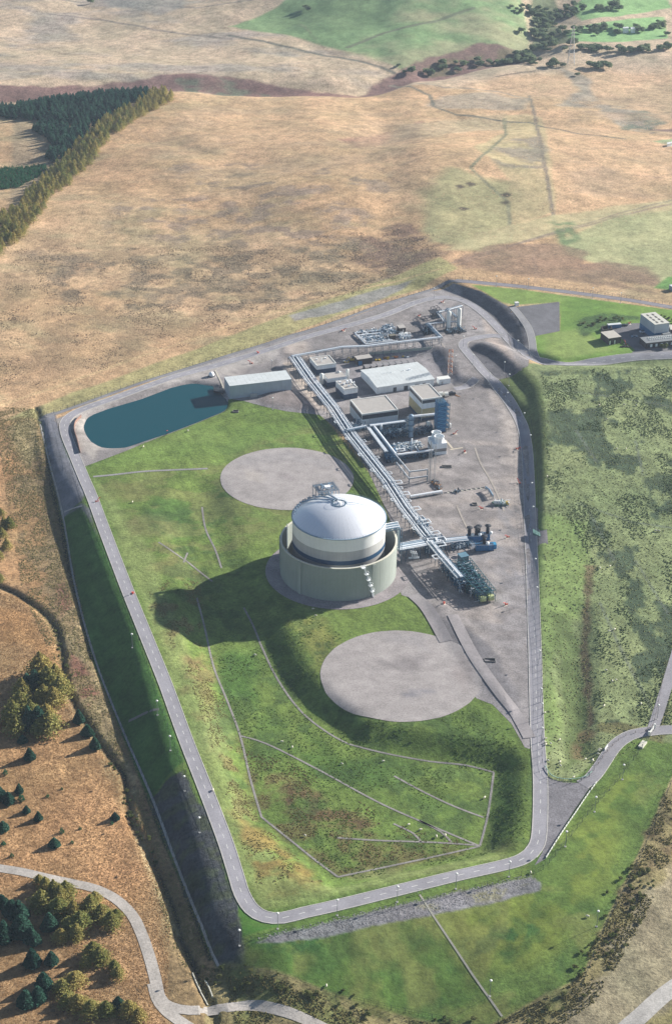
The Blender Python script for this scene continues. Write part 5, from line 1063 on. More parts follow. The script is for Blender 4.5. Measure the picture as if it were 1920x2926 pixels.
# thin pipes on posts to the flare
rack('pipe_rack', 'thin upper pipe on single posts bending towards the lattice masts', W(K('r', (0, 452), (188, 662), (398, 628)), 6.0), 6.0, .6, [(0, .24, PIPEW)], 8., frame=STL, rungs=0)
rack('pipe_rack', 'thin lower pipe on single posts bending towards the lattice masts', W(K('r', (30, 560), (185, 742), (400, 705)), 3.2), 3.2, .6, [(0, .22, PIPEW)], 8., frame=STL, rungs=0)
rack('ground_pipe', 'thick silver pipe lying low over the gravel from the longest rack', W(K('r', (205, 965), (575, 890)), .8), .8, 1.4, [(0, .7, PIPEW)], 5., frame=STL, rungs=0, cat='pipe')
# tank connection rack
rack('pipe_rack', 'wide rack of silver pipes joining the bund wall to the longest rack', W(K('o', (150, 345), (500, 270)), 7.0), 7.0, 7.5, [(-3.2, .35, PIPEW), (-2.2, .45, PIPEW), (-1.2, .3, PIPE), (-.3, .45, PIPEW), (.7, .5, PIPE), (1.7, .3, PIPEW), (2.6, .3, PIPE), (3.3, .2, PIPEW)], 4.5, frame=BSTL, rungs=1.8)
xr, xP, xH, xN = rack('pipe_rack', 'rack of pipes leading from the pipe crossing to the blue burner skids', W(K('o', (500, 275), (780, 235), (1030, 200)), 5.5), 5.5, 5.5, [(-2.2, .3, PIPEW), (-1.3, .35, PIPE), (-.4, .25, PIPEW), (.6, .45, PIPEW), (1.6, .3, PIPE), (2.3, .2, PIPE)], 4.5, frame=BSTL, rungs=1.5)
loops(xr, xP, xH, xN, 0, (.15, .5), -1.5, 3.6, 5.0, .3, PIPEW, 1.4)
sr, sP, sH, sN = rack('pipe_rack', 'last stretch of the rack running down over the blue green vaporiser frame', W(K('o', (560, 250), (690, 400), (960, 690)), 7.2), 7.2, 4.6, [(-1.9, .3, PIPEW), (-.9, .2, PIPE), (.2, .38, PIPEW), (1.0, .38, PIPEW), (1.9, .22, PIPE)], 5., frame=BSTL, rungs=2.)
loops(sr, sP, sH, sN, 1, (.05,), -2.0, -2.8, 3.5, .3, PIPEW, .6); loops(sr, sP, sH, sN, 0, (.3,), 1.6, 4.0, 4.5, .34, PIPEW, 1.4)
dp = thing('down_pipes', 'three silver pipes dropping from the tank connection rack to a row of pumps', 'pipework', P1('o', 370, 480))
for k in range(4):
    a = P1('o', 335 + k * 22, 375 + k * 2, 6.5); b = P1('o', 352 + k * 20, 470, 0.4); link('pipe', MB().pipe([a, (a[0], a[1], a[2] - 1), (b[0], b[1], a[2] - 3.0), (b[0], b[1], b[2])], .3, 6), PIPEW, dp)
p = P1('o', 370, 480); link('manifold', MB().tube((p[0] - 2.5, p[1], p[2] + .8), (p[0] + 3, p[1] + .5, p[2] + .8), .5, 8), PIPEW, dp)

# ------------------------------------------------------------------ process plant
def skid_frame(root, P, z0, z1, na, nb, m=TEAL, diag=True):
    for i in range(na + 1):
        mb = MB()
        for j in range(nb + 1):
            p = lerp2(lerp2(P[0], P[1], i / na), lerp2(P[3], P[2], i / na), j / nb); mb.tube((*p, z0), (*p, z1), .16, 4)
        for z in (z1, (z0 + z1) / 2):
            a, b = lerp2(P[0], P[1], i / na), lerp2(P[3], P[2], i / na); mb.tube((*a, z), (*b, z), .16, 4)
        link('frame_bay', mb, m, root)
    for j in range(nb + 1):
        mb = MB(); a, b = lerp2(P[0], P[3], j / nb), lerp2(P[1], P[2], j / nb)
        for z in (z1, (z0 + z1) / 2): mb.tube((*a, z), (*b, z), .15, 4)
        link('frame_beam', mb, m, root)
def clutter(root, P, z0, z1, n, mats, rmin=.12, rmax=.45, seed=1, name='equipment'):
    rs = random.Random(seed); U = np.array(P[1]) - np.array(P[0]); U = U / np.hypot(*U); V_ = np.array((-U[1], U[0]))
    for m in mats:
        mb = MB()
        for _ in range(n):
            p = lerp2(lerp2(P[0], P[1], rs.uniform(.03, .97)), lerp2(P[3], P[2], rs.uniform(.03, .97)), 0); a, b = rs.uniform(.04, .96), rs.uniform(.06, .94)
            p = np.array(lerp2(lerp2(P[0], P[1], a), lerp2(P[3], P[2], a), b)); z = rs.uniform(z0, z1); r = rs.uniform(rmin, rmax); k = rs.random()
            if k < .35: d = (U if rs.random() < .5 else V_) * rs.uniform(.8, 3.2); mb.tube((*p, z), (*(p + d), z), r * .6, 6)
            elif k < .55: mb.tube((*p, z0), (*p, z), r * .5, 6); mb.ball((p[0], p[1], z), r, 6, 4)
            elif k < .75: mb.lathe([(r, 0), (r, r * 2.6), (r * .6, r * 3.1), (.02, r * 3.2)], (p[0], p[1], max(z0, z - r * 3)), 8)
            elif k < .9: mb.box((p[0], p[1], z), (r * 2, r * 1.5, r * 1.3), math.atan2(U[1], U[0]))
            else:
                q = p + V_ * rs.uniform(1, 2.2); mb.pipe([(*p, z), (*q, z), (*(q + U * 1.2), z), (*(q + U * 1.2), z0)], r * .4, 5)
        o = link(name, mb, m, root); o['kind'] = 'stuff'
g = W3(K('o', (690, 470), (1075, 400), (1400, 830), (1215, 870)), 4.6); 
# long vaporiser / loading frame, four corners of its top
P = [tuple(q[:2]) for q in W(K('o', (1210, 865), (1405, 830), (1075, 440), (800, 490)), 6.4)]
zg = float(hz(*np.mean(P, axis=0)))
c = np.mean(P, axis=0); vf = thing('vaporiser_frame', 'long blue green steel frame packed with pipes and pale green casings beside the tank', 'process unit', (float(c[0]), float(c[1]), zg))
Pq = [P[0], P[3], P[2], P[1]]
skid_frame(vf, Pq, zg, zg + 6.6, 12, 3, TEAL); clutter(vf, Pq, zg + .3, zg + 6.0, 90, [PIPEW], .12, .4, 3); clutter(vf, Pq, zg + .3, zg + 6.2, 260, [PIPE, STL, TEAL, BSTL], .15, .55, 4)
for i in range(5):
    for j in (0, 1):
        p = lerp2(lerp2(Pq[0], Pq[1], .02 + i * .085), lerp2(Pq[3], Pq[2], .02 + i * .085), .25 + j * .5)
        u = np.array(Pq[3]) - np.array(Pq[0]); u /= np.hypot(*u)
        link('drum', MB().tube((p[0] - u[0] * 1.3, p[1] - u[1] * 1.3, zg + 2.2), (p[0] + u[0] * 1.3, p[1] + u[1] * 1.3, zg + 2.2), 1.5, 14), YGR, vf)
# left lower wing in shade
P = [tuple(q[:2]) for q in W(K('o', (680, 480), (800, 460), (1060, 760), (960, 800)), 4.2)]
P = [P[0], P[3], P[2], P[1]]; zg = float(hz(*np.mean(P, axis=0))); c = np.mean(P, axis=0)
v2_ = thing('steel_skid', 'dark blue steel frame of pumps and pipes on the tank side of the vaporiser frame', 'process unit', (float(c[0]), float(c[1]), zg))
skid_frame(v2_, P, zg, zg + 5.6, 9, 2, BSTL); clutter(v2_, P, zg + .3, zg + 5.2, 110, [BLUE, PIPE, DRK, PIPEW], .15, .5, 5)
hut('switch_room', 'blue grey steel cabin raised at the upper end of the vaporiser frame', 'o', [(915, 385), (1010, 362), (1060, 408), (960, 440)], 6.0, mat('slate blue', (.06, .13, .18), .5), mat('slate roof', (.12, .23, .30), .5), [], cat='cabin')
# burner skids with black stacks
def burner(label, x, y, w_=6.5, stacks=((.2, 0), (.75, 0)), sheet='o'):
    p = P1(sheet, x, y); t_ = thing('burner_skid', label, 'burner unit', p); ang = .12
    def L3(a, b, z): return (p[0] + math.cos(ang) * a - math.sin(ang) * b, p[1] + math.sin(ang) * a + math.cos(ang) * b, p[2] + z)
    n = 6
    for i in range(n): link('casing_panel', MB().box(L3((i + .5) * w_ / n - w_ / 2, 0, .3), (w_ / n - .12, 3.4, 3.1), ang), BLUE, t_)
    link('base', MB().box(L3(0, 0, 0), (w_ + .6, 3.4, .3), ang), DRK, t_)
    link('top_deck', MB().box(L3(0, .3, 3.4), (w_, 1.2, .2), ang), BSTL, t_)
    for f, b in stacks:
        a = (f - .5) * w_; st = link('stack', MB().lathe([(.95, 3.2), (.95, 6.6), (.7, 6.9), (.7, 7.6)], L3(a, .6, 0), 12), DRK, t_)
        link('rain_cap', MB().lathe([(1.7, 7.7), (1.7, 7.95), (.02, 8.5)], L3(a, .6, 0), 12), DRK, st)
        link('fan_ball', MB().ball(L3(a + 1.5, -.6, 4.1), 1.0, 10, 6), CREAM, t_)
    link('gas_pipe', MB().pipe([L3(-w_ / 2 - 1.5, -1, .8), L3(-w_ / 2 - 1.5, -1, 3.4), L3(w_ / 2, -1.4, 3.4)], .22, 6), PIPEW, t_)
    mb = MB()
    for zz in (3.6, 4.1):
        mb.tube(L3(-w_ / 2, -1.5, zz), L3(w_ / 2, -1.5, zz), .05, 4)
    for i in range(7): mb.tube(L3(-w_ / 2 + i * w_ / 6, -1.5, 2.8), L3(-w_ / 2 + i * w_ / 6, -1.5, 4.1), .05, 4)
    link('handrail', mb, POSTM, t_)
    return t_
burner('blue burner skid with a black capped stack, upper left of the group', 1100, 225, 7.)
burner('blue burner skid with two black capped stacks, upper right of the group', 1225, 200, 6.5, ((.1, 0), (.85, 0)))
burner('long blue burner skid nearest the tank, lowest of the group', 1240, 330, 9.5, ((.5, 0),))
mb = MB(); p = P1('o', 1355, 300); mono('equipment_cabinet', 'bright blue cabinet at the right end of the burner skids', 'cabinet', MB().box(p, (2.6, 3.0, 2.6), .12), mat('bright blue', (.03, .26, .46), .45), base=p)
# cold box tower
p = P1('n', 1262, 660); cb = thing('blue_tower', 'tall blue panelled cold box tower with caged ladders and platforms', 'process tower', p)
def box_faces(root, p, w_, d_, z0, z1, rows, m, ang=.3, name='panel'):
    for r in range(rows):
        a = z0 + (z1 - z0) * r / rows + .05; b = z0 + (z1 - z0) * (r + 1) / rows - .05; link(name, MB().box((p[0], p[1], p[2] + a), (w_, d_, b - a), ang), m, root)
box_faces(cb, p, 5.2, 5.2, .5, 19.5, 8, BLUE)
for r in range(9): link('rib', MB().box((p[0], p[1], p[2] + .4 + r * 2.38), (5.5, 5.5, .14), .3), BSTL, cb)
link('base', MB().box(p, (6.2, 6.2, .5), .3), DRK, cb)
mb = MB()
for k in range(14): a = random.uniform(-2, 2); b = random.uniform(-2, 2); mb.tube((p[0] + a, p[1] + b, p[2] + 19.4), (p[0] + a, p[1] + b, p[2] + random.uniform(20, 21.6)), .15, 5)
link('roof_vents', mb, STL, cb)
ca, sa = math.cos(.3), math.sin(.3)
def l2(a, b, z): return (p[0] + ca * a - sa * b, p[1] + sa * a + ca * b, p[2] + z)
for lv in range(6):
    mb = MB(); z = 2.5 + lv * 2.9
    for q in range(4):
        A = [(2.7, -2.4), (4.9, -2.4), (4.9, 2.4), (2.7, 2.4)]; mb.tube(l2(*A[q], z), l2(*A[(q + 1) % 4], z), .1, 4); mb.tube(l2(*A[q], z + 1.1), l2(*A[(q + 1) % 4], z + 1.1), .05, 4)
    mb.prism(ccw([l2(2.7, -2.4, 0), l2(4.9, -2.4, 0), l2(4.9, 2.4, 0), l2(2.7, 2.4, 0)]), p[2] + z - .06, p[2] + z); mb.tube(l2(3.2, -2.2, z - 2.9), l2(4.4, 2.2, z), .14, 4)
    link('platform', mb, BSTL, cb)
mb = MB()
for a, b in ((4.9, -2.4), (4.9, 2.4)): mb.tube(l2(a, b, 0), l2(a, b, 18.5), .14, 4)
link('scaffold_post', mb, BSTL, cb)
mb = MB()
for lv in range(7): z = 1.5 + lv * 2.6; mb.tube(l2(-2.4, -2.72, z), l2(2.4, -2.72, z + 1.4), .12, 4); mb.tube(l2(2.4, -2.72, z + 1.4), l2(-2.4, -2.72, z + 2.6), .12, 4)
link('front_stair', mb, mat('light blue steel', (.10, .33, .52), .5), cb)
silo('n', 1375, 640, .9, 4.2, 'small white vessel at the foot of the blue tower')
# columns
def column(label, sheet, x, y, r, h, m=PIPE, rings=3, name='process_column', cat='column'):
    p = P1(sheet, x, y); t_ = thing(name, label, cat, p)
    link('shell', MB().lathe([(r * 1.1, -.2), (r * 1.1, .8), (r, 1.0), (r, h - r * .7), (r * .8, h - r * .3), (r * .4, h - .05), (.02, h)], p, 18), m, t_, True)
    for k in range(rings):
        z = p[2] + h * (k + 1.2) / (rings + 1.1); mb = MB().lathe([(r + .02, 0), (r + .9, 0), (r + .9, .1), (r + .02, .1)], (p[0], p[1], z), 14)
        for i in range(14): a = 2 * math.pi * i / 14; b = 2 * math.pi * (i + 1) / 14; q = (p[0] + (r + .9) * math.cos(a), p[1] + (r + .9) * math.sin(a)); mb.tube((*q, z), (*q, z + 1.1), .04, 3); mb.tube((*q, z + 1.1), (p[0] + (r + .9) * math.cos(b), p[1] + (r + .9) * math.sin(b), z + 1.1), .04, 3)
        link('platform', mb, STL, t_)
    mb = MB()
    for s_ in (-.25, .25): mb.tube((p[0] + r + .3, p[1] + s_, p[2]), (p[0] + r + .3, p[1] + s_, p[2] + h), .05, 4)
    for z in np.arange(.5, h, .6): mb.tube((p[0] + r + .3, p[1] - .25, p[2] + z), (p[0] + r + .3, p[1] + .25, p[2] + z), .04, 3)
    link('ladder', mb, STL, t_)
    return t_
column('tall silver column with ringed platforms between the white hall and the blue tower, right of a pair', 'n', 922, 740, 1.5, 14.5)
column('tall grey column close beside the silver one, in the hall shade', 'n', 890, 735, 1.0, 13.0, LG)
column('slim silver column among the pipes in front of the white hall', 'n', 577, 745, .6, 7.5, PIPEW, 1)
column('thin silver vent column left of the cooling tower', 'n', 940, 925, .5, 9, PIPEW, 1)
silo('n', 803, 745, 1.0, 5.2, 'white vessel on legs under the pipe bridge, nearest the silver column')
silo('n', 1128, 660, 1.25, 6.0, 'white vessel on legs beside the blue tower, under the thick white pipe')
silo('n', 680, 725, .9, 4.6, 'white vessel on legs under the pipe bridge, nearest the white hall')
column('white upright vessel, left of the pair on the dark base', 'q', 1256, 436, 1.5, 13.6, WHT, 0, 'upright_vessel', 'vessel')
column('white upright vessel, right of the pair on the dark base', 'q', 1370, 408, 1.5, 14.2, WHT, 0, 'upright_vessel', 'vessel')
# dark base with pumps
def unit(name, label, sheet, pts, h, n, mats, fr=None, seed=1, cat='process unit', up=0., frame=TEAL, na=4, nb=2, base=DRK, rmax=.45):
    P = W(K(sheet, *pts)); P = [tuple(q) for q in P]; c = np.mean(P, axis=0); zg = float(hz(*c)); root = thing(name, label, cat, (float(c[0]), float(c[1]), zg))
    if base: link('base_slab', MB().prism(ccw(P), zg - .2, zg + .35), base, root)
    if fr: skid_frame(root, P, zg + .3, zg + h, na, nb, frame)
    clutter(root, P, zg + .35, zg + h, n, mats, .12, rmax, seed); return root
unit('pump_skid', 'black slab crowded with small pumps at the feet of the two white upright vessels', 'q', [(1200, 440), (1245, 490), (1465, 455), (1400, 405)], 2.4, 26, [DRK, STL, PIPE], seed=11)
unit('metering_pipework', 'field of low white metering pipes on a slab above the retaining wall', 'q', [(205, 500), (345, 640), (640, 590), (520, 450)], 1.8, 110, [PIPEW, PIPE, STL], seed=12, base=mat('slab dark', (.19, .18, .18), .9))
unit('metering_pipework', 'dense tangle of white metering pipes beside the small brown hut', 'q', [(490, 430), (570, 530), (690, 510), (640, 410)], 2.6, 70, [PIPEW, PIPE, STL], seed=13, base=None)
unit('metering_pipework', 'white valves and pipes right of the dark instrument hut', 'q', [(680, 520), (720, 575), (850, 555), (800, 490)], 2.2, 40, [PIPEW, PIPE, CREAM], seed=14, base=None)
mr_ = thing('metering_header', 'long low white header pipes framing the metering pipework', 'pipework', P1('q', 340, 600))
for pts in ([(215, 505), (350, 600)], [(350, 600), (640, 570)], [(345, 625), (700, 575)], [(225, 520), (340, 625)], [(220, 505), (500, 465)], [(300, 560), (520, 525)], [(260, 530), (500, 495)]):
    link('pipe', MB().pipe([tuple(q) for q in W3(K('q', *pts), 1.2)], .4, 6), PIPEW, mr_)
unit('valve_station', 'dark grey valve station in the shade below the right end of the upper pipe rack', 'q', [(960, 450), (985, 510), (1110, 485), (1050, 420)], 3.2, 36, [STL, DRK, PIPE], seed=15, base=DRK)
unit('stair_tower', 'black steel platform on posts behind the two white upright vessels', 'q', [(1050, 285), (1090, 330), (1170, 300), (1120, 260)], 6.0, 12, [DRK], fr=1, seed=16, frame=DRK, na=2, nb=2)
p3 = W3(K('q', (1025, 225), (1110, 208), (1150, 245), (1065, 262)), 6.1); mono('dark_platform', 'black roofed platform top standing over the stair tower behind the white vessels', 'platform', MB().prism(ccw([tuple(q[:2]) for q in p3]), float(p3[:, 2].mean()) - .3, float(p3[:, 2].mean())), DRK)
unit('compressor_set', 'dark blue pipework and pumps under the pipe bridge in front of the white hall', 'n', [(470, 720), (640, 800), (900, 760), (870, 650)], 4.6, 130, [BSTL, PIPE, DRK, STL], fr=1, seed=17, na=5, nb=2, frame=BSTL, base=mat('slab dark', (.19, .18, .18)))
unit('compressor_set', 'pipework under the thick white pipe between the silver column and the blue tower', 'n', [(960, 690), (985, 740), (1180, 690), (1160, 640)], 3.4, 80, [BSTL, PIPE, DRK], fr=1, seed=18, na=4, nb=1, frame=BSTL, base=mat('slab dark', (.19, .18, .18)))
unit('heat_exchanger', 'blue skid with pipes and pumps where the two diagonal pipe pairs end', 'n', [(620, 960), (650, 1060), (760, 1045), (745, 940)], 5.0, 80, [BLUE, BSTL, PIPE], fr=1, seed=19, na=3, nb=2, frame=BLUE)
unit('pump_row', 'scattered silver pumps and pipes on the gravel left of the cooling tower', 'n', [(670, 850), (740, 930), (1080, 880), (1040, 800)], 1.8, 90, [PIPEW, PIPE, STL, CREAM], seed=20, base=None)
unit('pump_row', 'dark pipes and pumps beneath the thick pipe to the cooling tower', 'n', [(780, 985), (790, 1040), (1210, 960), (1195, 915)], 2.6, 80, [BSTL, DRK, PIPE], seed=21, base=None)
for k, (a, b) in enumerate((((660, 915), (850, 885)), ((690, 940), (900, 905)), ((980, 850), (1030, 910)))):
    g = [tuple(q) for q in W3(K('n', a, b), 1.6)]; o = mono('ground_pipe', ['silver pipe lying on the gravel left of the cooling tower, upper of two', 'silver pipe lying on the gravel left of the cooling tower, lower of two', 'short sloping pipe just left of the cooling tower'][k], 'pipe', MB().pipe(g, .4, 8), PIPEW)
# cooling tower
P = [tuple(q[:2]) for q in W(K('n', (1212, 812), (1345, 795), (1275, 725), (1135, 735)), 7.2)]; P = square(P); c = np.mean(P, axis=0); P = [tuple(c + (np.array(q) - c) * 1.2) for q in P]; zg = float(hz(*c))
ct = thing('cooling_tower', 'boxy white cooling tower with two round fan stacks and a grey louvre band', 'cooling tower', (float(c[0]), float(c[1]), zg)); Pc = ccw(P)
link('core', MB().prism(inset(Pc, .2), zg - .2, zg + 7), LG, ct)
panels(inset(Pc, .15), zg - .2, zg + 2.0, WPAN, ct, 1.6, .12, .05); panels(inset(Pc, .15), zg + 4.0, zg + 7.1, WPAN, ct, 1.1, .12, .05)
for k in range(5): link('louvre', MB().prism(inset(Pc, .12), zg + 2.1 + k * .38, zg + 2.3 + k * .38), mat('louvre', (.20, .18, .17), .7), ct)
link('deck', MB().prism(Pc, zg + 7.1, zg + 7.3), WPAN, ct)
for f in (.25, .75):
    e0, e1 = lerp2(P[0], P[1], .5), lerp2(P[3], P[2], .5); q = lerp2(e0, e1, f); rr = 1.14 * .46 * min(np.hypot(*(np.array(P[1]) - np.array(P[0]))), np.hypot(*(np.array(e1) - np.array(e0))) / 2)
    fs = link('fan_stack', MB().lathe([(rr * 1.0, 7.3), (rr * .93, 8.6), (rr * .92, 9.6), (rr * 1.04, 10.8), (rr * 1.06, 10.85), (rr * .96, 10.8), (rr * .84, 9.5), (rr * .84, 8.2)], (q[0], q[1], zg), 24), WPAN, ct, True)
    mb = MB()
    for k in range(5): a = 2 * math.pi * k / 5; mb.prism(ccw([(q[0] + .3 * math.cos(a - .4), q[1] + .3 * math.sin(a - .4)), (q[0] + rr * .74 * math.cos(a - .16), q[1] + rr * .74 * math.sin(a - .16)), (q[0] + rr * .74 * math.cos(a + .16), q[1] + rr * .74 * math.sin(a + .16)), (q[0] + .3 * math.cos(a + .4), q[1] + .3 * math.sin(a + .4))]), zg + 8.3, zg + 8.38)
    mb.lathe([(.35, 8.1), (.35, 8.7), (.02, 8.9)], (q[0], q[1], zg), 8); link('fan', mb, DRK, fs)
# small tanks behind the tall hall
for k, x in enumerate((1262, 1325)):
    a = P1('n', x - 22, 232, 1.5); b = P1('n', x + 22, 226, 1.5); t_ = thing('small_tank', ['small white horizontal tank beside the tall hall, left of two', 'small white horizontal tank beside the tall hall, right of two'][k], 'tank', P1('n', x, 240))
    link('body', MB().tube(a, b, 1.5, 16), WHT, t_)
    for e in (a, b): link('cradle', MB().box((e[0], e[1], e[2] - 1.7), (.4, 2.4, .9), .1), DRK, t_)
def vehicle(label, sheet, x, y, ang, L_, Wd, h, m, cat='vehicle', name='parked_vehicle', cab=True):
    p = P1(sheet, x, y); ca, sa = math.cos(ang), math.sin(ang); t_ = thing(name, label, cat, p)
    def q(a, b, z): return (p[0] + ca * a - sa * b, p[1] + sa * a + ca * b, p[2] + z)
    link('body', MB().box(q(0, 0, .35), (L_, Wd, h * .5), ang), m, t_)
    prof = [(-L_ * .28, h * .5 + .3), (-L_ * .2, h), (L_ * .12, h), (L_ * .27, h * .5 + .3)]
    mb = MB(); k = len(mb.v)
    for s_ in (-1, 1): mb.v += [q(a, s_ * Wd * .45, z) for a, z in prof]
    mb.f += [(0, 1, 2, 3), (7, 6, 5, 4), (0, 4, 5, 1), (1, 5, 6, 2), (2, 6, 7, 3)]; link('cabin', mb, GLAS if cab else m, t_)
    for a in (-L_ * .32, L_ * .32):
        for s_ in (-1, 1): link('wheel', MB().tube(q(a, s_ * (Wd / 2 - .12), .33), q(a, s_ * (Wd / 2 + .04), .33), .33, 12), DRK, t_)
    return t_
vehicle('dark loader vehicle parked beside the two small white tanks', 'n', 1392, 232, .15, 4.6, 2.0, 2.0, DRK)
p = P1('n', 1440, 195 + 45)
mb = MB(); mb.box((p[0], p[1], p[2]), (2.5, .5, .4), -.6); mb.box((p[0] + 1.4, p[1] - 1.2, p[2]), (2.2, .5, .3), -.4); mono('scrap_pile', 'small heap of rusty brown steel on the gravel right of the small tanks', 'scrap', mb, mat('rusty steel', (.35, .17, .06), .8))
# plant at the back of the shed: yellow machines and drums
def digger(label, sheet, x, y, s_=1.):
    p = P1(sheet, x, y); t_ = thing('yellow_machine', label, 'machine', p)
    link('body', MB().box((p[0], p[1], p[2] + .6), (2.6 * s_, 1.7, 1.2), .1), YEL, t_); link('cab', MB().box((p[0] + .5, p[1], p[2] + 1.8), (1.2, 1.4, 1.1), .1), GLAS, t_)
    link('tracks', MB().box((p[0], p[1], p[2]), (3.0 * s_, 2.0, .6), .1), DRK, t_); link('arm', MB().pipe([(p[0] - 1.2, p[1], p[2] + 1.4), (p[0] - 2.6, p[1], p[2] + 2.6), (p[0] - 3.6, p[1], p[2] + .6)], .18, 5), YEL, t_)
digger('yellow digger beside the brown brick store', 'p', 830, 215); 
def crates(label, sheet, x, y, m, n=3, seed=0, name='steel_stack', cat='stack'):
    rs = random.Random(seed); p = P1(sheet, x, y); t_ = thing(name, label, cat, p)
    for k in range(n): link('piece', MB().box((p[0] + rs.uniform(-1.6, 1.6), p[1] + rs.uniform(-1, 1), p[2]), (rs.uniform(.8, 2.2), rs.uniform(.5, 1.2), rs.uniform(.4, 1.1)), rs.uniform(0, 1)), m if k % 2 else YEL, t_)
    return t_
crates('white and yellow crates lying left of the brown brick store', 'p', 760, 240, PIPEW, 4, 3); 
crates('yellow and rusty steel pieces stacked behind the storage bays, left end of the line', 'q', 480, 800, YEL, 5, 4); crates('rusty and yellow steel pieces stacked behind the storage bays, second in the line', 'q', 590, 782, MATS['rusty steel'], 5, 5)
crates('orange brown machinery parts behind the storage bays, middle of the line', 'q', 675, 762, ORG, 6, 6); crates('pale timber and yellow pieces behind the storage bays, right end of the line', 'q', 790, 756, PIPEW, 5, 8)
# retaining wall under the upper rack
rw = W(K('q', (385, 745), (700, 705), (1080, 655)))
wl2 = thing('retaining_wall', 'low grey concrete retaining wall below the straight upper pipe rack', 'wall', (float(rw[0][0]), float(rw[0][1]), float(hz(*rw[0]))))
Lr = smooth_line(rw, 4.0)
for a, b in zip(Lr[:-1], Lr[1:]):
    d = (b - a) / np.hypot(*(b - a)); n = np.array((-d[1], d[0])) * .2; b = b - d * .04; zz = float(hz(*a)); link('wall_panel', MB().prism(ccw([a - n, b - n, b + n, a + n]), zz - 1., zz + 1.6), CONC, wl2)
# equipment skid by the road (green base)
unit('metering_skid', 'green based skid with white drums and pipes near the right hand road', 'r', [(1165, 985), (1215, 1040), (1365, 1015), (1300, 955)], 2.2, 18, [PIPEW, STL], seed=31, base=mat('green skid', (.09, .17, .13), .6))
p = P1('r', 1265, 985, 1.4); q = P1('r', 1190, 985, 1.4); mono('white_drum', 'white horizontal drum lying on the green based skid', 'drum', MB().tube((q[0], q[1], q[2]), (p[0], p[1], p[2]), 1.15, 14), WHT)
p = P1('r', 1345, 1000, .6); mono('yellow_box', 'small yellow box on the right end of the green based skid', 'box', MB().box(p, (1.2, 1.6, 1.6), .2), YEL)
rack('ground_pipe', 'bent grey pipe arching down to the green based skid', W(K('r', (1085, 818), (1130, 850), (1172, 915)), 1.8), 1.8, .8, [(0, .5, PIPE)], 4, frame=STL, rungs=0, cat='pipe')
dg = thing('sunken_pipe', 'pipe in a trench crossing the gravel under a row of dark slabs', 'pipe', P1('r', 800, 870))
for i in range(9):
    f = (i + .5) / 9; a = P1('r', 590 + (1080 - 590) * f, 900 + (815 - 900) * f); link('cover_slab', MB().box((a[0], a[1], a[2] - .02), (2.0, .9, .22), .12), DRK, dg)
    link('pale_slab', MB().box((a[0] + 1.7, a[1] + .2, a[2] - .02), (1.3, .9, .2), .12), CONC2, dg)
unit('valve_station', 'small dark valve cluster on the gravel where the sunken pipe meets the trench', 'r', [(720, 880), (740, 895), (790, 870), (770, 850)], 1.3, 10, [STL, DRK], seed=33, base=None)
unit('ignition_skid', 'long rusty skid at the foot of the lattice masts', 'r', [(440, 770), (540, 880), (560, 860), (470, 755)], 1.4, 26, [STL, DRK, MATS['rusty steel']], seed=34, base=MATS['rusty steel'])
for nm, lb, sh, x, y, w1, d1 in (('skip', 'dark open trough lying on the gravel right of the lattice masts', 'r', 620, 590, 5.5, 2.2), ('pit_cover', 'dark square pit cover beside the sunken pipe', 'r', 962, 1020, 2.6, 2.6), ('pit_cover', 'dark open pit on the gravel slope beside round gravel pad', 'V', 1150, 1523, 5.0, 2.6), ('pit_cover', 'dark square manhole on the grass below the pond shed', 't', 407, 808, 3.2, 2.6)):
    p = P1(sh, x, y); t_ = thing(nm, lb, 'pit' if nm == 'pit_cover' else 'trough', p); z = p[2]
    for a, b, s1, s2 in ((0, -d1 / 2, w1, .25), (0, d1 / 2, w1, .25), (-w1 / 2, 0, .25, d1), (w1 / 2, 0, .25, d1)): link('side', MB().box((p[0] + a, p[1] + b, z - .1), (s1, s2 + .0, .75), 0), mat('pit concrete', (.20, .19, .18), .9), t_)
    link('floor', MB().box((p[0], p[1], z - .08), (w1 - .3, d1 - .3, .14), 0), DRK, t_)
unit('pipe_manifold', 'tangle of silver pipes and valves under the crossing of the racks beside the tank', 'o', [(480, 330), (520, 420), (760, 370), (700, 280)], 6.4, 120, [PIPEW, PIPE, BSTL, STL], fr=1, seed=51, na=4, nb=3, frame=BSTL, base=None)
unit('pipe_manifold', 'silver valves and pipes between the rack crossing and the blue burner skids', 'o', [(800, 290), (830, 350), (1110, 310), (1070, 235)], 2.4, 90, [PIPEW, PIPE, BSTL], seed=52, base=None)
unit('pipe_manifold', 'pipes and valves crowding the longest rack just above the rack crossing', 'o', [(330, 90), (400, 200), (560, 160), (480, 60)], 6.8, 70, [PIPEW, PIPE, BSTL], seed=53, base=None)
unit('pipe_manifold', 'pipes and valves beneath the bend of the longest rack beside the white hall', 'n', [(140, 640), (200, 740), (420, 690), (380, 610)], 5.0, 60, [PIPEW, PIPE, BSTL], seed=54, base=None)
# concrete strips by the cooling tower, slab tracks
for k, pts in enumerate(([(1335, 770), (1420, 865)], [(1395, 880), (1540, 852)])):
    path('concrete_strip', 'n', pts, 1.2, (.52, .46, .37), .18)
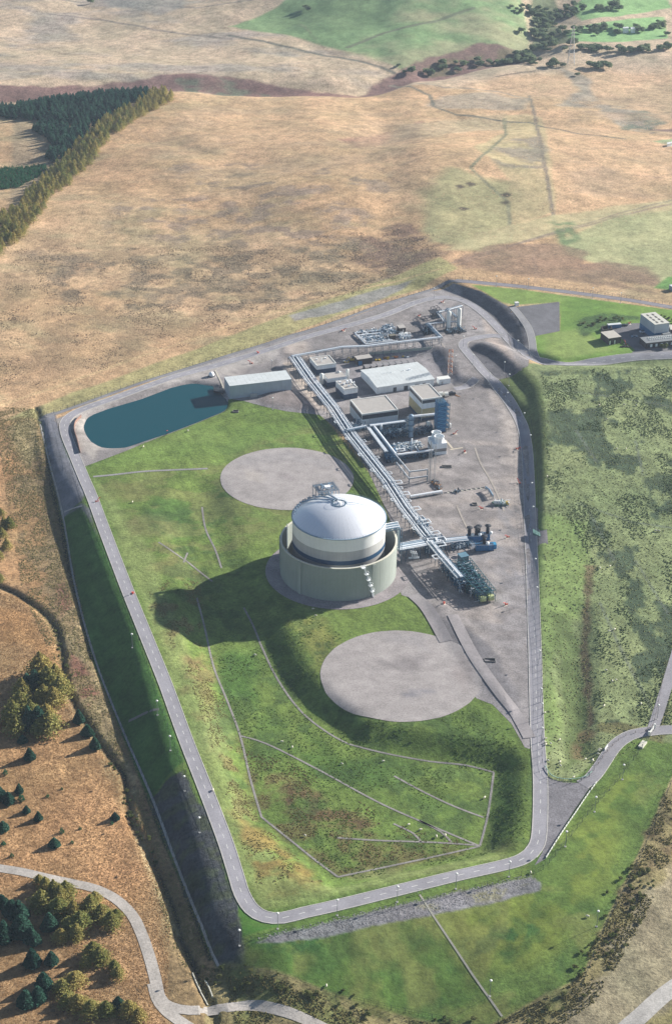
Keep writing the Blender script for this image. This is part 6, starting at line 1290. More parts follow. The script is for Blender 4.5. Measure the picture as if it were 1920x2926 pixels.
# lattice masts
def mast(label, sheet, x, y, h, w0=1.3, w1=.8, m=POSTM, m2=None, name='lattice_mast', seg=1.6, r=.06, core=None):
    p = P1(sheet, x, y); t_ = thing(name, label, 'mast', p); n = int(h / seg)
    def c4(k, z):
        ww = w0 + (w1 - w0) * z / h; a = [(-1, -1), (1, -1), (1, 1), (-1, 1)][k % 4]; return (p[0] + a[0] * ww / 2, p[1] + a[1] * ww / 2, p[2] + z)
    for i in range(n):
        z0, z1 = i * h / n, (i + 1) * h / n; mb = MB()
        for k in range(4): mb.tube(c4(k, z0), c4(k, z1), r, 4); mb.tube(c4(k, z0), c4(k + 1, z1), r * .7, 3); mb.tube(c4(k, z1), c4(k + 1, z1), r * .7, 3)
        link('mast_section', mb, (m2 if (m2 and i % 2) else m), t_)
    if core: link('flare_pipe', MB().tube(p, (p[0], p[1], p[2] + h + 2), core, 8), m, t_)
    return t_
mast('slim white lattice mast with a central pipe, left of a pair on the gravel', 'r', 425, 765, 23., 2.0, 1.6, POSTM, core=.22, r=.05)
mast('slim white lattice mast, right of a pair on the gravel', 'r', 480, 748, 21., 1.2, .9, POSTM, core=.08, r=.04)
mast('tall lattice stack banded orange and white beside the inner road', 'a', 1095, 625, 17., 2.6, 2.2, WHT, ORG, r=.13, seg=1.7)
# pylon beyond
mast('grey lattice electricity pylon standing far off on the moor', 'v', 592, 468, 38., 7., 1.2, LG, seg=4.5, r=.2, name='electricity_pylon')

# ------------------------------------------------------------------ lamp posts, fire monitors
LH = 7.5
def lamp_proto():
    t_ = thing('street_lamp', 'x', 'street lamp', (0, 0, 0)); link('post', MB().tube((0, 0, -.3), (0, 0, LH), .13, 6, .08), POSTM, t_)
    link('base', MB().box((0, 0, -.1), (.8, .8, .25)), mat('lamp plinth', (.45, .44, .42), .9), t_)
    link('lamp_globe', MB().lathe([(.02, LH - .1), (.42, LH), (.55, LH + .25), (.4, LH + .5), (.02, LH + .6)], (0, 0, 0), 10), LAMPW, t_); return t_
lamps = [('globe lamp on a grey post beside the bottom stretch of road', 'lamps along the bottom road', 'i', [(243, 1025), (550, 945), (860, 865), (1163, 787), (1437, 715)]),
 ('globe lamp on a grey post in the grass near the gate road', 'lamps near the gate road', 'j', [(1210, 1357), (983, 1638), (743, 1940), (1487, 838)]),
 ('globe lamp on a grey post along the right hand road', 'lamps along the right road', 'l', [(145, 552), (205, 743), (232, 1159), (250, 1366), (285, 1820), (308, 2068)]),
 ('globe lamp on a grey post along the lower right road', 'lamps along the lower right road', 'j', [(460, 410), (485, 733), (500, 860), (505, 1065)]),
 ('globe lamp on a grey post on the outer left slope', 'lamps on the left slope', 'g', [(870, 70), (1045, 490), (1135, 712), (1235, 965), (1340, 1225)]),
 ('globe lamp on a grey post near the inner road and upper yard', 'lamps round the upper yard', 'a', [(1240, 490), (1350, 605), (1475, 607), (1467, 724), (1130, 500), (837, 453), (1442, 530), (1523, 390), (977, 75), (1175, 375)]),
 ('globe lamp on a grey post along the upper boundary', 'lamps along the upper boundary', 'c', [(355, 30), (565, 40), (990, 85), (1175, 112), (510, 447)]),
 ('globe lamp on a grey post in the bottom grass outside the road', 'lamps in the bottom grass', 'k', [(105, 325), (987, 470), (1352, 215)]),
 ('globe lamp on a grey post beside the gravel slope below the pond shed', 'lamps near the pond shed', 't', [(812, 635), (790, 218)])]
lp0 = lamp_proto(); used = False
for lb, gr, sh, pts in lamps:
    for x, y in pts:
        q = P1(sh, x, y, LH + .3); loc_ = (q[0], q[1], q[2] - LH - .3)
        if not used: lp0.location = loc_; lp0['label'] = lb; lp0['group'] = gr; used = True
        else: copy_tree(lp0, loc_, label=lb, group=gr)
def hyd_proto():
    t_ = thing('fire_monitor', 'x', 'fire monitor', (0, 0, 0)); link('riser', MB().tube((0, 0, -.2), (0, 0, 1.5), .22, 8), REDP, t_); link('nozzle', MB().pipe([(0, 0, 1.5), (.5, .2, 1.9), (1.5, .5, 2.2)], .2, 6), REDP, t_)
    link('valve_box', MB().box((-1.1, -.3, 0), (1.0, .8, .8), .2), mat('monitor cabinet', (.45, .14, .10), .6), t_); link('base', MB().box((0, 0, -.05), (2., 1.6, .18), .1), CONC2, t_); return t_
hy = hyd_proto(); used = False
HYD = [('r', 710, 200, 'beside the blue tower'), ('r', 828, 415, 'right of the concrete strip by the cooling tower'), ('r', 1035, 1072, 'beside the dark pit cover'), ('r', 1452, 360, 'at the road edge, upper'), ('r', 1468, 745, 'at the road edge, lower'),
       ('o', 765, 1025, 'on the gravel between tank and vaporiser frame'), ('o', 1525, 1012, 'at the lower end of the vaporiser frame'), ('o', 1515, 175, 'right of the burner skids'), ('a', 1240, 328, 'right of the two white vessels'), ('a', 890, 262, 'in the middle of the upper yard'), ('a', 412, 370, 'in the upper yard near the road'),
       ('t', 550, 265, 'on the dark slab behind the pond shed'), ('t', 628, 150, 'near the upper road behind the pond shed'), ('f', 548, 540, 'beside the left road on the grass edge'), ('f', 758, 1052, 'lower down beside the left road'), ('f', 925, 145, 'at the near edge of the pond'), ('q', 1190, 135, 'at the top of the upper yard'), ('s', 715, 405, 'beside the office yard by the blue container'), ('s', 645, 745, 'on the grass by the office road')]
for sh, x, y, wh in HYD:
    q = P1(sh, x, y); lb = 'red fire monitor ' + wh
    if not used: hy.location = q; hy['label'] = lb; hy['group'] = 'red fire monitors'; used = True
    else: copy_tree(hy, q, label=lb, group='red fire monitors', rz=random.uniform(0, 6))
# flower bed of boulders by the offices
p = P1('s', 650, 800); bd = thing('boulder_bed', 'oval bed of dark boulders on the grass beside the office road', 'rock bed', p)
for k in range(9): link('boulder', MB().ball((p[0] - 3 + k * .75 + random.uniform(-.2, .2), p[1] + random.uniform(-.7, .7), p[2] + .3), random.uniform(.5, .8), 7, 4), BRICK, bd)
for (x, y, m, lb) in ((940, 540, PIPEW, 'white car parked in the shade below the tall workshop'), (800, 628, PIPE, 'silver car parked in the middle of the office yard'), (620, 440, DRK, 'dark car parked right of the blue container')):
    vehicle(lb, 's', x, y, .15, 4.2, 1.75, 1.45, m, 'car', 'parked_car')
# pond details
unit('pond_intake', 'dark steel intake platform and pumps at the pond end beside the long shed', 't', [(90, 400), (150, 560), (230, 640), (250, 560), (190, 420)], 2.4, 1, [DRK], seed=41, base=None)
P = W(K('t', (150, 585), (270, 560), (265, 615), (160, 640))); mono('intake_platform', 'black platform standing over the water at the pond end', 'platform', MB().prism(ccw([tuple(q) for q in P]), -.6, .5), DRK)
P = W(K('t', (85, 400), (120, 460), (160, 450), (130, 380))); c = P.mean(0); zg = float(hz(*c)); bt = thing('booster_pump', 'silver round pump vessel beside the pond end of the long shed', 'pump', (float(c[0]), float(c[1]), zg)); link('body', MB().lathe([(1.6, 0), (1.8, 1.6), (1.3, 2.6), (.02, 3.0)], (float(c[0]), float(c[1]), zg), 14), PIPEW, bt, True); link('skirt', MB().lathe([(2.1, 0), (2.1, .6), (1.6, .7)], (float(c[0]), float(c[1]), zg), 14), DRK, bt)
path('intake_kerb', 't', [(160, 355), (230, 480), (265, 560)], .8, (.50, .46, .38), .3)
LAYC = disc(W(K('t', (367, 345)))[0], 9.0, 40); drape('round_slab', LAYC, GR, (.40, .36, .33), .2, .14, 2.5)
drape('dark_slab', W(K('t', (270, 330), (470, 210), (560, 260), (660, 290), (740, 350), (450, 400), (300, 420))), GR, (.225, .215, .23), .2, .10, 3.)
mono('pond_marker', 'small red and white post standing at the near edge of the pond', 'marker post', MB().tube(P1('x', 995, 535), P1('x', 995, 535, 2.2), .2, 6), REDP)
RW2 = smooth_line(W(K('x', (350, 435), (310, 480), (302, 540), (325, 610), (345, 680), (352, 705))), 3.)
cw = thing('curved_wall', 'low curved brown retaining wall at the rounded left end of the pond', 'wall', (float(RW2[0][0]), float(RW2[0][1]), float(hz(*RW2[0]))))
for a, b in zip(RW2[:-1], RW2[1:]):
    d = (b - a) / np.hypot(*(b - a)); n = np.array((-d[1], d[0])) * .18; b = b - d * .03; zz = float(hz(*a)); link('wall_panel', MB().prism(ccw([a - n, b - n, b + n, a + n]), zz - .8, zz + 1.7), mat('brown wall', (.30, .18, .14), .9), cw)
# lay-by bin store on the right road
p = W3(K('l', (252, 1578), (330, 1578), (332, 1612), (256, 1612)), .9); mono('green_cabinet', 'green flat cabinet on the paved bay beside the right hand road', 'cabinet', MB().prism(ccw([tuple(q[:2]) for q in p]), float(p[:, 2].mean()) - 1.2, float(p[:, 2].mean())), mat('green cabinet', (.13, .24, .21), .5))
# gate house / culvert / bridge items near gate
p = P1('j', 1410, 1100); gh = thing('gate', 'white gate posts and barrier where the gate road meets the fence', 'gate', p)
for dx, dy in ((0, 0), (3.4, 5.6)): link('gate_post', MB().box((p[0] + dx, p[1] + dy, p[2]), (.8, .8, 2.2)), WHT, gh)
link('gate_leaf', MB().prism(ccw([(p[0] + .4, p[1] + .2), (p[0] + 3.3, p[1] + 5.2), (p[0] + 3.1, p[1] + 5.3), (p[0] + .2, p[1] + .4)]), p[2] + .4, p[2] + 1.9), WHT, gh)
a, b = W(K('j', (1360, 1185), (1410, 1085))); mono('concrete_kerb_block', 'white concrete block lying beside the gate on the slope', 'block', MB().box((float(a[0]), float(a[1]), float(hz(*a))), (2.2, 5.0, .8), -.55), CONC2)
mono('white_sign', 'white board standing on the verge of the gate road', 'sign', MB().box(P1('j', 1052, 1225), (.25, 3.6, 1.3), -.5), WHT)
# ------------------------------------------------------------------ fences
def fence(label, pts, sheet=None, h=2.4, step=5., rails=3, m=FNC, name='fence', P=None, post=.07, cranked=False, mesh=True):
    Q = smooth_line(W(K(sheet, *pts)), 4.) if P is None else P
    D_ = np.hypot(*np.diff(Q, axis=0).T); S_ = np.concatenate([[0], np.cumsum(D_)]); n = max(2, int(S_[-1] / step)); X = np.interp(np.linspace(0, S_[-1], n + 1), S_, Q[:, 0]); Y = np.interp(np.linspace(0, S_[-1], n + 1), S_, Q[:, 1]); Z = hz(X, Y)
    root = thing(name, label, 'fence', (float(X[0]), float(Y[0]), float(Z[0]))); pm = None
    for i in range(n + 1):
        if i >= 280: break
        if pm is None:
            o = link('post', MB().box((X[0], Y[0], Z[0] - .2), (post * 2, post * 2, h + .2)), m, root); pm = o
        else:
            o = pm.copy(); COL.objects.link(o); o.parent = root; o.location = (X[i] - X[0], Y[i] - Y[0], Z[i] - Z[0])
    mb = MB()
    for z in np.linspace(.15, h - .05, rails):
        for i in range(n): mb.quad((X[i], Y[i], Z[i] + z - .03), (X[i + 1], Y[i + 1], Z[i + 1] + z - .03), (X[i + 1], Y[i + 1], Z[i + 1] + z + .03), (X[i], Y[i], Z[i] + z + .03))
    if mesh:
        for i in range(n):
            for q in range(5):
                f = (q + .5) / 5; x, y, z = X[i] + (X[i + 1] - X[i]) * f, Y[i] + (Y[i + 1] - Y[i]) * f, Z[i] + (Z[i + 1] - Z[i]) * f; d = np.array((X[i + 1] - X[i], Y[i + 1] - Y[i])); d /= np.hypot(*d); d *= .02
                mb.quad((x - d[0], y - d[1], z), (x + d[0], y + d[1], z), (x + d[0], y + d[1], z + h), (x - d[0], y - d[1], z + h))
    o = link('fence_wire', mb, m, root); o['kind'] = 'stuff'
    return root
fence('dark outer security fence along the toe of the left slope', [(86, 1003), (110, 1100), (145, 1218), (181, 1382), (231, 1543), (299, 1703), (379, 1873), (449, 2043), (519, 2203), (542, 2256), (607, 2264)], 'V')
fence('dark outer security fence round the bottom grass', [(607, 2264), (750, 2298), (900, 2332), (1050, 2360), (1165, 2380), (1200, 2363), (1362, 2292), (1388, 2272), (1440, 2132), (1502, 2000), (1562, 1845), (1600, 1740)], 'V')
fence('dark inner fence following the outside of the bottom road', [(583, 2118), (592, 2178), (618, 2194), (720, 2168), (820, 2140), (960, 2104), (1100, 2066), (1250, 2018), (1282, 2012), (1330, 1955), (1400, 1860), (1450, 1800), (1520, 1700), (1536, 1672)], 'V')
fence('dark inner fence along the outer edge of the left road', [(122, 992), (150, 1080), (195, 1190), (244, 1300), (340, 1520), (388, 1652), (448, 1796), (508, 1930), (560, 2060), (582, 2116)], 'V', h=2.2)
fence('security fence along the upper boundary above the pond', [(86, 1001), (180, 960), (330, 900), (500, 840), (640, 791), (760, 748), (870, 704), (1000, 658), (1038, 641)], 'V')
fence('security fence along the far boundary above the offices', [(1038, 641), (1100, 643), (1200, 649), (1330, 660), (1450, 672), (1562, 687), (1640, 696)], 'V')
fence('fence along the right edge of the right hand road', [(1205, 846), (1180, 856)] + [(1150, 872)], 'V')
fence('fence between the right hand road and the meadow', [(1225, 960), (1238, 1040), (1247, 1120), (1250, 1200), (1256, 1300), (1263, 1400), (1270, 1500), (1275, 1600), (1277, 1700), (1282, 1770), (1310, 1795), (1345, 1803), (1385, 1790), (1400, 1770)], 'V')
fence('fence round the rounded lower tip of the meadow and up to the gate', [(1400, 1770), (1430, 1725), (1465, 1690), (1500, 1678), (1530, 1668), (1545, 1600), (1562, 1490)], 'V', h=1.4, m=mat('timber', (.16, .11, .07), .9), mesh=False)
# low drain-bar barrier beside the lay-by: white pipe rail in lengths
Q = smooth_line(W(K('j', (575, 2175), (700, 1960), (820, 1770), (900, 1640), (995, 1500))), 2.0); sb = thing('crash_barrier', 'white crash barrier in short lengths beside the grey lay-by near the gate', 'barrier', (float(Q[0][0]), float(Q[0][1]), float(hz(*Q[0]))))
for i in range(0, len(Q) - 2, 1):
    a, b = Q[i], Q[i] + (Q[i + 1] - Q[i]) * .8; za, zb2 = float(hz(*a)), float(hz(*b)); d = (b - a) / np.hypot(*(b - a)); n = np.array((-d[1], d[0])) * .12
    k = MB(); k.quad((*(a - n), za + .2), (*(b - n), zb2 + .2), (*(b - n), zb2 + .85), (*(a - n), za + .85)); k.quad((*(a + n), za + .85), (*(b + n), zb2 + .85), (*(b + n), zb2 + .2), (*(a + n), za + .2)); k.quad((*(a - n), za + .85), (*(b - n), zb2 + .85), (*(b + n), zb2 + .85), (*(a + n), za + .85)); k.box((a[0], a[1], za - .2), (.15, .15, .9)); link('barrier_rail', k, WHT, sb)
Q = smooth_line(W(K('j', (540, 1400), (600, 1480), (700, 1505), (800, 1500), (890, 1475), (940, 1430))), 2.0); sb = thing('crash_barrier', 'pale green curved rail round the lower tip of the meadow', 'barrier', (float(Q[0][0]), float(Q[0][1]), float(hz(*Q[0]))))
for i in range(len(Q) - 1):
    a, b = Q[i], Q[i] + (Q[i + 1] - Q[i]) * .97; link('barrier_rail', MB().tube((*a, float(hz(*a)) + .75), (*b, float(hz(*b)) + .75), .16, 4).box((a[0], a[1], float(hz(*a)) - .2), (.14, .14, .95)), mat('pale green rail', (.30, .48, .40), .6), sb)
# culvert walls bottom
for k, pts in enumerate(([(1228, 815), (1262, 890), (1300, 960), (1325, 1000)], [(1300, 850), (1330, 900), (1350, 950)])):
    Q = smooth_line(W(K('h', *pts)), 3.); w_ = thing('culvert_wall', ['pale concrete culvert wall on the left of the stream by the track', 'pale concrete culvert wall on the right of the stream by the track'][k], 'wall', (float(Q[0][0]), float(Q[0][1]), float(hz(*Q[0]))))
    for a, b in zip(Q[:-1], Q[1:]):
        d = (b - a) / np.hypot(*(b - a)); n = np.array((-d[1], d[0])) * .2; b = b - d * .03; zz = float(hz(*a)); link('wall_panel', MB().prism(ccw([a - n, b - n, b + n, a + n]), zz - 1., zz + .7), CONC2, w_)
p = P1('k', 728, 175); st = thing('stile', 'small pale framed gate in the fence at the head of the footpath', 'gate', p)
for dx in (-.8, .8): link('gate_post', MB().box((p[0] + dx, p[1], p[2]), (.18, .18, 2.2)), WHT, st)
link('gate_bar', MB().box((p[0], p[1], p[2] + 2.0), (1.8, .15, .18)), WHT, st)
hut('farm_shed', 'long low white roofed shed far off on the right edge of the moor', 'v', [(1408, 1080), (1500, 1068), (1503, 1080), (1412, 1092)], 3.0, WPAN, WHT, [], cat='shed')
hut('farmhouse', 'white farmhouse among the far hedgerow trees', 'v', [(1010, 142), (1055, 136), (1062, 150), (1016, 156)], 5.0, WPAN, ROOFW, [], cat='house')
hut('farmhouse', 'small white farm building right of the farmhouse among far trees', 'v', [(1075, 140), (1110, 136), (1118, 156), (1080, 160)], 4.0, WPAN, ROOFW, [], cat='house')
# ------------------------------------------------------------------ sheep
def sheep_proto():
    t_ = thing('sheep', 'x', 'sheep', (0, 0, 0)); mb = MB(); k = mb
    prof = [(-.62, .02), (-.55, .20), (-.3, .30), (.1, .31), (.4, .27), (.55, .16), (.6, .02)]
    n = 8
    for x, r in prof:
        for i in range(n): a = 2 * math.pi * i / n; mb.v.append((x, r * math.cos(a), .62 + r * 1.05 * math.sin(a)))
    for q in range(len(prof) - 1):
        for i in range(n): j = (i + 1) % n; mb.f.append((q * n + i, q * n + j, (q + 1) * n + j, (q + 1) * n + i))
    link('body', mb, mat('fleece', (.72, .68, .55), .95, var=.1), t_)
    link('head', MB().tube((.5, 0, .72), (.88, 0, .55), .13, 6, .08), mat('sheep face', (.45, .40, .33), .9), t_)
    for x in (-.38, .36):
        for y in (-.14, .14): link('leg', MB().tube((x, y, -.05), (x, y, .42), .05, 4), MATS['sheep face'], t_)
    return t_
sp = sheep_proto(); used = False
SH = [('sheep grazing among the drainage channels inside the basin', 'sheep in the basin', 'i', [(234, 139), (289, 166), (549, 243), (762, 222), (1293, 393), (905, 547), (967, 571), (1097, 595), (1051, 603), (371, 622)]),
      ('sheep grazing in the green strip beside the right road', 'sheep by the right road', 'j', [(522, 945), (535, 1165), (540, 1215), (532, 1200), (655, 1170), (580, 1205), (563, 1350), (665, 1360), (670, 1390), (785, 1485)]),
      ('sheep grazing at the lower tip of the meadow', 'sheep at the meadow tip', 'j', [(1000, 1240), (985, 1280), (880, 1328), (945, 1338), (940, 1335), (990, 1250)]),
      ('sheep grazing in the rough meadow', 'sheep in the meadow', 'j', [(1088, 215), (1043, 232), (1028, 566), (1022, 870), (1115, 645), (1085, 655), (1335, 840)]),
      ('sheep grazing on the grass left of the tank', 'sheep left of the tank', 'f', [(740, 540), (1452, 1370), (1035, 132), (790, 230)]), ('sheep grazing just below the tank', 'sheep below the tank', 'm', [(1508, 635), (1482, 575)]),
      ('sheep grazing in the upper meadow', 'sheep in the upper meadow', 'l', [(960, 842), (795, 468), (1010, 458), (862, 590), (1115, 460), (1040, 840), (362, 1105), (1322, 1545), (1352, 1548), (850, 1888), (935, 1868)]),
      ('sheep on the left slope', 'sheep on the left slope', 'g', [(1422, 1052)]), ('sheep resting on the bottom grass', 'sheep on the bottom grass', 'k', [(1315, 238), (415, 511), (1112, 92)])]
for lb, gr, sh, pts in SH:
    for x, y in pts:
        q = P1(sh, x, y); s_ = random.uniform(1.0, 1.2)
        if not used: sp.location = q; sp['label'] = lb; sp['group'] = gr; sp.scale = (s_,) * 3; used = True
        else: copy_tree(sp, q, label=lb, group=gr, rz=random.uniform(0, 6), scale=s_)

# ------------------------------------------------------------------ trees
def leafmat(name, c1, c2):
    m, n, b = principled(name); b.inputs['Roughness'].default_value = 1.; b.inputs['Specular IOR Level'].default_value = 0.
    tr = n.nodes.new('ShaderNodeBsdfTranslucent'); ms = n.nodes.new('ShaderNodeMixShader'); ms.inputs[0].default_value = .35; ou = [q for q in n.nodes if q.type == 'OUTPUT_MATERIAL'][0]; n.links.new(b.outputs[0], ms.inputs[1]); n.links.new(tr.outputs[0], ms.inputs[2]); n.links.new(ms.outputs[0], ou.inputs[0])
    g = n.nodes.new('ShaderNodeNewGeometry'); oi = n.nodes.new('ShaderNodeObjectInfo')
    nz = n.nodes.new('ShaderNodeTexNoise'); nz.inputs['Scale'].default_value = .55; nz.inputs['Detail'].default_value = 4; n.links.new(g.outputs['Position'], nz.inputs['Vector'])
    ad = n.nodes.new('ShaderNodeMath'); ad.operation = 'MULTIPLY_ADD'; n.links.new(oi.outputs['Random'], ad.inputs[0]); ad.inputs[1].default_value = .6; 
    ml = n.nodes.new('ShaderNodeMath'); ml.operation = 'MULTIPLY_ADD'; ml.inputs[1].default_value = 1.3; ml.inputs[2].default_value = -.45; n.links.new(nz.outputs[0], ml.inputs[0]); n.links.new(ml.outputs[0], ad.inputs[2])
    cr = n.nodes.new('ShaderNodeValToRGB'); cr.color_ramp.elements[0].color = (*c1, 1); cr.color_ramp.elements[1].color = (*c2, 1); n.links.new(ad.outputs[0], cr.inputs[0]); n.links.new(cr.outputs[0], b.inputs['Base Color']); n.links.new(cr.outputs[0], tr.inputs['Color'])
    return m
SPR = leafmat('spruce needles', (.03, .09, .07), (.08, .18, .12)); LAR = leafmat('larch needles', (.20, .25, .08), (.50, .40, .15)); BRD = leafmat('broad leaves', (.13, .19, .12), (.27, .33, .18)); YNG = leafmat('young spruce needles', (.03, .12, .06), (.08, .22, .11)); SCR = leafmat('scrub leaves', (.08, .12, .04), (.22, .22, .09))
BARK = mat('bark', (.10, .075, .055), .95, var=.2)
def crown_mb(kind, n, seed):
    rs = np.random.RandomState(seed); V_ = []
    u = rs.rand(n)
    if kind == 'cone':
        h = 1 - np.sqrt(rs.rand(n)) * .93; r = .27 * (1 - h) ** .85 * (1 + .35 * np.sin(h * 60) * .5) + .02; r = r * (.72 + .28 * rs.rand(n)); z = .06 + h * .94; s = .028 + .032 * (1 - h)
    elif kind == 'loose':
        h = rs.rand(n) ** 1.1; lob = rs.randint(0, 9, n); lz = rs.rand(9) * .75; la = rs.rand(9) * 6.28; h = np.clip(np.where(rs.rand(n) < .55, lz[lob] + .1 * rs.randn(n), h), 0, 1); r = .34 * (1 - h) ** .85 * (.35 + .65 * np.sqrt(rs.rand(n))) * (.75 + .6 * rs.rand(n)) * (1 + .3 * np.sin(h * 34)); z = .10 + h * .88; s = np.full(n, .030)
    else:
        k = 7; cc = rs.rand(k, 3) - .5; cc[:, 2] = cc[:, 2] * .5; w_ = rs.randint(0, k, n); d = rs.randn(n, 3); d /= np.linalg.norm(d, axis=1)[:, None]; q = cc[w_] * np.array((.55, .55, .6)) + d * (.20 + .05 * rs.rand(n))[:, None] * np.array((1, 1, .85)); z = .62 + q[:, 2]; s = np.full(n, .075)
    a = rs.rand(n) * 2 * np.pi
    if kind == 'loose': a = np.where(rs.rand(n) < .5, la[lob] + .55 * rs.randn(n), a)
    if kind == 'round': x, y = q[:, 0], q[:, 1]
    else: x, y = r * np.cos(a), r * np.sin(a)
    c = np.stack([x, y, z], 1); t1 = rs.randn(n, 3); t1 /= np.linalg.norm(t1, axis=1)[:, None]; t2 = np.cross(t1, rs.randn(n, 3)); t2 /= np.linalg.norm(t2, axis=1)[:, None]
    s = (s * (.7 + .6 * rs.rand(n)))[:, None]
    P_ = np.stack([c - t1 * s, c + t2 * s, c + t1 * s, c - t2 * s], 1).reshape(-1, 3); mb = MB(); mb.v = [tuple(v) for v in P_]; mb.f = [(4 * i, 4 * i + 1, 4 * i + 2, 4 * i + 3) for i in range(n)]
    return mb
def tree_proto(name, kind, m, n, seed):
    t_ = thing(name, 'x', 'tree', (0, 0, -500)); ROOT[t_.name] = (0, 0, 0)
    mb = MB().tube((0, 0, -.03), (0, 0, .55), .022, 6, .012); mb.tube((0, 0, .5), (0, 0, .93 if kind != 'round' else .7), .012, 5, .004)
    rs = random.Random(seed)
    for k in range(7): a = rs.uniform(0, 6.28); z = rs.uniform(.25, .6); mb.tube((0, 0, z), (.17 * math.cos(a), .17 * math.sin(a), z + .12), .008, 4, .003)
    link('trunk', mb, BARK, t_); link('crown', crown_mb(kind, n, seed), m, t_); return t_
PRO = {}
for nm, kind, m, n in (('spruce_tree', 'cone', SPR, 700), ('larch_tree', 'loose', LAR, 700), ('broadleaf_tree', 'round', BRD, 420), ('young_spruce', 'cone', YNG, 200), ('larch_big', 'loose', LAR, 2600), ('spruce_big', 'cone', SPR, 2200), ('bush', 'round', SCR, 320)):
    PRO[nm] = [tree_proto({'larch_big': 'larch_tree', 'spruce_big': 'spruce_tree', 'bush': 'bush'}.get(nm, nm), kind, m, n, 100 + k * 7 + len(nm)) for k in range(3)]
USED = set()
def plant(nm, x, y, h, label, group=None, wide=1., cat='tree', sink=.1):
    pr = random.choice(PRO[nm]); s_ = (h * wide * random.uniform(.78, 1.2), h * wide * random.uniform(.78, 1.2), h * random.uniform(.78, 1.12)); l_ = (x, y, float(hz(x, y)) - sink)
    if pr.name not in USED:
        USED.add(pr.name); pr.location = l_; pr.scale = s_; pr.rotation_euler[2] = random.uniform(0, 6.28); pr['label'] = label; pr['category'] = cat
        if group: pr['group'] = group
        elif 'group' in pr: del pr['group']
        return pr
    c = copy_tree(pr, l_, label=label, group=group, rz=random.uniform(0, 6.28), scale=s_); c['category'] = cat
    if not group and 'group' in c: del c['group']
    return c
def scatter(poly, spacing, jit=.35):
    P_ = np.asarray(poly); gx = np.arange(P_[:, 0].min(), P_[:, 0].max(), spacing); gy = np.arange(P_[:, 1].min(), P_[:, 1].max(), spacing); X, Y = np.meshgrid(gx, gy); X = X.ravel() + np.random.uniform(-jit, jit, X.size) * spacing; Y = Y.ravel() + np.random.uniform(-jit, jit, Y.size) * spacing
    k = inside(X, Y, P_); return list(zip(X[k].tolist(), Y[k].tolist()))
# near trees on the bracken moor, one by one
for sh, x, y, h, nm, lb in [('g', 555, 640, 6.6, 'spruce_big', 'dark spruce at the stream, topmost of the slanting row of three'), ('g', 612, 722, 6.4, 'spruce_big', 'dark spruce at the stream, middle of the slanting row of three'), ('g', 662, 802, 5.8, 'spruce_big', 'dark spruce at the stream, lowest of the slanting row of three'),
     ('g', 200, 780, 5.4, 'spruce_big', 'round dark spruce just below the larch clump'), ('g', 250, 885, 5.8, 'spruce_big', 'round dark spruce standing alone below the larch clump'), ('g', 97, 990, 3.6, 'young_spruce', 'small green spruce at the left, above the dark spruce group'),
     ('g', 30, 1110, 8.0, 'spruce_big', 'largest spruce of the dark group at the left edge'), ('g', 75, 1150, 6.8, 'spruce_big', 'spruce at the lower side of the dark group at the left edge'), ('g', 125, 1165, 6.0, 'spruce_big', 'spruce at the right side of the dark group at the left edge'), ('g', 0, 1150, 7.0, 'spruce_big', 'spruce cut by the left edge in the dark group'), ('g', 190, 1100, 4.8, 'spruce_big', 'spruce just right of the dark group'), ('g', 205, 1155, 4.2, 'young_spruce', 'green young spruce right of the dark group'),
     ('g', 240, 1225, 4.8, 'spruce_big', 'dark spruce below and right of the dark group'), ('g', 318, 1270, 4.2, 'spruce_big', 'bushy low spruce second right of the dark group'), ('g', 95, 1340, 5.4, 'spruce_big', 'single round dark spruce near the left edge'), ('g', 470, 1352, 3.0, 'young_spruce', 'small spruce in the open bracken, upper'), ('g', 425, 1432, 5.0, 'spruce_big', 'dark spruce with a long shadow in the open bracken'),
     ('g', 805, 1250, 4.8, 'spruce_big', 'lone small dark spruce near the stream'), ('g', 787, 1285, 2.2, 'young_spruce', 'tiny spruce beside the lone spruce near the stream'), ('g', 100, 1440, 3.0, 'young_spruce', 'little green spruce low in the bracken at left'), ('g', 5, 1490, 4.2, 'spruce_big', 'spruce half cut off by the left edge above the track'), ('g', 585, 1325, 1.8, 'young_spruce', 'tiny seedling spruce in the open bracken'), ('g', 537, 1415, 2.2, 'young_spruce', 'tiny seedling spruce lower in the open bracken'), ('g', 460, 1075, 1.8, 'young_spruce', 'tiny green seedling in the middle of the bracken'), ('g', 370, 1125, 2.2, 'young_spruce', 'tiny green seedling left of the middle of the bracken'), ('g', 155, 1515, 2.4, 'young_spruce', 'tiny seedling just above the track')]:
    q = P1(sh, x, y + (6 if nm == 'spruce_big' else 2)); plant(nm, q[0], q[1], h, lb, None, 1.5 if nm == 'spruce_big' else 1.3)
k = 0
for sh, pts in (('g', [(300, 350), (350, 430), (400, 400), (270, 440), (430, 480), (390, 530), (330, 520), (220, 440), (180, 560), (140, 640), (250, 620), (300, 680), (350, 640), (370, 700), (310, 720), (240, 690), (160, 720), (190, 480)]),):
    for x, y in pts:
        k += 1; q = P1(sh, x, y + 12); plant('larch_big' if k % 4 else 'spruce_big', q[0], q[1], random.uniform(11, 14), 'tree in the tall yellow green larch clump on the bracken moor', 'larch clump on the bracken moor', 1.25)
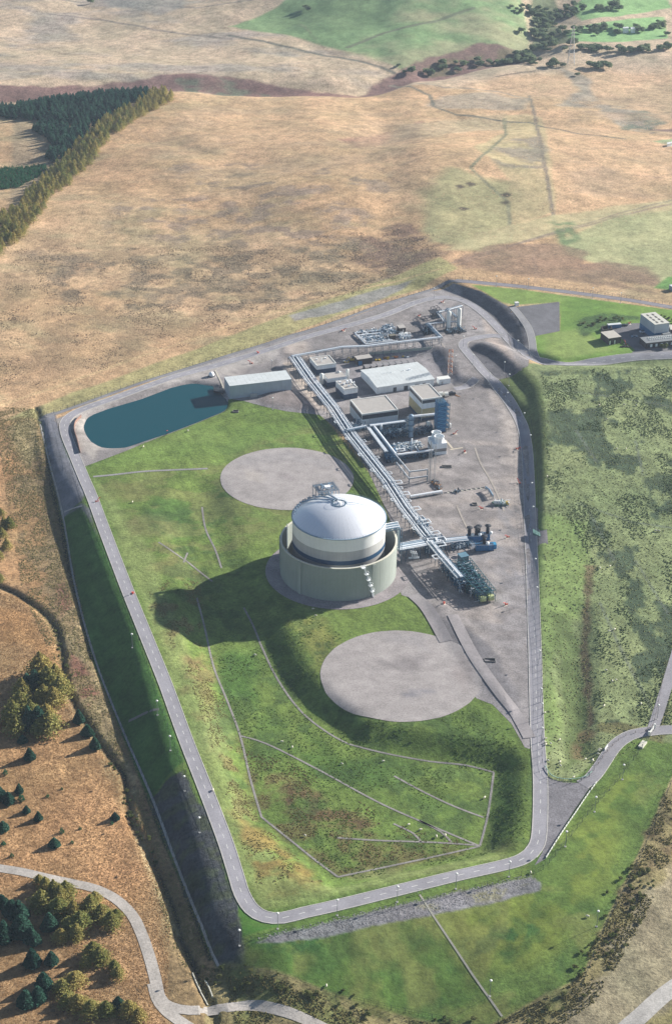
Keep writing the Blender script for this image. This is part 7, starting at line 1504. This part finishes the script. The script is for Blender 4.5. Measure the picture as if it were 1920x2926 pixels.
for x, y, h, nm in [(310, 290, 5, 'l'), (350, 330, 6, 'l'), (400, 360, 7, 'l'), (440, 400, 8, 'l'), (470, 360, 7, 'l'), (330, 430, 8, 'l'), (430, 470, 8, 'l'), (520, 480, 8, 'l'), (560, 540, 8, 'l'), (540, 600, 7, 'l'), (620, 440, 8, 'l'), (640, 400, 7, 'l'), (680, 480, 7, 'l'), (740, 530, 7, 'l'), (770, 480, 5, 'l'), (160, 480, 9, 's'), (100, 440, 7, 's'), (200, 500, 9, 's'), (60, 620, 8, 's'), (120, 640, 9, 's'),
                    (20, 700, 8, 's'), (640, 700, 7, 'l'), (680, 740, 7, 'l'), (600, 770, 5, 'l'), (790, 830, 6, 'l'), (770, 790, 5, 'l'), (540, 880, 7, 'l'), (470, 920, 7, 'l'), (500, 990, 6, 'l'), (560, 1010, 7, 'l'), (640, 1050, 7, 'l'), (730, 1040, 6, 'l'), (800, 1010, 6, 's'), (860, 1040, 6, 'l'), (920, 1070, 6, 'l'), (360, 900, 8, 's'), (330, 980, 8, 's'), (260, 1010, 8, 's'), (400, 760, 7, 's'), (290, 780, 8, 's'), (450, 620, 6, 'l'), (500, 560, 7, 'l'), (380, 560, 8, 's'), (280, 640, 8, 's'), (220, 600, 9, 's')]:
    q = P1('h', x, y + 20); plant({'l': 'larch_big', 's': 'spruce_big'}[nm], q[0], q[1], h * 1.05, {'l': 'yellow green larch in the wood inside the bend of the farm track', 's': 'dark spruce in the wood inside the bend of the farm track'}[nm], {'l': 'larches inside the track bend', 's': 'spruces inside the track bend'}[nm], 1.45)
for x, y in [(5, 1500 - 1180 + 560), (10, 1000), (30, 700), (20, 760), (50, 820), (60, 700), (10, 640)]:
    q = P1('f', x, y); plant('larch_big', q[0], q[1], random.uniform(6, 9), 'yellow green larch at the left edge above the bracken moor', 'larches at the left edge', 1.1)
# plantation top left
dark1 = GZ(K('u', (-700, 470), (-700, 230), (0, 330), (300, 250), (600, 220), (900, 190), (1230, 170), (1260, 215), (1200, 260), (1090, 330), (960, 400), (830, 470), (700, 500), (420, 490), (200, 470), (0, 465)), -2)
dark2 = GZ(K('u', (200, 560), (330, 520), (480, 540), (700, 500), (760, 520), (640, 650), (560, 720), (500, 800), (380, 850), (320, 800), (400, 740), (330, 660), (230, 600)), -2)
belt = GZ(K('u', (1240, 210), (1470, 200), (1490, 290), (1380, 360), (1150, 470), (960, 610), (860, 700), (740, 850), (560, 1020), (400, 1150), (260, 1380), (100, 1580), (-20, 1690), (-400, 2000), (-500, 1700), (0, 1320), (160, 1120), (340, 950), (520, 790), (640, 660), (820, 480), (1000, 400), (1130, 330)), -2)
yng = GZ(K('u', (0, 870), (320, 850), (330, 900), (200, 990), (60, 1060), (-300, 1100), (-300, 880)), -2)
def inview(x, y, mg=.01): return abs(x) < (.196 + mg) * (y * math.cos(PITCH) + CAMH * math.sin(PITCH)) * 1.0
sp1 = [p for p in scatter(dark1, 5.2) + scatter(dark2, 5.2) if inview(*p)]
random.shuffle(sp1); sp1.sort(key=lambda p: p[1])
for i, (x, y) in enumerate(sp1[:300]): plant('spruce_tree', x, y, random.uniform(8, 10.5), 'dark blue green spruce in the plantation behind the larch belt', 'spruces in the plantation', 1.05)
def bulk(name, nm, pts, hr, wide, label, m):
    protos = [np.array([v.co[:] for v in PRO[nm][k].children[1].data.vertices]) if 'crown' in PRO[nm][k].children[1].name else np.array([v.co[:] for v in PRO[nm][k].children[0].data.vertices]) for k in range(3)]
    A = []
    for x, y in pts:
        c = protos[random.randrange(3)]; h = random.uniform(*hr); a = random.uniform(0, 6.28); ca, sa = math.cos(a), math.sin(a); q = c * np.array((h * wide, h * wide, h)); A.append(np.stack([q[:, 0] * ca - q[:, 1] * sa + x, q[:, 0] * sa + q[:, 1] * ca + y, q[:, 2] + float(hz(x, y)) - .2], 1))
    if not A: return
    V_ = np.vstack(A); n = len(V_) // 4; me = bpy.data.meshes.new(name); me.vertices.add(len(V_)); me.vertices.foreach_set('co', V_.astype('f').ravel()); me.loops.add(len(V_)); me.loops.foreach_set('vertex_index', np.arange(len(V_), dtype='i')); me.polygons.add(n); me.polygons.foreach_set('loop_start', np.arange(0, 4 * n, 4, dtype='i')); me.polygons.foreach_set('loop_total', np.full(n, 4, 'i')); me.update(); me.materials.append(m)
    o = bpy.data.objects.new(name, me); COL.objects.link(o); return tag(o, label, 'woodland', kind='stuff')
bulk('far_wood', 'spruce_tree', sp1[300:], (8, 10.5), 1.05, 'far part of the dark spruce plantation that reads as one mass', SPR)
bl_ = [p for p in scatter(belt, 5.6) if inview(*p)]; bl_.sort(key=lambda p: p[1] + random.uniform(-30, 30))
for x, y in bl_[:300]: plant('larch_tree', x, y, random.uniform(6, 9.5), 'yellow green larch in the belt along the edge of the big moor', 'larches in the belt along the moor', 1.1)
bulk('far_larches', 'larch_tree', bl_[300:], (6, 9), 1.1, 'far end of the yellow green larch belt', LAR)
yp = [p for p in scatter(yng, 2.6) if inview(*p)]; bulk('young_plantation', 'young_spruce', yp, (2.6, 3.8), 1.5, 'block of young bright green spruces planted close together', YNG)
# hedgerow trees top right
def belt_pts(sheet, pts, z=0.): return W(K(sheet, *pts))
k = 0
TRE = []
for pts, n, wd in [([(0, 480), (60, 470), (120, 480), (190, 460), (240, 470), (290, 470)], 16, 10), ([(60, 420), (160, 420), (220, 400)], 8, 8), ([(440, 490), (520, 485)], 5, 4), ([(750, 485), (760, 485)], 1, 1), ([(810, 490), (900, 490)], 6, 4), ([(630, 560), (650, 560)], 1, 1), ([(690, 345), (830, 350), (910, 350), (1000, 350), (1100, 350), (1200, 335), (1320, 325), (1380, 320)], 34, 6), ([(1370, 200), (1385, 320)], 5, 3), ([(420, 320), (540, 330)], 12, 12), ([(240, 180), (330, 240), (400, 260)], 14, 14),
                    ([(350, 140), (430, 200), (560, 210), (700, 195), (830, 190), (900, 175), (990, 165), (1000, 155)], 34, 9), ([(1130, 170), (1230, 160), (1330, 130), (1370, 120)], 16, 8), ([(120, 30), (250, 60), (400, 90), (500, 60), (600, 40)], 40, 18), ([(330, 90), (450, 130)], 14, 14), ([(620, 20), (760, 10), (970, -10)], 14, 6), ([(260, 370), (320, 370)], 3, 4)]:
    Q = smooth_line(belt_pts('v', pts), 4.); 
    for i in range(n):
        c = Q[min(len(Q) - 1, int(random.random() * len(Q)))]; x, y = c[0] + random.gauss(0, wd * .5), c[1] + random.gauss(0, wd * .6); TRE.append((x, y))
for pts, n, wd in [([(200, 320), (300, 325), (400, 310), (520, 285), (620, 280), (680, 275), (740, 270), (830, 265)], 34, 9), ([(690, 270), (830, 250)], 8, 10)]:
    Q = smooth_line(belt_pts('e', pts), 4.)
    for i in range(n): c = Q[min(len(Q) - 1, int(random.random() * len(Q)))]; TRE.append((c[0] + random.gauss(0, wd * .5), c[1] + random.gauss(0, wd * .5)))
for x, y in TRE: plant('broadleaf_tree', x, y, random.uniform(3.5, 8), 'dark round headed tree in the far hedgerows and stream valley', 'trees in the far hedgerows', 1.4)
for x, y in [(340, 58), (1355, 60), (1340, 50), (200, 4), (225, 4)]:
    q = P1('d', x, y); plant('broadleaf_tree', q[0], q[1], 6, 'small dark tree alone on the far moor', 'lone trees on the far moor', 1.2)
for x, y in [(1275, 800), (1345, 805), (1330, 815), (1530, 770), (1550, 775)]:
    q = P1('s', x, y); plant('bush', q[0], q[1], random.uniform(3.4, 4.6), 'yellow green garden tree in front of the dark office', 'garden trees by the office', .8)
Q = W(K('s', (0, 480), (80, 440), (200, 380), (330, 350), (480, 330), (600, 310), (1230, 260), (1330, 290), (1420, 330), (1500, 400), (1530, 470), (1460, 270), (60, 420)))
for c in Q:
    for _ in range(3): x, y = c[0] + random.gauss(0, 2.5), c[1] + random.gauss(0, 2.5); plant('bush', x, y, random.uniform(1.2, 2.2), 'rounded dark green bush in the planting round the office yard', 'bushes round the office yard', 1.3, 'bush')
# scrub along the bottom fence and stream
for sh, pts, n, wd in [('k', [(60, 480), (300, 520), (560, 590), (900, 640), (1060, 620), (1260, 540), (1320, 400), (1420, 220), (1480, 60)], 70, 5), ('k', [(1380, 420), (1450, 260), (1530, 100)], 30, 4), ('h', [(1330, 760), (1450, 880), (1540, 900)], 12, 4), ('g', [(760, 900), (860, 1010), (900, 1250), (1000, 1400), (1090, 1540)], 26, 2.), ('g', [(380, 60), (440, 250), (470, 420)], 12, 2)]:
    Q = smooth_line(W(K(sh, *pts)), 3.)
    for i in range(n): c = Q[int(random.random() * len(Q))]; plant('bush', float(c[0] + random.gauss(0, wd * .5)), float(c[1] + random.gauss(0, wd * .5)), random.uniform(.9, 2.0), 'low scrub bush outside the fence at the bottom', 'scrub bushes outside the fence', 1.3, 'bush')

for ps in PRO.values():                                      # an unused prototype does not stay behind
    for p_ in ps:
        if p_.name not in USED:
            for c_ in list(p_.children): bpy.data.objects.remove(c_)
            bpy.data.objects.remove(p_)

# ------------------------------------------------------------------ tussocks, rushes, heather: uncountable
def tufts(name, label, polys, dens, hr, rr, m, brk=None, lim=60000, seed=1, col=None):
    rs = np.random.RandomState(seed); XS = []
    for poly in polys:
        P_ = np.asarray(poly); A = (P_[:, 0].max() - P_[:, 0].min()) * (P_[:, 1].max() - P_[:, 1].min()); n = int(min(A * dens, lim * 4)); x = rs.uniform(P_[:, 0].min(), P_[:, 0].max(), n); y = rs.uniform(P_[:, 1].min(), P_[:, 1].max(), n); k = inside(x, y, P_)
        k &= np.abs(x) < .215 * (y * math.cos(PITCH) + CAMH * math.sin(PITCH))
        x, y = x[k], y[k]
        if brk: k = fbm(x, y * brk[2], brk[0], brk[3], 4) + rs.uniform(-.03, .03, len(x)) > brk[1]; x, y = x[k], y[k]
        XS.append(np.column_stack([x, y]))
    X = np.vstack(XS)
    if len(X) > lim: X = X[rs.permutation(len(X))[:lim]]
    for P_ in CUT:
        k = (X[:, 0] > P_[:, 0].min() - 1) & (X[:, 0] < P_[:, 0].max() + 1) & (X[:, 1] > P_[:, 1].min() - 1) & (X[:, 1] < P_[:, 1].max() + 1)
        if k.any(): i_ = np.where(k)[0]; X = np.delete(X, i_[inside(X[i_, 0], X[i_, 1], P_)], 0)
    n = len(X); z = hz(X[:, 0], X[:, 1]) - .05; h = rs.uniform(*hr, n); r = rs.uniform(*rr, n); a = rs.rand(n) * 6.28; V_ = np.zeros((n, 5, 3))
    for q in range(4): V_[:, q, 0] = X[:, 0] + r * np.cos(a + q * 1.571); V_[:, q, 1] = X[:, 1] + r * np.sin(a + q * 1.571); V_[:, q, 2] = z
    V_[:, 4, 0] = X[:, 0] + rs.uniform(-.3, .3, n) * r; V_[:, 4, 1] = X[:, 1] + rs.uniform(-.3, .3, n) * r; V_[:, 4, 2] = z + h
    me = bpy.data.meshes.new(name); me.vertices.add(n * 5); me.vertices.foreach_set('co', V_.astype('f').ravel()); b = np.arange(n)[:, None] * 5; T = np.concatenate([b + np.array((q, (q + 1) % 4, 4)) for q in range(4)], 1).reshape(-1, 3).astype('i')
    me.loops.add(len(T) * 3); me.loops.foreach_set('vertex_index', T.ravel()); me.polygons.add(len(T)); me.polygons.foreach_set('loop_start', np.arange(0, 3 * len(T), 3, dtype='i')); me.polygons.foreach_set('loop_total', np.full(len(T), 3, 'i')); me.polygons.foreach_set('use_smooth', np.ones(len(T), bool)); me.update(); me.materials.append(m)
    o = bpy.data.objects.new(name, me); COL.objects.link(o); return tag(o, label, 'ground plants', kind='stuff')
RUSH = leafmat('rush', (.06, .10, .045), (.13, .16, .075)); BRK_ = leafmat('bracken', (.26, .14, .06), (.54, .34, .17)); TUS = leafmat('tussock', (.16, .15, .06), (.36, .30, .14)); HEA = leafmat('heather', (.12, .09, .065), (.22, .165, .11)); MOR = leafmat('moor grass', (.38, .26, .15), (.66, .50, .31)); GRT = leafmat('grass tuft', (.07, .13, .03), (.17, .22, .06))
def gp(*pts, z=0): return GZ(K('V', *pts), z)
meadow = gp((1245, 860), (1562, 830), (1620, 830), (1620, 1640), (1400, 1660), (1390, 1300), (1270, 1120), z=4)
tufts('rushes', 'dark green rush clumps growing in patches over the right hand meadow', [meadow], 1.1, (.25, .6), (.3, .6), RUSH, (14, .585, .55, 51), 26000, 1)
tufts('meadow_tufts', 'pale grass tufts all over the right hand meadow', [gp((1262, 1100), (1240, 860), (1562, 830), (1620, 830), (1620, 1640), (1400, 1750), (1300, 1770), (1275, 1600), z=4)], .22, (.3, .6), (.3, .6), leafmat('pale tuft', (.14, .18, .06), (.30, .32, .15)), None, 12000, 2)
tufts('bracken', 'orange brown bracken and moor grass tussocks on the lower left moor', [gp((-60, 1400), (60, 1410), (150, 1520), (180, 1640), (300, 1800), (380, 1960), (430, 2150), (430, 2420), (-60, 2420), z=-9)], 3.2, (.12, .32), (.18, .40), BRK_, None, 80000, 3)
tufts('hill_tussocks', 'brown grass tussocks on the slope outside the left fence', [gp((-20, 1000), (85, 1003), (145, 1220), (230, 1545), (300, 1705), (450, 2045), (540, 2258), (560, 2400), (430, 2200), (330, 1860), (180, 1640), (60, 1400), z=-8)], 2.2, (.2, .55), (.2, .5), TUS, (7, .40, 1., 88), 40000, 4)
tufts('heather', 'dark heather patches on the near edge of the big moor', [gp((0, 600), (420, 590), (980, 545), (1005, 615), (820, 690), (500, 790), (100, 920), (-40, 960), z=0)], .4, (.2, .45), (.3, .65), HEA, (14, .55, 1.2, 47), 20000, 5)
tufts('moor_tussocks', 'tan moor grass tussocks covering the big moor', [gp((-40, 480), (300, 300), (600, 240), (1560, 200), (1600, 470), (1250, 540), (1000, 600), (640, 740), (0, 980), z=3)], .05, (.15, .35), (.5, 1.0), MOR, (40, .5, 2., 97), 16000, 6)
tufts('basin_rushes', 'brown rushes and dock growing on the floor of the grass basin', [gp((580, 1750), (700, 1780), (830, 1850), (1010, 1930), (1120, 1950), (820, 2035), (700, 1960), (640, 1900), z=-6)], 1.0, (.2, .45), (.25, .5), leafmat('dock', (.12, .07, .035), (.20, .16, .07)), (9, .47, 1., 49), 6500, 7)
tufts('bank_grass', 'rough grass tufts on the bright inner bank along the left road', [gp((340, 1380), (470, 1360), (500, 1520), (570, 1720), (625, 1900), (780, 2050), (700, 2085), (620, 2070), (470, 1640), z=-3)], 1.2, (.25, .5), (.25, .5), leafmat('bank tuft', (.13, .10, .04), (.27, .24, .10)), (7, .54, .7, 49), 7000, 8)
tufts('basin_grass', 'dark green grass tufts over the basin and its banks', [gp((520, 1340), (720, 1450), (1240, 1730), (1250, 1960), (820, 2060), (640, 1900), (520, 1560), z=-5)], .5, (.2, .45), (.3, .6), GRT, (14, .5, 1., 91), 9000, 9)
tufts('scrub_tufts', 'pale dead grass and bramble outside the bottom fence', [gp((560, 2268), (900, 2340), (1170, 2385), (1365, 2298), (1448, 2132), (1505, 2005), (1562, 1850), (1620, 1900), (1520, 2160), (1420, 2340), (1300, 2420), (600, 2420), z=-7)], 2.6, (.25, .8), (.2, .5), TUS, (7, .45, 1., 93), 34000, 10)
# stones of the pale stone strip
tufts('stone_rubble', 'loose grey stones of the rubble strip below the bottom road', [gp((640, 2190), (900, 2118), (1262, 2024), (1285, 2045), (1060, 2113), (760, 2183), (620, 2198), z=-2)], 1.2, (.15, .35), (.25, .5), mat('rubble', (.24, .235, .24), .95, var=.3, scale=2.), None, 2500, 11)
# pale stones round the pond rim
mb = MB(); ps = offs(smooth_line(np.vstack([POND, POND[:1]]), 2.2), -1.6)
stn = thing('rim_stones', 'row of pale stones along the far rim of the pond', 'stones', (float(POND[0][0]), float(POND[0][1]), 0.))
for i, q in enumerate(ps):
    if q[1] > POND[:, 1].mean() - 8 or i % 3 == 0: r = random.uniform(.25, .6); link('stone', MB().ball((q[0] + random.uniform(-.4, .4), q[1] + random.uniform(-.4, .4), float(hz(*q)) + r * .3), r, 6, 4), mat('pale stone', (.55, .50, .42), .9), stn)
# ------------------------------------------------------------------ air
hm = bpy.data.materials.new('haze air'); hm.use_nodes = True; n = hm.node_tree; n.nodes.clear()
pv = n.nodes.new('ShaderNodeVolumePrincipled'); pv.inputs['Color'].default_value = (.66, .80, 1.0, 1); pv.inputs['Density'].default_value = .00006; pv.inputs['Anisotropy'].default_value = .2
oo = n.nodes.new('ShaderNodeOutputMaterial'); n.links.new(pv.outputs[0], oo.inputs['Volume'])
hb = MB().prism([(-30000, -12000), (30000, -12000), (30000, 18000), (-30000, 18000)], -80, 480)
o = link('haze', hb, hm); tag(o, 'thin pale blue haze lying over the whole valley', 'haze', kind='stuff')

# ------------------------------------------------------------------ which one of its kind: by order seen from the camera side
def seen(o):
    x, y, z = o.location; z -= CAMH; fw = y * math.cos(PITCH) - z * math.sin(PITCH); return FPX * x / fw, -FPX * (y * math.sin(PITCH) + z * math.cos(PITCH)) / fw
WORDS = ['first', 'second', 'third', 'fourth', 'fifth', 'sixth', 'seventh', 'eighth', 'ninth', 'tenth', 'eleventh', 'twelfth', 'thirteenth', 'fourteenth', 'fifteenth', 'sixteenth', 'seventeenth', 'eighteenth', 'nineteenth', 'twentieth']
def nth(k): return WORDS[k] if k < 20 else {2: 'twenty-', 3: 'thirty-'}[(k + 1) // 10] + WORDS[(k + 1) % 10 - 1] if (k + 1) % 10 else 'thirtieth'
GRP = {}
for o in list(sc.objects):
    if o.parent is None and o.get('group') and o.get('category'): GRP.setdefault((o['group'], o['label']), []).append(o)
SHORT = {'street lamp': 'globe lamp', 'sheep': 'white sheep'}
for (g_, l_), os_ in GRP.items():
    if 1 < len(os_) <= 30:
        S_ = [(seen(o), o) for o in os_]; wx = max(a[0][0] for a in S_) - min(a[0][0] for a in S_); wy = max(a[0][1] for a in S_) - min(a[0][1] for a in S_)
        S_.sort(key=lambda a: a[0][0] if wx >= wy else a[0][1]); nm = SHORT.get(os_[0]['category'], ' '.join(l_.split()[:3]) if 'yellow' in l_ else ' '.join(l_.split()[:2]))
        for k, (_, o) in enumerate(S_): o['label'] = f"{nm}, {nth(k)} from the {'left' if wx >= wy else 'top'} of the {g_}"
